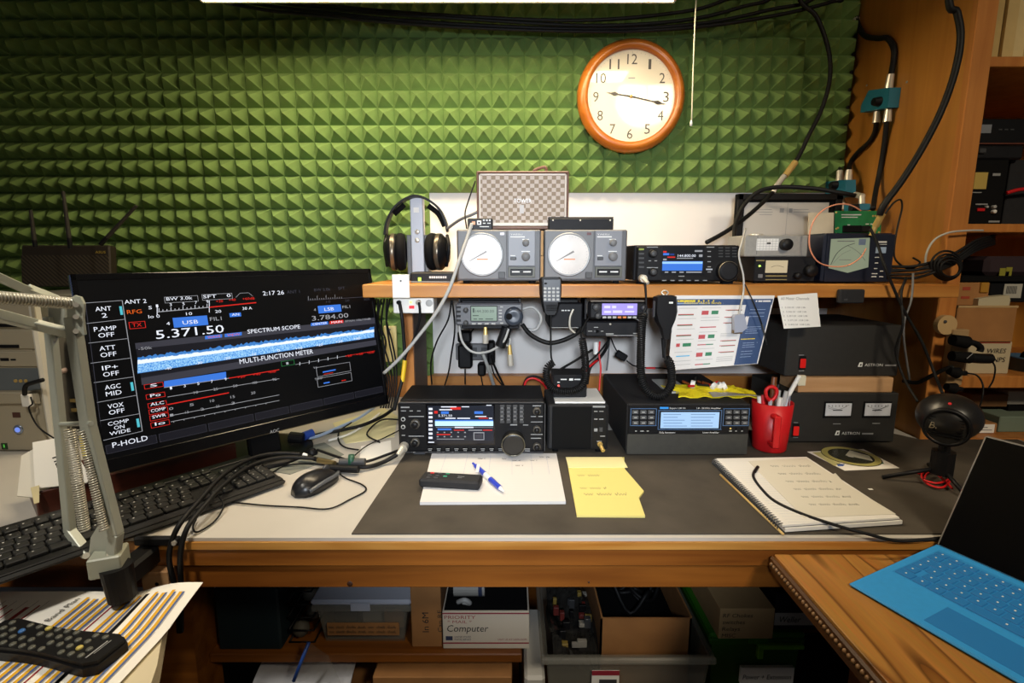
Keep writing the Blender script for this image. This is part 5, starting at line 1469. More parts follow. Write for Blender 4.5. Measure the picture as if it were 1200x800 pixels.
    # meters
    rows = [('S', 168.4, 457, 191.6, 452.6), ('Po', 170.5, 468.8, 193.7, 464.4), ('ALC', 172.7, 479, 195.5, 474.6), ('COMP', 173.8, 486.4, 197, 482), ('SWR', 174.8, 493.6, 198, 489.2), ('Io', 176, 501.7, 199, 497.3)]
    for s_, ul, vl, ur, vr in rows:
        frame(ul, vl - 6.3, ur, vr, .0008, RED_E); wd = min(17, 4 + 4 * len(s_)); cu_ = (ul + ur) / 2
        T(s_, cu_ - wd / 2, vl - 3.2, cu_ + wd / 2, vl - 3.2 - wd * .19, 3.8, WHT_E)
    bL([(192, 453.5), (265, 443.5), (264.5, 435.5), (192, 446.5)], BLUE_E)
    seg((192, 454), (268, 443), .0012, LG_E); seg((268, 443), (327, 433), .0016, RED_E)
    seg((196, 465), (327, 443.5), .001, LG_E); seg((196, 474), (268, 460), .002, RED_E); seg((199, 487), (327, 462.5), .001, LG_E); seg((200, 494), (327, 469), .001, LG_E)
    for i, s_ in enumerate(('1', '3', '5', '7', '9')): T(s_, 199 + i * 16, 456 - i * 2.6, 201.5 + i * 16, 456 - i * 2.6, 3.4, WHT_E)
    for i, s_ in enumerate(('+20', '+40', '+60dB')): T(s_, 278 + i * 18, 443.5 - i * 3, 287 + i * 18, 442 - i * 3, 3, RED_E)
    for i, s_ in enumerate(('10', '25', '50', '100', '%')): T(s_, 227 + i * 23, 461.5 - i * 3.8, 232 + i * 23, 460.5 - i * 3.8, 3.2, LG_E)
    for i, s_ in enumerate(('0', '5', '10', '15', '20')): T(s_, 198 + i * 24, 480.5 - i * 4.6, 203 + i * 24, 479.5 - i * 4.6, 3.2, LG_E)
    for i, s_ in enumerate(('1', '1.5', '2', '2.5', '3')): T(s_, 199 + i * 18, 488 - i * 3.5, 203 + i * 18, 487.3 - i * 3.5, 3.2, LG_E)
    for i in range(10): seg((203 + i * 12, 494.5 - i * 2.4), (203.8 + i * 12, 494.3 - i * 2.4), .0018, LG_E)
    frame(329, 423.5, 345, 427, .0007, em('screen green', '2f8a4a', .8)); T('S', 335, 427, 338, 426.5, 2.6, WHT_E)
    seg((346, 427), (405, 417), .0008, LG_E); seg((405, 417), (439, 411), .001, RED_E)
    for i in range(5): seg((351 + i * 11, 428 - i * 1.9), (351 + i * 11, 424 - i * 1.9), .001, WHT_E)
    for i in range(3): T(('+20', '+40', '+60dB')[i], 404 + i * 13, 418.5 - i * 2, 412 + i * 13, 417.5 - i * 2, 2.6, RED_E)
    frame(370, 430.5, 411, 434.5, .0008, LG_E); frame(371, 443.5, 412.5, 446, .0008, LG_E)
    T('Vd', 367, 432, 371, 431.5, 2.6, LG_E); T('TEMP', 368.5, 445.5, 378, 443.8, 2.6, LG_E); seg((378, 436), (393, 433), .003, BLUE_E); seg((379, 438.5), (390, 436.3), .0014, RED_E); seg((379, 449), (386, 447.6), .003, BLUE_E); seg((400, 446), (405, 445), .002, RED_E)
    # bottom soft keys
    BL = [(121.5, 521), (184, 507.5), (242, 494), (297, 482), (338, 472.5), (377.5, 463.5), (414, 455), (447.5, 447)]
    for i in range(7):
        (x0, y0) = f.px(*BL[i]); (x1, y1) = f.px(*BL[i + 1]); yt = f.px(BL[0][0], BL[0][1])[1] - .002
        b.box(x0 + .002, x1 - .002, yt - .016, yt, d - .0004, d - .0001, DGY_E)
        for q in ((x0 + .002, x1 - .002, yt - .0006, yt), (x0 + .002, x1 - .002, yt - .016, yt - .0154), (x0 + .002, x0 + .0026, yt - .016, yt), (x1 - .0026, x1 - .002, yt - .016, yt)): b.box(*q, d - .0003, d, GRY_E)
    T('P-HOLD', 132, 525.5, 173, 514.5, 6.5, WHT_E)
SCOPE = em('scope pale', '7ab8f0', 1)
_N, _L = SCOPE.node_tree.nodes, SCOPE.node_tree.links
_n = _N.new('ShaderNodeTexNoise'); _n.inputs['Scale'].default_value = 420; _n.inputs['Detail'].default_value = 2
_t = _N.new('ShaderNodeTexCoord'); _r = _N.new('ShaderNodeValToRGB')
_r.color_ramp.elements[0].position = .4; _r.color_ramp.elements[0].color = (*lin('4a90e0'), 1)
_r.color_ramp.elements[1].position = .62; _r.color_ramp.elements[1].color = (*lin('a8dcff'), 1)
_L.new(_t.outputs['Object'], _n.inputs['Vector']); _L.new(_n.outputs['Fac'], _r.inputs['Fac']); _L.new(_r.outputs['Color'], _N['Principled BSDF'].inputs['Emission Color'])
part('screen_content', t, mon, f.M)

# ---- brown wooden box under the monitor
p0 = P(46, 612, z=DESK)
fb = Face((p0.x, p0.y, DESK), mux, (0, 0, 1))
MAH = wood('dark mahogany', '3a1a12', '5a2a1c', 0, 6, 10, rough=.35)
b = MB(fb.M); b.box(0, .33, 0, .055, -.13, 0, MAH, .002)
b.build('monitor_riser', label='dark mahogany wooden box under the left end of the monitor', cat='box')

# ---- envelopes piled on the box
ENV = [('envelope', 'white envelope with black lettering leaning beside the boom arm', [(38, 519), (78, 512), (106, 560), (102, 566), (41, 573)], 0, PAPER),
       ('envelope', 'crumpled white envelope leaning farthest left on the wooden box', [(25, 533), (48, 520), (62, 568), (41, 582), (20, 580)], -.006, mat('off white envelope', 'd9d4c8', .85)),
       ('sticky_note', 'yellow sticky note behind the boom arm springs', [(92, 513), (104, 510), (108, 536), (97, 538)], .003, mat('sticky yellow', 'd9c23c', .8)),
       ('envelope', 'small cream envelope standing lowest at the box corner', [(36, 573), (46, 570), (46, 590), (40, 592)], .004, mat('cream envelope', 'c9bd94', .85))]
po = P(60, 572, z=DESK + .055)
fe = Face((po.x, po.y, DESK + .055) , mux, V((0, 0, 1)) * .55 - mn * .84)
fe = Face(V(po) + mn * .004, mux, V((0, 0, 1)) * .75 - mn * .66)
for nm, lb, pl, d, m_ in ENV:
    t = thing(nm, lb, 'envelope' if nm == 'envelope' else 'note', po)
    part('sheet', t, lambda b: b.prism([fe.px(*q) for q in pl], d, d + .003, m_), fe.M)
    if d == 0 and nm == 'envelope':
        # the lettering runs down the sheet
        x, y = fe.px(61, 537)
        Mr = fe.M @ MX.Translation((x, y, .0035)) @ MX.Rotation(R(-82), 4, 'Z')
        part('lettering', t, lambda b: b.text('nar', 0, 0, .034, .016, 0, MARK), Mr)

# ---- keyboard
FRc = V((-.461, .986, 0)); FLc = V((-.720, .659, 0))
kd = (FRc - FLc).normalized(); kb = V((-kd.y, kd.x, 0))
KL, KD = .445, .158
ko = FRc - kd * KL; ko.z = DESK + .003
kup = (kb + V((0, 0, .10))).normalized()
f = Face(ko, kd, kup)
t = thing('keyboard', 'black full-size keyboard angled across the bench below the monitor', 'keyboard', (ko.x, ko.y, DESK))
KBM = mat('keyboard black', '191919', .4)
part('case', t, lambda b: (b.box(0, KL, 0, KD, 0, .010, KBM, .004), b.box(.004, KL - .004, .004, .020, .010, .013, KBM, .003), b.box(.004, KL - .004, KD - .022, KD - .004, .010, .013, KBM, .003)), f.M)
for x in (.03, KL - .05):
    part('tilt_foot', t, lambda b: b.box(x, x + .02, KD - .025, KD - .015, -.015, .002, KBM), f.M)
KEYM = mat('key caps', '262625', .38)
kmesh = {}
def key(x, y, w, h, legend=True):
    kk = (round(w, 4), round(h, 4))
    if kk not in kmesh:
        b = MB(f.M); b.box(0, w, 0, h, .0, .007, KEYM, .0015)
        b.add([(w * .25, h * .62, .0072), (w * .25 + .0024, h * .62, .0072), (w * .25 + .0024, h * .80, .0072), (w * .25, h * .80, .0072)], [(0, 1, 2, 3)], LGR)
        o = b.build('key', t)
        kmesh[kk] = (o, o.data)
        o.location = (f.ux * x + f.uy * y + f.n * .010)
    else:
        o = bpy.data.objects.new('key', kmesh[kk][1]); COL.objects.link(o); o.parent = t
        o.location = (f.ux * x + f.uy * y + f.n * .010)
pit = .0187
for r_ in range(6):
    y = .024 + r_ * .0183 + (.006 if r_ == 5 else 0)
    if r_ == 0:
        xs = [(.010, .023), (.035, .023), (.06, .023), (.085, .10), (.187, .023), (.212, .023), (.237, .023), (.262, .023)]
    else:
        off = (0, .0, .004, .008, .0, 0)[r_]
        xs = [(.010 + off + i * pit, .0168) for i in range(15 if r_ < 5 else 14)]
    xs += [(.297 + i * pit, .0168) for i in range(3) if r_ not in (1, 2) or (r_ == 1 and i == 1)] if r_ else [(.297 + i * pit, .0168) for i in range(3)]
    xs += [(.361 + i * pit, .0168) for i in range(4)] if r_ < 5 else []
    for x, w_ in xs: key(x, y, w_, .0158)

# ---- mouse
c = P(370, 570, z=DESK)
md = V((.35, .94, 0)).normalized()
fM_ = Face((c.x, c.y, DESK), V((md.y, -md.x, 0)), md)
t = thing('computer_mouse', 'black mouse with grey side inlay on the bench', 'mouse', (c.x, c.y, DESK))
def mouse(b, zt, wk, m):
    vs_, fs_ = [], []
    n, k = 14, 16
    for j in range(n + 1):
        a = -1 + 2 * j / n
        yy = .056 * a; hw = .030 * wk * math.sqrt(max(0, 1 - abs(a) ** 3.2)); hh = zt * math.sqrt(max(0, 1 - (abs(a * .98)) ** 2.4)) * (1 - .18 * a)
        for i in range(k):
            th = math.pi * i / (k - 1)
            vs_.append((-hw * math.cos(th), yy, max(.001, hh * math.sin(th) ** .8)))
    for j in range(n):
        for i in range(k - 1): fs_.append((j * k + i, j * k + i + 1, (j + 1) * k + i + 1, (j + 1) * k + i))
        fs_.append((j * k, (j + 1) * k, (j + 1) * k + k - 1, j * k + k - 1))
    b.add(vs_, fs_, m, True)
part('shell', t, lambda b: mouse(b, .034, 1, mat('gloss mouse', '1c1c1e', .3)), fM_.M)
part('side_inlay', t, lambda b: b.tube([(.026, -.045, .014), (.029, -.01, .018), (.026, .03, .016), (.015, .052, .012)], .004, mat('mouse grey', '55585d', .3)), fM_.M)
part('wheel', t, lambda b: b.lathe([(.008, -.003), (.010, -.002), (.010, .002), (.008, .003), (0, .003)], (0, .032, .024), (1, 0, 0), 16, DKG), fM_.M)

# ---- boom arm clamped to the bench edge
ARM = mat('boom arm grey', 'a9ada4', .38, .25)
SPR = mat('spring steel', 'b9b5a8', .3, .4)
t = thing('boom_arm', 'grey metal microphone boom arm with springs clamped to the bench', 'boom arm', P(150, 705, Y=.745))
YA = .735
def bar(b, pts, w, dp, m):
    """a flat bar through (u, v, Y) points"""
    ps = [P(u, v, Y=y) for u, v, y in pts]
    for A, B in zip(ps, ps[1:]):
        d = (B - A).normalized(); s_ = d.cross(V((0, 1, 0))).normalized(); e = s_.cross(d)
        Mb = MX(((s_.x, e.x, d.x, A.x), (s_.y, e.y, d.y, A.y), (s_.z, e.z, d.z, A.z), (0, 0, 0, 1)))
        sv = b.M; b.M = Mb; b.box(-w / 2, w / 2, -dp / 2, dp / 2, -.001, (B - A).length + .001, m, .0012); b.M = sv
part('lower_bar', t, lambda b: bar(b, [(103, 650, .735), (82, 622, .75), (71, 505, .765), (58, 372, .775)], .0112, .014, ARM))
part('lower_bar', t, lambda b: bar(b, [(133, 648, .715), (136, 625, .715), (104, 500, .718), (85, 372, .722)], .0148, .016, ARM))
part('cross_bar', t, lambda b: b.cyl(P(66, 497, Y=.77), P(107, 496, Y=.71), .0035, ARM, n=10))
for a, e in (((82, 503, .752), (99, 621, .735)), ((96, 503, .712), (122, 620, .70)), ((93, 503, .745), (108, 560, .742))):
    A, B = P(*a[:2], Y=a[2]), P(*e[:2], Y=e[2])
    if a[0] == 93: continue
    part('spring', t, lambda b: b.coil([A, A.lerp(B, .5), B], .0068 if a[0] == 82 else .005, .0014, SPR, .0036, 6))
    part('spring_hook', t, lambda b: b.tube([A + V((0, 0, -.002)), A + V((.003, 0, .008)), A + V((-.003, 0, .010))], .0011, SPR))
def cheek(Y0):
    def g(b):
        fq_ = FY(Y0)
        b.prism([fq_.px(*q) for q in ((104, 650), (106, 630), (114, 617), (126, 612), (138, 620), (141, 632), (138, 645), (130, 652))], -.003, 0, ARM)
    return g
part('base_yoke', t, cheek(.718), FY(.718).M)
part('base_yoke', t, cheek(.748), FY(.748).M)
for u, v in ((101, 651), (129, 650)):
    part('bolt', t, lambda b: b.cyl(P(u, v, Y=.750), P(u, v, Y=.708), .0045, CHROME, n=10))
fc = Face(P(128, 657, Y=.718), (.93, .36, 0), (0, 0, 1))
part('collar', t, lambda b: b.box(-.021, .021, -.016, .016, -.021, .021, mat('pale grey collar', 'a3a596', .4), .002), fc.M)
q = P(137, 670, Y=.712)
part('socket_post', t, lambda b: b.cyl((q.x, q.y, q.z + .010), (q.x + .004, q.y, q.z - .043), .0215, BLK, .019, 20))
part('clamp_bracket', t, lambda b: (b.box(q.x - .016, q.x + .018, q.y, FRONT - .0061, q.z - .030, q.z + .004, BLK, .005), b.box(q.x - .02, q.x + .056, FRONT - .016, FRONT - .0062, q.z + .004, q.z + .020, BLK, .003)))
part('bolt', t, lambda b: b.cyl((q.x + .049, FRONT - .016, q.z + .012), (q.x + .049, FRONT - .020, q.z + .012), .004, CHROME, n=8))
# upper arm
fp = FY(.715)
part('elbow_plate', t, lambda b: b.prism([fp.px(*k) for k in ((82, 350), (87, 346), (94, 348), (98, 356), (97, 372), (99, 392), (90, 396), (79, 390), (78, 360))], -.004, 0, ARM), fp.M)
fp2 = FY(.775)
part('elbow_plate', t, lambda b: b.prism([fp2.px(*k) for k in ((56, 352), (64, 347), (72, 350), (76, 360), (75, 395), (62, 396), (57, 380))], -.004, 0, ARM), fp2.M)
for v in (357, 371, 388):
    part('bolt', t, lambda b: b.cyl(P(89, v, Y=.78), P(89, v, Y=.709), .0036, CHROME, n=10))
part('upper_bar', t, lambda b: bar(b, [(64, 352, .775), (30, 339, .74), (-30, 312, .66)], .017, .012, ARM))
part('upper_bar', t, lambda b: bar(b, [(85, 391, .725), (40, 380, .70), (-30, 362, .63)], .012, .014, ARM))
A, B = P(86, 355.5, Y=.72), P(-30, 346, Y=.62)
part('upper_spring', t, lambda b: b.coil([A, A.lerp(B, .5), B], .0072, .0016, SPR, .0036, 5))
part('spring_rod', t, lambda b: b.cyl(A, B, .0056, mat('cream rod', 'b8ae88', .4), n=10))

# small pine block with a screw under the bench edge
t = thing('screw_block', 'small pine block with a screw below the boom arm clamp', 'wood block', P(188, 694, Y=.775))
fs_b = FY(.772)
part('block', t, lambda b: fs_b.rect(b, 166, 670, 198, 694.5, -.022, 0, PINE, .001), fs_b.M)
part('screw', t, lambda b: fs_b.knob(b, 184, 684, 2.2, 0, .001, BLKM, 8), fs_b.M)

# ---- desktop computer tower
TOW = mat('champagne plastic', 'a39a86', .4)
YT = 1.17
f = FY(YT)
x1 = f.px(56, 470)[0]; x0 = x1 - .185; zt = f.px(20, 347)[1]
t = thing('computer_tower', 'champagne coloured desktop computer tower at the far left', 'computer', ((x0 + x1) / 2, YT + .2, DESK))
part('case', t, lambda b: b.box(x0 + .005, x1 - .004, DESK, zt - .003, -.42, -.02, mat('tower metal', '6a6862', .5, .4), .002), f.M)
part('bezel', t, lambda b: b.box(x0, x1 - .012, DESK + .002, zt, -.02, 0, TOW, .004), f.M)
part('bright_edge', t, lambda b: b.box(x1 - .013, x1, DESK + .002, zt, -.022, .004, mat('pale silver plastic', 'c9c6bd', .35), .005), f.M)
for v0, v1 in ((353, 384), (387, 408.5)):
    k = part('drive_cover', t, lambda b: f.rect(b, -40, v0, 43, v1, 0, .003, TOW, .0015), f.M)
    part('drive_slot', k, lambda b: f.rect(b, -40, v1 - 5, 24, v1 - 1.2, .003, .004, BLK), f.M)
part('card_reader', t, lambda b: (f.rect(b, -40, 412, 45, 429, 0, .003, TOW, .001), bars(f, b, BLK, [(2, 419, 12, 422.5), (14, 420, 20, 422)], .0035)), f.M)
part('blue_band', t, lambda b: f.rect(b, -40, 431, 46, 457, 0, .001, mat('slate band', '5f666b', .5)), f.M)
part('ports', t, lambda b: [f.knob(b, 19 + i * 6, 446, 2, .001, .003, GOLD, 10) for i in range(3)], f.M)
part('ledge', t, lambda b: f.rect(b, -40, 459, 48, 473, 0, .006, TOW, .003), f.M)
part('power_button', t, lambda b: (f.knob(b, 22, 503, 5.5, 0, .003, mat('silver blue button', '9aa6bd', .25, .7), 20), f.knob(b, 22, 503, 3, .003, .004, em('blue glow', '7f9dff', .8), 16)), f.M)
part('badge', t, lambda b: (f.rect(b, 2, 519, 9, 526, 0, .001, mat('dark green badge', '1f3a1e', .4)), f.rect(b, 4.5, 520.5, 6, 524, .001, .0014, em('green badge light', '50b040', .8))), f.M)
part('logo', t, lambda b: f.rect(b, 15, 483, 24, 489, 0, .001, mat('dark red badge', '4a2a22', .4)), f.M)
t = thing('usb_dongle', 'white plug with black lead in the front of the computer tower', 'plug', P(29, 472, Y=1.16))
part('plug', t, lambda b: FY(1.155).rect(b, 24, 462, 35, 477, -.012, 0, WHT, .002), FY(1.155).M)
part('lead', t, lambda b: b.tube([P(29, 462, Y=1.155), P(29, 455, Y=1.15), P(33, 450, Y=1.15), P(50, 445, Y=1.14)], .005, RUB))
part('lead', t, lambda b: b.tube([P(36, 465, Y=1.155), P(38, 473, Y=1.15), P(34, 479, Y=1.15), P(45, 500, Y=1.15), P(66, 515, Y=1.14)], .0018, RUB))
# black cabinet to its right
t = thing('black_equipment', 'black equipment box behind the boom arm, right of the tower', 'device', P(82, 520, Y=1.25))
f = FY(1.235)
xq0, xq1 = x1 + .004, x1 + .12
part('case', t, lambda b: b.box(xq0, xq1, DESK, f.px(80, 422)[1], -.3, 0, BLKM, .004), f.M)
part('knob', t, lambda b: f.knob(b, 76, 433.5, 3.4, 0, .014, mat('pink grey knob', 'a58f86', .5), 14), f.M)
part('slot', t, lambda b: (f.rect(b, 76, 467, 94, 471, 0, .002, mat('brass slot', '7d6a3c', .5)), f.rect(b, 76, 478, 94, 482, 0, .002, mat('brass slot', '7d6a3c'))), f.M)
b = MB(f.M); b.box(xq0, xq1, f.px(80, 422)[1], f.px(80, 396)[1], -.25, -.005, mat('tan box', '8d8064', .6), .003)
b.build('tan_box', label='tan box resting on the black equipment behind the boom arm', cat='box')

# ---- router on the tower
YR = 1.40
fr_ = Face((0, YR, 0), (1, 0, 0), V((0, .12, 1)))
xa, _ = fr_.px(25, 310); xb, zt2 = fr_.px(128, 287)
t = thing('wifi_router', 'dark router with three antennas standing behind the monitor', 'router', ((xa + xb) / 2, YR, zt))
m = bpy.data.materials.new('router weave'); m.use_nodes = True
N, Lk = m.node_tree.nodes, m.node_tree.links
wv = N.new('ShaderNodeTexWave'); wv.bands_direction = 'DIAGONAL'; wv.inputs['Scale'].default_value = 48
tc = N.new('ShaderNodeTexCoord'); rp = N.new('ShaderNodeValToRGB')
rp.color_ramp.elements[0].color = (*lin('17140f'), 1); rp.color_ramp.elements[1].color = (*lin('4a4132'), 1)
Lk.new(tc.outputs['Object'], wv.inputs['Vector']); Lk.new(wv.outputs['Color'], rp.inputs['Fac']); Lk.new(rp.outputs['Color'], N['Principled BSDF'].inputs['Base Color']); N['Principled BSDF'].inputs['Roughness'].default_value = .5
ybm = (zt - 0) / fr_.uy.z
part('body', t, lambda b: b.box(xa, xb, ybm + .002, zt2, -.03, 0, mat('router brown', '2b241b', .5), .004), fr_.M)
part('woven_cover', t, lambda b: b.box(xa + .002, xb - .002, ybm + .004, fr_.px(80, 299)[1], 0, .002, m), fr_.M)
part('badge', t, lambda b: fr_.t(b, 'ASUS', 112, 297, 124, 296.5, 3, mat('gold print light', 'b39a3a', .5), .0006), fr_.M)
part('lamps', t, lambda b: [fr_.knob(b, 64 + i * 6, 342, .8, .002, .003, GOLD, 8) for i in range(3)], fr_.M)
for (u0, v0), (u1, v1) in (((41, 286), (36, 246)), ((82, 286), (74, 224)), ((121, 283), (160, 241))):
    A, B = P(u0, v0, Y=YR + .03), P(u1, v1, Y=YR + .03)
    part('antenna', t, lambda b: (b.cyl(A - (B - A) * .08, A.lerp(B, .12), .0055, BLK, n=10), b.cyl(A.lerp(B, .1), B, .0055, mat('antenna brown', '2a2620', .5), .004, 10)))

# ================================================================== lower left: side table, chart and remote
zt3 = CZ - .53
KC = 1.06
t = thing('side_board', 'cream coloured side table corner under the band chart', 'side table', (-.85, .3, 0))
part('top', t, lambda b: b.prism([(-1.5, -.2), (-.44, -.2), (-.44, .53), (-.47, .60), (-.53, .71), (-1.5, .71)], zt3 - .03, zt3 - .002, mat('cream board', 'c9bda0', .7, noise=.05, scale=12)))
for x, y in ((-1.4, -.1), (-.5, -.1), (-1.4, .64), (-.64, .62)):
    part('leg', t, lambda b: b.box(x - .02, x + .02, y - .02, y + .02, 0, zt3 - .03, WOODD))
t = thing('band_chart', 'large paper chart of coloured band stripes at lower left', 'chart', (-.7, .55, zt3))
def ch(x, y):
    x, y = x / KC, y / KC
    k = max(0, (x + .56) / .095); e = max(0, (y - .62) / .08)
    return zt3 + .003 + .024 * max(0, k) ** 2 * max(0, e) ** .8 * .6 + .010 * math.sin(max(0, min(1, k)) * 3) * max(0, e)
CX0, CX1, CY0, CY1 = -.90 * KC, -.465 * KC, .42 * KC, .702 * KC
part('sheet', t, lambda b: b.sheet(lambda a, c: (CX0 + (CX1 - CX0) * a, CY0 + (CY1 - CY0) * c, ch(CX0 + (CX1 - CX0) * a, CY0 + (CY1 - CY0) * c)), 36, 18, .0006, PAPER))
def strip(b, m, x, w, y0, y1):
    x, w, y0, y1 = x * KC, w * KC, y0 * KC, y1 * KC
    n = 12; vs_ = []
    for i in range(n + 1):
        y = y0 + (y1 - y0) * i / n
        vs_ += [(x, y, ch(x, y) + .0006), (x + w, y, ch(x + w, y) + .0006)]
    b.add(vs_, [(2 * i, 2 * i + 1, 2 * i + 3, 2 * i + 2) for i in range(n)], m)
CY_ = mat('chart yellow', 'd9a41e', .7); CB_ = mat('chart blue', '4f6392', .7); CR_ = mat('chart red', '8e1a22', .7); CO = mat('chart grey', 'a9a2a0', .7)
def stripes(b):
    for i in range(12):
        x = -.630 + i * .0128
        if i == 4: strip(b, CR_, x, .0025, .46, .688); continue
        if i == 7:
            strip(b, BLK, x - .002, .006, .45, .688)
            for k in range(4): strip(b, LGR, x - .0005, .003, .47 + k * .06, .485 + k * .06)
            continue
        strip(b, CY_, x, .0048, .44 + .01 * (i % 3), .688 - .004 * (i % 2)); strip(b, CB_, x + .0049, .0034, .44, .684)
        strip(b, CO, x + .009, .0008, .44, .68)
    for i in range(7):
        x = -.685 - i * .016
        strip(b, CR_, x, .0028 if i != 1 else .006, .60 - .01 * i, .67 - .004 * (i % 3)); strip(b, CO, x + .006, .0012, .5, .68)
        strip(b, CR_, x + .03, .004, .44, .52 - .006 * i)
part('stripes', t, stripes)
Mr = MX.Translation((-.643 * KC, .585 * KC, zt3 + .0045)) @ MX.Rotation(R(86), 4, 'Z')
part('lettering', t, lambda b: b.text('Radio HF Band Plan', 0, 0, .105, .010, 0, mat('chart type', '55524e', .7)), Mr)
A, B = P(-12, 745, z=zt3 + .012), P(133, 769, z=zt3 + .012)
d = V((B.x - A.x, B.y - A.y, 0)); L_ = d.length; d.normalize()
f = Face((A.x, A.y, zt3 + .004), d, V((-d.y, d.x, 0)))
t = thing('tv_remote', 'black remote control with many oval keys on the band chart', 'remote control', (A.x, A.y, zt3 + .004))
def rem(b):
    n = 14; pl = []
    for i in range(n + 1):
        k = i / n; w_ = .026 + .003 * math.cos(k * 6.3 * 1.0)
        pl.append((k * L_, w_ * (1 if .06 < k < .94 else .72)))
    poly = [(x, -w_) for x, w_ in pl] + [(x, w_) for x, w_ in pl[::-1]]
    b.prism(poly, 0, .012, BLK)
    b.prism([(x * .985 + .001, y * .9) for x, y in poly], .012, .018, BLK)
part('body', t, rem, f.M)
RK = mat('remote key', '55564f', .4)
random.seed(5)
for i in range(11):
    for j in range(4):
        if (i + j * 2) % 7 == 0: continue
        x, y = .018 + i * (L_ - .04) / 10.5, -.0165 + j * .011
        m_ = mat('remote blue key', '3a6aa8', .4) if (i, j) == (2, 2) else (mat('remote yellow key', 'b8a858', .4) if (i, j) in ((4, 3), (9, 1)) else RK)
        part('key', t, lambda b: b.lathe([(.0042, 0), (.0042, .0015), (.003, .0025), (0, .0025)], (x, y, .018), (0, 0, 1), 10, m_), f.M)
part('lettering', t, lambda b: (b.box(L_ - .022, L_ - .020, -.018, .012, .018, .0182, PINK), b.box(L_ - .018, L_ - .017, -.01, .014, .018, .0182, PINK)), f.M)
# ================================================================== oak return table and laptop
zt4 = CZ - .483
t = thing('return_table', 'oak table with strong dark grain and beaded edge at right front', 'table', (.95, .35, 0))
m = bpy.data.materials.new('oak cathedral grain'); m.use_nodes = True
N, Lk = m.node_tree.nodes, m.node_tree.links
p = N['Principled BSDF']; p.inputs['Roughness'].default_value = .4
tc = N.new('ShaderNodeTexCoord'); mp = N.new('ShaderNodeMapping'); mp.inputs['Scale'].default_value = (8, .75, 1); mp.inputs['Location'].default_value = (.7, .2, 0); mp.inputs['Rotation'].default_value = (0, 0, R(3))
nz = N.new('ShaderNodeTexNoise'); nz.inputs['Scale'].default_value = 1.1; nz.inputs['Detail'].default_value = 2; nz.inputs['Distortion'].default_value = .15
mul = N.new('ShaderNodeMath'); mul.operation = 'MULTIPLY'; mul.inputs[1].default_value = 6.5
fr2 = N.new('ShaderNodeMath'); fr2.operation = 'FRACT'
rp = N.new('ShaderNodeValToRGB'); e = rp.color_ramp.elements
e[0].position = 0; e[0].color = (*lin('5e3814'), 1); e[1].position = .13; e[1].color = (*lin('b07c3c'), 1)
q_ = e.new(.85); q_.color = (*lin('a47032'), 1); q_ = e.new(1.0); q_.color = (*lin('7a4a1c'), 1)
fine = N.new('ShaderNodeTexNoise'); fine.inputs['Scale'].default_value = 1; mp2 = N.new('ShaderNodeMapping'); mp2.inputs['Scale'].default_value = (220, 14, 1)
mx = N.new('ShaderNodeMixRGB'); mx.blend_type = 'MULTIPLY'; mx.inputs[0].default_value = .35
Lk.new(tc.outputs['Object'], mp.inputs[0]); Lk.new(mp.outputs[0], nz.inputs['Vector']); Lk.new(nz.outputs['Fac'], mul.inputs[0]); Lk.new(mul.outputs[0], fr2.inputs[0]); Lk.new(fr2.outputs[0], rp.inputs[0])
Lk.new(tc.outputs['Object'], mp2.inputs[0]); Lk.new(mp2.outputs[0], fine.inputs['Vector']); Lk.new(rp.outputs[0], mx.inputs[1]); Lk.new(fine.outputs['Color'], mx.inputs[2]); Lk.new(mx.outputs[0], p.inputs['Base Color'])
OAKD = wood('dark oak edge', '3a220f', '5e3a18', 1, 8, 10)
TX0, TY1 = .425, .778
part('top', t, lambda b: b.box(TX0 + .008, 1.6, -.25, TY1, zt4 - .022, zt4, m, .001))
part('edge_moulding', t, lambda b: (b.box(TX0, TX0 + .0078, -.25, TY1, zt4 - .026, zt4 - .002, OAKD, .003), b.box(TX0 + .003, TX0 + .02, -.25, TY1, zt4 - .034, zt4 - .0222, OAKD, .003)))
part('beading', t, lambda b: [b.ball((TX0 - .0005, .30 + i * .0085, zt4 - .012), .0036, mat('beading brown', '7a5a38', .4), 5) for i in range(56)])
part('leg_panel', t, lambda b: b.box(.55, .62, .70, .74, 0, zt4 - .022, WOODD, .003))
part('leg_panel', t, lambda b: b.box(.50, .57, -.2, -.14, 0, zt4 - .022, WOODD, .003))
part('leg_panel', t, lambda b: b.box(1.5, 1.57, .6, .66, 0, zt4 - .022, WOODD, .003))

A = P(997, 681, z=zt4 + .004) + V((-.007, -.006, 0))
d1 = V((.397, -.918, 0)).normalized(); d2 = V((-d1.y, d1.x, 0))
if d2.x < 0: d2 = -d2
d2t = (d2 + V((0, 0, .055))).normalized()
# keyboard cover: x along the front edge, y towards the hinge
Wd, Dp = .295, .217
t = thing('tablet_computer', 'tablet computer with bright blue keyboard cover on the oak table', 'laptop', (A.x, A.y, zt4))
uxk = -d1                      # right-handed with the up normal
o_ = A + d1 * Wd
f = Face((o_.x, o_.y, zt4 + .001), uxk, d2t)
if f.n.z < 0:
    f = Face((A.x, A.y, zt4 + .001), d1, d2t)
BLC = mat('bright blue fabric', '2a8fd6', .6, noise=.03, scale=120)
BLK_ = mat('deeper blue keys', '1d72b8', .55)
kc = part('keyboard_cover', t, lambda b: b.box(0, Wd, 0, Dp, 0, .005, BLC, .002), f.M)
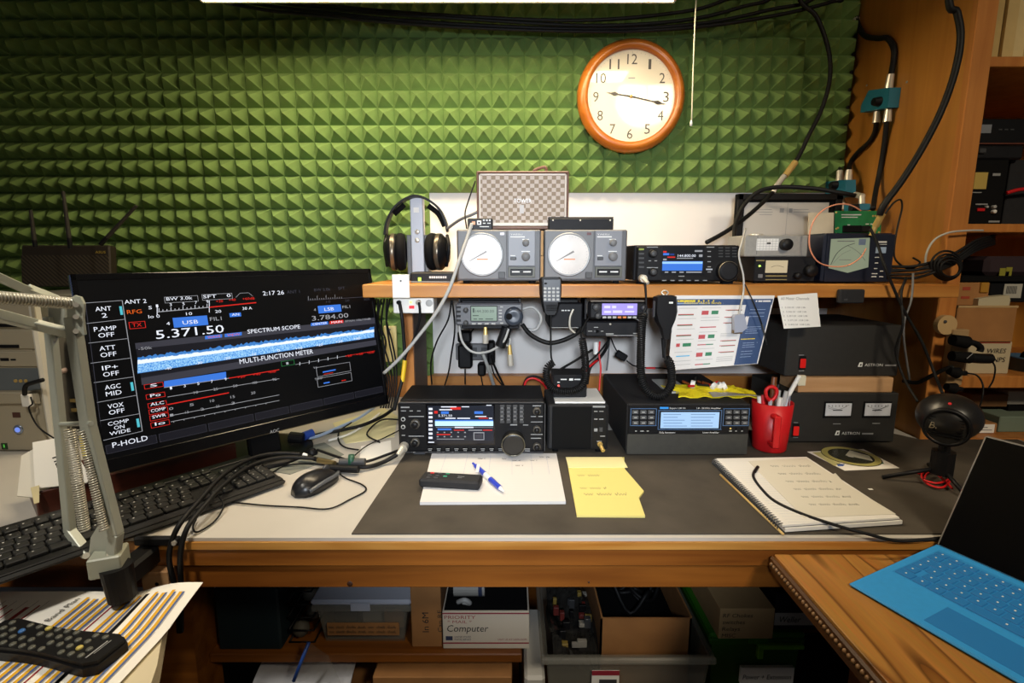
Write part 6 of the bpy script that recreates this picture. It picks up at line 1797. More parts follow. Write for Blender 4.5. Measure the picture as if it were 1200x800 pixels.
# the user sits on the low side: local +y is the hinge; x direction decides which end is the left of the keyboard
part('touch_pad', t, lambda b: b.box(Wd / 2 - .055, Wd / 2 + .055, .012, .066, .005, .0054, BLK_, .0001), f.M)
kmesh2 = {}
def key2(x, y, w, h):
    kk = (round(w, 4), round(h, 4))
    if kk not in kmesh2:
        b = MB(f.M); b.box(0, w, 0, h, 0, .0016, BLK_, .0006)
        b.add([(w * .45, h * .45, .0018), (w * .45 + .0022, h * .45, .0018), (w * .45 + .0022, h * .45 + .0028, .0018), (w * .45, h * .45 + .0028, .0018)], [(0, 1, 2, 3)], INK)
        o = b.build('key', kc); kmesh2[kk] = o.data
    else:
        o = bpy.data.objects.new('key', kmesh2[kk]); COL.objects.link(o); o.parent = kc
    o.location = f.ux * x + f.uy * y + f.n * .005
part('key_well', kc, lambda b: b.box(.012, Wd - .012, .082, .202, .005, .0052, mat('key well blue', '2484ca', .6)), f.M)
for r_ in range(6):
    y = .084 + r_ * .0197
    n = 14 if r_ else 9
    if r_ == 0:
        xs = [(.014, .022), (.038, .017), (.057, .017), (.076, .026), (.104, .088), (.194, .026), (.222, .017), (.241, .017), (.260, .017)]
    else:
        w_ = (Wd - .03) / 14; off = (0, .006, .0, -.003, 0, 0)[r_]
        xs = [(.0145 + i * w_ + (off if 0 < i < 13 else 0), w_ - .0022) for i in range(14)]
    for x, w_ in xs: key2(x, y, w_, .0168 if r_ < 5 else .012)
# screen
hy = Dp - .004
H0 = f.O + f.uy * hy + f.n * .004
th = R(61)
su = (V((d2.x, d2.y, 0)) * math.cos(th) + V((0, 0, 1)) * math.sin(th))
fs = Face(H0, f.ux, su)
SLV = mat('magnesium silver', 'b9bab9', .3, .7)
part('tablet', t, lambda b: b.box(.0015, Wd - .0015, 0, .201, -.009, 0, SLV, .003), fs.M)
part('tablet_glass', t, lambda b: b.box(.005, Wd - .005, .003, .1975, 0, .0008, mat('tablet glass', '050506', .12)), fs.M)
pk = fs.O + fs.uy * .10 - fs.n * .009
part('kickstand', t, lambda b: b.add([*(lambda a, c: [a, a + fs.ux * (Wd - .02), c + fs.ux * (Wd - .02), c])(pk + fs.ux * .01, V((pk.x, pk.y, 0)) + d2 * .035 + V((0, 0, zt4 + .001)) + fs.ux * .01)], [(0, 1, 2, 3)], SLV))

# ================================================================== inside the bookcase
def bx(name, label, cat, u0, v0, u1, v1, Y, dep, m, bv=.002, zb=None, details=None, group=None):
    f = FY(Y)
    um, vm = (u0 + u1) / 2, (v0 + v1) / 2
    x0, x1 = f.px(u0, vm)[0], f.px(u1, vm)[0]; z0, z1 = f.px(um, v1)[1], f.px(um, v0)[1]
    if zb is not None: z0 = zb
    x0 = max(x0, BX + .020)
    t = thing(name, label, cat, ((x0 + x1) / 2, Y + dep / 2, z0), group)
    part('body', t, lambda b: b.box(x0, x1, z0, z1, -dep, 0, m, bv), f.M)
    if details: details(t, f, x0, x1, z0, z1)
    return t
zs = {k: CZ + v[1] for k, v in BSH.items()}
# top shelf: a row of pale magazines, each its own thing
for i in range(6):
    x = BX + .020 + i * .028
    b = MB(); b.box(x, x + .026, 1.30 + .004 * (i % 3), 1.55, zs['top'], zs['top'] + .30 - .004 * (i % 2), mat('pale board %d' % (i % 3), ['c9ad72', 'd6bf88', 'b99d62'][i % 3], .7, noise=.1, scale=20))
    b.build('file_folder', label='pale tan folder on the top bookcase shelf, %s from the side panel' % ['first', 'second', 'third', 'fourth', 'fifth', 'sixth'][i], cat='folder', group='pale folders on the top shelf')
def d_rec(t, f, x0, x1, z0, z1):
    part('display', t, lambda b: f.rect(b, 1149, 146, 1161.5, 156, 0, .001, mat('grey lcd', '7b7f86', .4)), f.M)
    part('buttons', t, lambda b: bars(f, b, DKG, [(1170, 151, 1174, 152.5), (1177, 151, 1181, 152.5), (1184, 151, 1188, 152.5)], .001), f.M)
    part('trim_line', t, lambda b: f.rect(b, 1140, 167.3, 1215, 169, 0, .001, mat('red brown trim', '5a2a18', .5)), f.M)
bx('rack_receiver', 'black receiver with grey display on top of the stacked bookcase gear', 'receiver', 1136, 139, 1225, 169.5, 1.32, .25, BLK, details=d_rec)
zr = None
def d_ps(t, f, x0, x1, z0, z1):
    k = part('meter', t, lambda b: f.rect(b, 1141, 202, 1156, 221.5, 0, .002, mat('ochre meter', 'b79c4e', .5)), f.M)
    part('switch', t, lambda b: f.rect(b, 1144, 244, 1153, 247.5, 0, .004, RED, .001), f.M)
    part('terminals', t, lambda b: (f.knob(b, 1163, 242.5, 2, 0, .008, LGR, 10), f.knob(b, 1163, 248, 2.2, 0, .008, WHT, 10), f.knob(b, 1155, 242.5, 1.5, 0, .006, LGR, 10)), f.M)
    part('lettering', t, lambda b: bars(f, b, PINK, [(1163, 203, 1172, 206), (1139, 225, 1150, 226), (1143, 238.5, 1157, 240), (1158, 258.5, 1171, 260.5)], .001), f.M)
bx('bench_supply', 'black bench power supply with ochre meter in the bookcase', 'power supply', 1129, 187, 1178, 262.5, 1.31, .25, BLKM, zb=zs['mid'], details=d_ps)
b = MB(FY(1.31).M); FY(1.31).rect(b, 1129, 170, 1200, 186.5, -.22, 0, BLK2, .004); FY(1.31).rect(b, 1146, 174, 1154, 180, 0, .006, DKG, .002)
b.build('tuner_unit', label='black unit between the receiver and the bench power supply', cat='device')
bx('black_case', 'black case standing right of the bench power supply', 'case', 1180, 187, 1240, 262.5, 1.33, .22, CHAR, zb=zs['mid'])
b = MB(); b.tube([P(1180, 226, Y=1.30), P(1190, 223, Y=1.30), P(1204, 221, Y=1.30), P(1225, 219, Y=1.30)], .0045, RED)
b.build('red_cable', label='thick red cable in front of the black case in the bookcase', cat='cord')
# lower compartment
def d_bag(t, f, x0, x1, z0, z1):
    part('print', t, lambda b: (f.rect(b, 1171, 314, 1178, 323, 0, .001, mat('yellow green print', '8f8a2a', .6)), f.rect(b, 1179, 313, 1186, 318, 0, .001, mat('yellow green print', '8f8a2a')), f.rect(b, 1182, 318, 1185, 323, 0, .001, mat('yellow green print', '8f8a2a'))), f.M)
b = MB(FY(1.57).M); FY(1.57).rect(b, 1080, 281, 1118, 344, -.1, 0, MAH, .002)
b.build('brown_box', label='dark brown box standing in the lower bookcase compartment', cat='box')
bx('plum_bag', 'dark plum bag with yellow print in the lower bookcase compartment', 'bag', 1156, 300, 1230, 323, 1.33, .2, mat('plum fabric', '2b1b22', .8), .01, details=d_bag)
bx('black_folder', 'flat black folder under the plum bag in the bookcase', 'folder', 1127, 323.5, 1225, 330, 1.30, .25, BLKM)
def d_bar(t, f, x0, x1, z0, z1):
    k = part('label', t, lambda b: f.rect(b, 1176, 332.5, 1197, 349, 0, .0008, mat('grey label', 'aaa79c', .7)), f.M)
    part('barcode', k, lambda b: bars(f, b, DKG, [(1179 + i * 1.4, 335, 1179.7 + i * 1.4, 344) for i in range(9)], .0012), f.M)
bx('black_carton', 'black carton with a barcode label in the bookcase', 'box', 1160, 331, 1235, 354, 1.31, .22, BLK, details=d_bar)
def d_red(t, f, x0, x1, z0, z1):
    part('print', t, lambda b: bars(f, b, mat('faded red print', '9a3a22', .7), [(1128, 336, 1137, 340), (1126, 347, 1136, 350)], .0008), f.M)
bx('parcel', 'tan parcel with faded red print behind the white pouch', 'box', 1122, 331, 1159, 358, 1.30, .2, CARD, details=d_red)
bx('yellow_carton', 'small yellow carton beside the tan parcel', 'box', 1150, 331, 1159.5, 343, 1.295, .12, mat('yellow carton', 'a8781e', .7))
t = thing('white_pouch', 'crumpled white pouch lying on the cardboard box in the bookcase', 'pouch', P(1165, 360, Y=1.29))
fo = FY(1.285)
part('pouch', t, lambda b: b.prism([fo.px(*q) for q in ((1147, 350), (1160, 348), (1183, 346), (1184, 352), (1182, 361), (1146, 359))], -.08, 0, mat('cream pouch', 'b9ae90', .7)), fo.M)
# cardboard boxes on the lower shelf
def d_w(t, f, x0, x1, z0, z1):
    part('handwriting', t, lambda b: (f.t(b, 'WIRES', 1155, 415, 1178, 412, 5.5, MARK, .001, .15), f.t(b, 'NPS', 1163, 425, 1177, 423, 6, MARK, .001, .1)), f.M)
    part('red_edge', t, lambda b: f.rect(b, 1136, 401, 1184, 402, 0, .001, mat('faded red print', '9a3a22')), f.M)
bx('carton', 'white carton with handwriting on the lower bookcase shelf', 'box', 1134, 400.5, 1184, 440.5, 1.285, .2, mat('white carton', 'b8a98a', .75), zb=zs['low'], details=d_w)
f = FY(1.28); zc_ = FY(1.285).px(1160, 400.5)[1]
bx('cardboard_box', 'open cardboard box on top of the white carton in the bookcase', 'box', 1120, 359, 1190, 400, 1.28, .22, CARD, zb=zc_ + .0005, details=lambda t, f, x0, x1, z0, z1: part('rim', t, lambda b: b.box(x0, x1, z1 - .003, z1 + .002, -.004, .001, KRAFT), f.M))
t = thing('blue_tub', 'slate blue plastic tub on the lower bookcase shelf', 'tub', P(1200, 440, Y=1.32))
cc = P(1204, 440, Y=1.33)
part('tub', t, lambda b: b.lathe([(0, 0), (.042, 0), (.048, .034), (.050, .034), (.050, .038), (.046, .038), (.041, .004), (0, .004)], (cc.x, cc.y, zs['low']), (0, 0, 1), 24, mat('slate blue tub', '3c566e', .4)))
part('contents', t, lambda b: (b.ball((cc.x - .008, cc.y - .01, zs['low'] + .036), .022, BLKM, 8), b.box(cc.x - .03, cc.x + .01, cc.y - .03, cc.y - .026, zs['low'] + .036, zs['low'] + .044, mat('green bit', '4f8a2a', .5))))
# bench-level compartment
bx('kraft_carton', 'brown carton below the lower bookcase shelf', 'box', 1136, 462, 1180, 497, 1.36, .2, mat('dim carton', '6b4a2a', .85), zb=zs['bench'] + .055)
def d_co(t, f, x0, x1, z0, z1):
    k = part('label', t, lambda b: f.rect(b, 1146, 497, 1165, 507, 0, .0008, PAPER), f.M)
    part('lettering', k, lambda b: bars(f, b, PINK, [(1148, 500, 1157, 501), (1148, 503, 1162, 504)], .0012), f.M)
    part('handwriting', t, lambda b: f.scrawl(b, 1140, 514, 1157, 513, 5, MARK, .001), f.M)
bx('labelled_carton', 'brown carton with a white label at bench level in the bookcase', 'box', 1122, 496, 1168, 516, 1.30, .2, CARD, zb=zs['bench'], details=d_co)
bx('green_pad', 'grey green pad standing at bench level in the bookcase', 'pad', 1170, 488, 1240, 518, 1.31, .12, mat('grey green card', '6c7a6a', .8), zb=zs['bench'])
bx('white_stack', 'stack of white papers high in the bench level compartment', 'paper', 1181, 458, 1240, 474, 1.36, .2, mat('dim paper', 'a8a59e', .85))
b = MB(FY(1.36).M); FY(1.36).rect(b, 1181, 474.6, 1240, 487, -.2, 0, BLKM); b.build('black_tray', label='black tray under the white papers in the bookcase', cat='tray')

# ---- beige microphone rack on the bookcase edge
t = thing('microphone_rack', 'beige board with a round screw tab on the bookcase edge', 'rack', P(1115, 450, Y=1.24))
f = FY(1.235)
BEI = mat('beige board', '9d8058', .7, noise=.08, scale=20)
(xa, za), (xb, zb) = f.px(1108, 452), f.px(1137, 386)
part('board', t, lambda b: b.box(xa, xb, za, zb, -.02, 0, BEI, .002), f.M)
part('round_tab', t, lambda b: b.cyl((*f.px(1112, 381), -.018), (*f.px(1112, 381), -.004), .024, mat('pale tab', 'b8996a', .7), n=24), f.M)
part('screw', t, lambda b: f.knob(b, 1109, 377, 2, -.004, -.002, DKG, 8), f.M)
def mic_h(name, label, pts, rr, extra=None):
    t = thing(name, label, 'microphone', P(*pts[0], Y=1.2), 'microphones on the beige rack')
    ps = [P(u, v, Y=1.205) for u, v in pts]
    part('head', t, lambda b: b.cyl(ps[0], ps[1], rr[0], BLKM, rr[1], 16))
    part('handle', t, lambda b: b.tube(ps[1:], rr[2], BLK, 10))
    if extra: extra(t)
mic_h('handheld_microphone', 'black microphone with hooked handle, topmost on the beige rack', [(1116, 398), (1133, 401), (1142, 402), (1149, 407), (1148, 412)], (.013, .015, .007))
mic_h('handheld_microphone', 'thick straight black microphone, second from top on the beige rack', [(1115, 417), (1136, 419), (1150, 420), (1161, 420)], (.012, .014, .012), lambda t: part('stripe', t, lambda b: b.cyl(P(1133, 420, Y=1.188), P(1140, 414, Y=1.188), .001, GRY, n=6)))
mic_h('handheld_microphone', 'small black microphone head, third from top on the beige rack', [(1112, 434), (1122, 437), (1132, 437)], (.009, .014, .006))
mic_h('handheld_microphone', 'small black microphone head, lowest on the beige rack', [(1109, 453), (1118, 455), (1127, 456)], (.009, .014, .006))
# ================================================================== under the bench
t = thing('low_shelf', 'plain wooden shelf under the bench holding boxes', 'shelf', (-.3, 1.2, 0))
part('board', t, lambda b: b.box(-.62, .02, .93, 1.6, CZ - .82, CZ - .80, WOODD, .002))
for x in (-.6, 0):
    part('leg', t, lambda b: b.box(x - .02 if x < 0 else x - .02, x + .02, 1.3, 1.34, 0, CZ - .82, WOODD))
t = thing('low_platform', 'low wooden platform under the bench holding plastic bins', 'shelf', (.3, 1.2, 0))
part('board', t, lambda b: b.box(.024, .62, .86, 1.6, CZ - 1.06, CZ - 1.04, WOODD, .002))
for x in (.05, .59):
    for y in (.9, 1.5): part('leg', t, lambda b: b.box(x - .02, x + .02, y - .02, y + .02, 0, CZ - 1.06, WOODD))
zl = CZ - .80
TEAL = mat('dark teal box', '13262c', .6)
b = MB(); b.box(-.605, -.475, .94, 1.3, zl, zl + .14, TEAL, .004); b.build('file_box', label='dark teal box at the left under the bench', cat='box')
t = thing('wire_basket', 'dark basket of oddments beside the dark teal box', 'basket', (-.45, 1.0, zl))
part('frame', t, lambda b: [b.tube([(-.468, .96, zl + z_), (-.415, .96, zl + z_), (-.415, 1.2, zl + z_), (-.468, 1.2, zl + z_), (-.468, .96, zl + z_)], .002, BLK, 5, 1) for z_ in (.003, .03, .06, .09, .12)])
for i in range(7):
    part('oddment', t, lambda b: b.ball((-.45 + .02 * (i % 2), .98 + .03 * i, zl + .02 + .02 * (i % 4)), .018, mat('grey oddments', '5a564c', .6), 6))

def bin_(name, label, X0, X1, Y0, Y1, z0, z1, m, lidm=None, rim=.008, taper=.012):
    t = thing(name, label, 'storage bin', ((X0 + X1) / 2, (Y0 + Y1) / 2, z0))
    def body(b):
        o = [(X0 + taper, Y0 + taper), (X1 - taper, Y0 + taper), (X1 - taper, Y1 - taper), (X0 + taper, Y1 - taper)]
        O = [(X0, Y0), (X1, Y0), (X1, Y1), (X0, Y1)]
        th = .003
        I = [(X0 + th, Y0 + th), (X1 - th, Y0 + th), (X1 - th, Y1 - th), (X0 + th, Y1 - th)]
        i_ = [(X0 + taper + th, Y0 + taper + th), (X1 - taper - th, Y0 + taper + th), (X1 - taper - th, Y1 - taper - th), (X0 + taper + th, Y1 - taper - th)]
        vs_ = [(x, y, z0) for x, y in o] + [(x, y, z1) for x, y in O] + [(x, y, z1) for x, y in I] + [(x, y, z0 + th) for x, y in i_]
        fs_ = [(3, 2, 1, 0), (12, 13, 14, 15)]
        for k in range(4):
            n = (k + 1) % 4
            fs_ += [(k, n, 4 + n, 4 + k), (4 + k, 4 + n, 8 + n, 8 + k), (8 + k, 8 + n, 12 + n, 12 + k)]
        b.add(vs_, fs_, m)
    part('body', t, body)
    part('rim', t, lambda b: [b.box(*q, z1 - .014, z1 + .001, m, .003) for q in ((X0 - rim, X1 + rim, Y0 - rim, Y0), (X0 - rim, X1 + rim, Y1, Y1 + rim), (X0 - rim, X0, Y0, Y1), (X1, X1 + rim, Y0, Y1))])
    if lidm:
        part('lid', t, lambda b: b.box(X0 - rim, X1 + rim, Y0 - rim, Y1 + rim, z1 + .001, z1 + .013, lidm, .004))
        part('latch', t, lambda b: b.box((X0 + X1) / 2 - .02, (X0 + X1) / 2 + .02, Y0 - rim - .004, Y0 - rim, z1 - .008, z1 + .01, lidm, .001))
    return t
CLR = mat('frosted clear plastic', '8f8c80', .35, alpha=.32)
t = bin_('storage_bin', 'clear plastic bin with a white lid and cardboard label under the bench', -.405, -.215, .955, 1.25, zl, zl + .095, CLR, mat('white lid', 'b9bdc8', .4))
f = FY(.958)
part('label', t, lambda b: b.box(-.385, -.235, zl + .022, zl + .05, 0, .002, CARD), f.M)
part('handwriting', t, lambda b: (b.scribble(-.382, zl + .038, .14, .005, .0025, MARK), b.scribble(-.382, zl + .027, .14, .005, .0025, MARK)), f.M)
for i, (x, m_) in enumerate(((-.36, DKG), (-.30, mat('pale contents', 'a9a292', .7)), (-.26, CARD))):
    part('contents', t, lambda b: b.box(x - .025, x + .025, 1.0, 1.1, zl + .004, zl + .07 - .01 * i, m_, .002))
t = thing('upright_carton', 'tall cardboard carton with handwriting under the bench', 'box', (-.155, 1.0, zl))
f = FY(.95)
part('box', t, lambda b: b.box(-.208, -.146, zl, zl + .155, -.2, 0, CARD, .001), f.M)
Mr = f.M @ MX.Translation((-.172, zl + .035, .001)) @ MX.Rotation(R(90), 4, 'Z')
part('handwriting', t, lambda b: (b.text('In 6M', 0, 0, .045, .014, 0, MARK), b.text('Can RF', 0, -.028, .05, .010, 0, MARK)), Mr)
t = thing('mailing_box', 'white mailing box with red stripes and the word Computer', 'box', (-.05, 1.0, zl))
f = FY(.945)
x0_, x1_ = f.px(519, 745)[0], f.px(620, 745)[0]
part('box', t, lambda b: b.box(x0_, x1_, zl, zl + .086, -.2, 0, mat('mail white', 'c9bfae', .8), .001), f.M)
part('open_top', t, lambda b: b.box(x0_ + .003, x1_ - .003, zl + .0855, zl + .0868, -.197, -.003, BLKM), f.M)  # black slab on the closed top, painted as the shaded inside of the box
MR = mat('mail red', '8e2030', .7); MBL = mat('mail blue', '26304e', .7)
part('stripes', t, lambda b: (b.box(x0_, x1_, zl + .080, zl + .0825, 0, .0006, MR), b.box(x0_, x1_, zl + .012, zl + .0145, 0, .0006, MR)), f.M)
part('lettering', t, lambda b: (b.text('PRIORITY', x0_ + .004, zl + .069, .064, .008, .0007, MR), b.text('* MAIL *', x0_ + .010, zl + .059, .05, .007, .0007, MR),
   b.text('UNITED STATES', x0_ + .024, zl + .026, .034, .004, .0007, MBL), b.text('POSTAL SERVICE', x0_ + .024, zl + .020, .034, .004, .0007, MBL), b.box(x0_ + .006, x0_ + .020, zl + .020, zl + .029, 0, .0007, MBL), b.text('VISIT US AT USPS.COM', x1_ - .065, zl + .020, .06, .004, .0007, MR)), f.M)
part('handwriting', t, lambda b: b.text('Computer', x0_ + .008, zl + .040, .085, .016, .0008, MARK, .15), f.M)
t = thing('film_roll', 'grey roll lying on the white mailing box', 'roll', (x0_ + .06, 1.0, zl + .086))
part('roll', t, lambda b: (b.cyl((x0_ + .02, 1.0, zl + .116), (x0_ + .085, 1.0, zl + .116), .029, mat('grey roll', '9a9892', .6), n=24), b.cyl((x0_ + .012, 1.0, zl + .116), (x0_ + .02, 1.0, zl + .116), .030, BLK, n=24)))
part('label', t, lambda b: b.cyl((x0_ + .072, 1.0, zl + .116), (x0_ + .08, 1.0, zl + .116), .0295, MBL, n=24))
b = MB(); b.tube([(x0_ + .03, .965, zl + .092), (x0_ + .045, .955, zl + .104), (x0_ + .055, .962, zl + .092), (x0_ + .04, .968, zl + .09)], .005, LGR); b.build('metal_fitting', label='small grey fitting in front of the roll on the mailing box', cat='fitting')

# open clear bin with cables and a cardboard insert
z0b = CZ - 1.04
t = bin_('storage_bin', 'open clear plastic bin holding a cardboard box of black cables', .068, .395, .905, 1.45, z0b, z0b + .258, CLR, None, .010, .02)
part('label', t, lambda b: (b.box(.16, .215, .9045, .9055, z0b + .17, z0b + .225, PAPER), b.box(.16, .215, .9035, .9045, z0b + .215, z0b + .225, MR), b.box(.175, .21, .9035, .9045, z0b + .18, z0b + .205, DKG)))
zt_ = z0b + .258
t = thing('cardboard_insert', 'open cardboard box of black cables inside the clear bin', 'box', (.29, 1.05, z0b + .05))
def insert(b):
    X0, X1, Y0, Y1, za_, zb_ = .185, .375, .96, 1.35, z0b + .05, zt_ + .045
    for q in ((X0, X1, Y0, Y0 + .004), (X0, X1, Y1 - .004, Y1), (X0, X0 + .004, Y0, Y1), (X1 - .004, X1, Y0, Y1)): b.box(*q, za_, zb_ if q[2] != Y0 or q[3] - q[2] > .1 else zb_ - .005, CARD)
    b.box(X0, X1, Y0, Y1, za_, za_ + .004, CARD)
part('box', t, insert)
t = thing('black_cables', 'heap of black cables filling the cardboard box in the clear bin', 'cables', (.28, 1.1, zt_))
random.seed(11)
for k in range(12):
    cx_, cy_ = random.uniform(.25, .31), random.uniform(1.06, 1.24)
    rr_ = random.uniform(.035, .055)
    pts_ = [(cx_ + rr_ * math.cos(a) * random.uniform(.8, 1.1), cy_ + rr_ * 1.3 * math.sin(a), zt_ + .01 + random.uniform(0, .06)) for a in [i * .9 for i in range(9)]]
    part('cable', t, lambda b: b.tube(pts_, .005, RUB, 6, 4))
part('filling', t, lambda b: b.sheet(lambda a, c: (.195 + .17 * a, .97 + .37 * c, zt_ - .02 + .035 * math.sin(math.pi * a) * math.sin(math.pi * c)), 10, 12, .01, BLKM))
t = thing('oddments_bag', 'clear bag of shiny small parts inside the open clear bin', 'bag', (.125, 1.0, zt_ - .06))
part('bag', t, lambda b: b.sheet(lambda a, c: (.085 + .092 * a, .92 + .4 * c, zt_ - .03 + .02 * math.sin(a * 5 + c * 9) + .03 * c), 14, 24, .01, mat('shiny dark film', '2b2a28', .18, noise=.5, scale=60)))
for k in range(22):
    q = V((random.uniform(.09, .165), random.uniform(.94, 1.1), zt_ + .004))
    part('small_part', t, lambda b: b.box(q.x, q.x + random.uniform(.006, .02), q.y, q.y + random.uniform(.005, .014), q.z - .02, q.z + random.uniform(-.012, .006), [mat('dim paper bit', '8a857a', .7), mat('dim red bit', '6e2a24', .5), DKG, mat('yellow bit', '8a7434', .5), BLK][k % 5], .001))
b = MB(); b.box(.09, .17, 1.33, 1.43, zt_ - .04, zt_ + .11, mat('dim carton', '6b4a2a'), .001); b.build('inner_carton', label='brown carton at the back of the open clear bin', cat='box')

# green bins and labelled boxes at right
t = bin_('storage_bin', 'dark green plastic bin labelled Power and Extension', .415, .60, .95, 1.3, z0b, z0b + .262, mat('green bin plastic', '2c6418', .4), mat('green lid', '35781c', .4), .006, .012)
f = FY(.945)
part('clip', t, lambda b: (b.box(.505, .60, z0b + .246, z0b + .256, 0, .012, mat('lime clip', '74b82a', .4), .002), b.box(.505, .517, z0b + .224, z0b + .252, 0, .012, mat('lime clip', '5c9a1e'), .002)), f.M)
part('label', t, lambda b: b.box(.475, .585, z0b + .165, z0b + .202, 0, .008, PAPER), f.M)
part('handwriting', t, lambda b: b.text('Power + Extension', .479, z0b + .176, .1, .011, .0086, MARK, .15), f.M)
zg = z0b + .262 + .013
t = thing('handwritten_carton', 'tan carton listing chokes, switches and relays in handwriting', 'box', (.42, .96, zg))
f = FY(.93)
(xa, _), (xb, _) = f.px(843, 730), f.px(907, 730)
part('box', t, lambda b: b.box(xa, xb, zg, zg + .068, -.25, 0, KRAFT, .001), f.M)
part('handwriting', t, lambda b: [b.text(s_, xa + .006, zg + .049 - i * .015, w_, .009, .0008, MARK, .1) for i, (s_, w_) in enumerate((('RF Chokes', .06), ('switches', .045), ('Relays', .036), ('MISC', .028)))], f.M)
t = thing('weller_box', 'dark box with a white handwritten strip beside the tan carton', 'box', (.53, .97, zg))
f = FY(.955)
(xa, _), (xb, _) = f.px(908, 720), f.px(972, 720)
part('box', t, lambda b: b.box(xa, xb, zg, zg + .085, -.22, 0, mat('blue black box', '12161f', .5), .002), f.M)
part('strip', t, lambda b: b.box(xa, xb, zg + .012, zg + .040, 0, .001, mat('strip paper', 'b9b6ae', .8)), f.M)
part('handwriting', t, lambda b: b.text('Weller', xa + .008, zg + .019, .045, .014, .0014, MARK, .15), f.M)
# floor-level boxes under the shelf
t = thing('floor_carton', 'brown carton on the floor below the mailing box', 'box', (-.13, 1.0, 0))
f = FY(.905)
part('box', t, lambda b: b.box(-.28, .0, 0, CZ - .83, -.25, 0, CARD, .002), f.M)
part('print', t, lambda b: (b.text('OX', -.115, CZ - .872, .03, .02, .001, MARK), b.text('O', -.15, CZ - .868, .016, .016, .001, MARK)), f.M)
t = thing('mailer_bag', 'white plastic mailer with red print at the bottom left under the bench', 'bag', (-.45, .88, CZ - .83))
part('bag', t, lambda b: b.sheet(lambda a, c: (-.53 + .2 * a, .86 + .14 * c, CZ - .89 + .06 * c + .008 * math.sin(a * 6 + c * 4)), 14, 8, .004, mat('mailer white', 'aeb0b8', .5)))
part('red_stripe', t, lambda b: b.sheet(lambda a, c: (-.52 + .18 * a, .985 + .008 * c, CZ - .89 + .056 + .008 * math.sin(a * 6 + 3.7)), 14, 1, .001, MR))
b = MB(); b.box(-.53, -.30, .90, 1.2, 0, CZ - .9, CARD, .002); b.build('floor_carton', label='brown carton on the floor beneath the white mailer', cat='box')
t = thing('zip_bag', 'clear zip bag with a blue slider leaning under the bench', 'bag', (-.33, .9, CZ - .86))
A_, B_ = P(344, 798, Y=.88), P(362, 752, Y=.90)
part('slider', t, lambda b: b.tube([A_, B_], .0035, mat('slider blue', '2a4fa0', .4)))
part('film', t, lambda b: b.add([A_, B_, P(385, 768, Y=.92), P(400, 800, Y=.90)], [(0, 1, 2, 3)], mat('clear film', '8a8a84', .15, alpha=.2)))
b = MB(); b.box(.025, .066, .895, 1.1, CZ - .93, CZ - .822, mat('white bin lid', 'bdb9b0', .5), .006); b.build('white_tub', label='small white tub squeezed left of the open clear bin', cat='tub')

# ================================================================== cables
def cable(name, label, pts, r=.003, m=RUB, cat='cable', group='loose cables', ends=None, n=7):
    ps = [P(p[0], p[1], **({'Y': p[2]} if len(p) == 3 else p[3])) for p in pts]
    if pts[0][1] < 0: ps = [V((ps[0].x - .01, ps[0].y, 2.44)), V((ps[0].x - .01, ps[0].y, 2.15))] + ps
    if pts[-1][1] < 0: ps = ps + [V((ps[-1].x + .03, ps[-1].y, 2.15)), V((ps[-1].x + .03, ps[-1].y, 2.44))]
    t = thing(name, label, cat, ps[len(ps) // 2], group)
    part('sheath', t, lambda b: b.tube(ps, r, m, n))
    for (i, j, rr, mm) in (ends or []):
        part('connector', t, lambda b: b.cyl(P(i[0], i[1], Y=i[2]), P(j[0], j[1], Y=j[2]), rr, mm, n=12))
    return t
def on(u, v, z): return (u, v, None, {'z': z})
# overhead bundle
for i, (lb, pts) in enumerate([('uppermost dark cable running along the top of the foam', [(180, -40), (300, -8), (400, 8), (520, 18), (680, 24), (800, 14), (850, 0), (880, -14)]),
                   ('dark cable drooping below the fixture, second of the overhead bundle', [(170, -40), (290, -4), (400, 12), (540, 22), (690, 30), (800, 24), (870, 8), (910, -10)]),
                   ('dark cable drooping above the clock, third of the overhead bundle', [(160, -40), (280, 0), (400, 17), (530, 28), (690, 34), (810, 29), (900, 12), (960, -8)]),
                   ('lowest dark cable of the overhead bundle, just above the clock', [(150, -40), (270, 4), (400, 21), (540, 32), (700, 37), (815, 32), (910, 18), (975, 2), (990, -8)])]):
    cable('coaxial_cable', lb, [(u, v, 1.615 - .008 * i) for u, v in pts], .0052)
# coax with gold adaptors
cable('coaxial_cable', 'black coax with a gold joint curving down over the foam', [(935, -8, 1.58), (957, 20, 1.58), (971, 60, 1.58), (972, 95, 1.57), (962, 130, 1.56), (948, 158, 1.55), (935, 185, 1.54), (920, 205, 1.53), (905, 226, 1.51), (880, 250, 1.47), (853, 270, 1.42), (828, 284, 1.38)], .006,
      ends=[((932, 190, 1.535), (920, 206, 1.525), .009, GOLD), ((919, 206, 1.525), (909, 219, 1.515), .0075, CHROME), ((910, 218, 1.515), (906, 225, 1.51), .006, PAPER)])
cable('coaxial_cable', 'black coax looping from the lower blue switch behind the frame', [(1002, 229, 1.42), (985, 226, 1.42), (955, 221, 1.44), (915, 219, 1.46), (890, 224, 1.46), (872, 240, 1.45), (862, 262, 1.42), (861, 282, 1.36), (866, 292, 1.33)], .006)
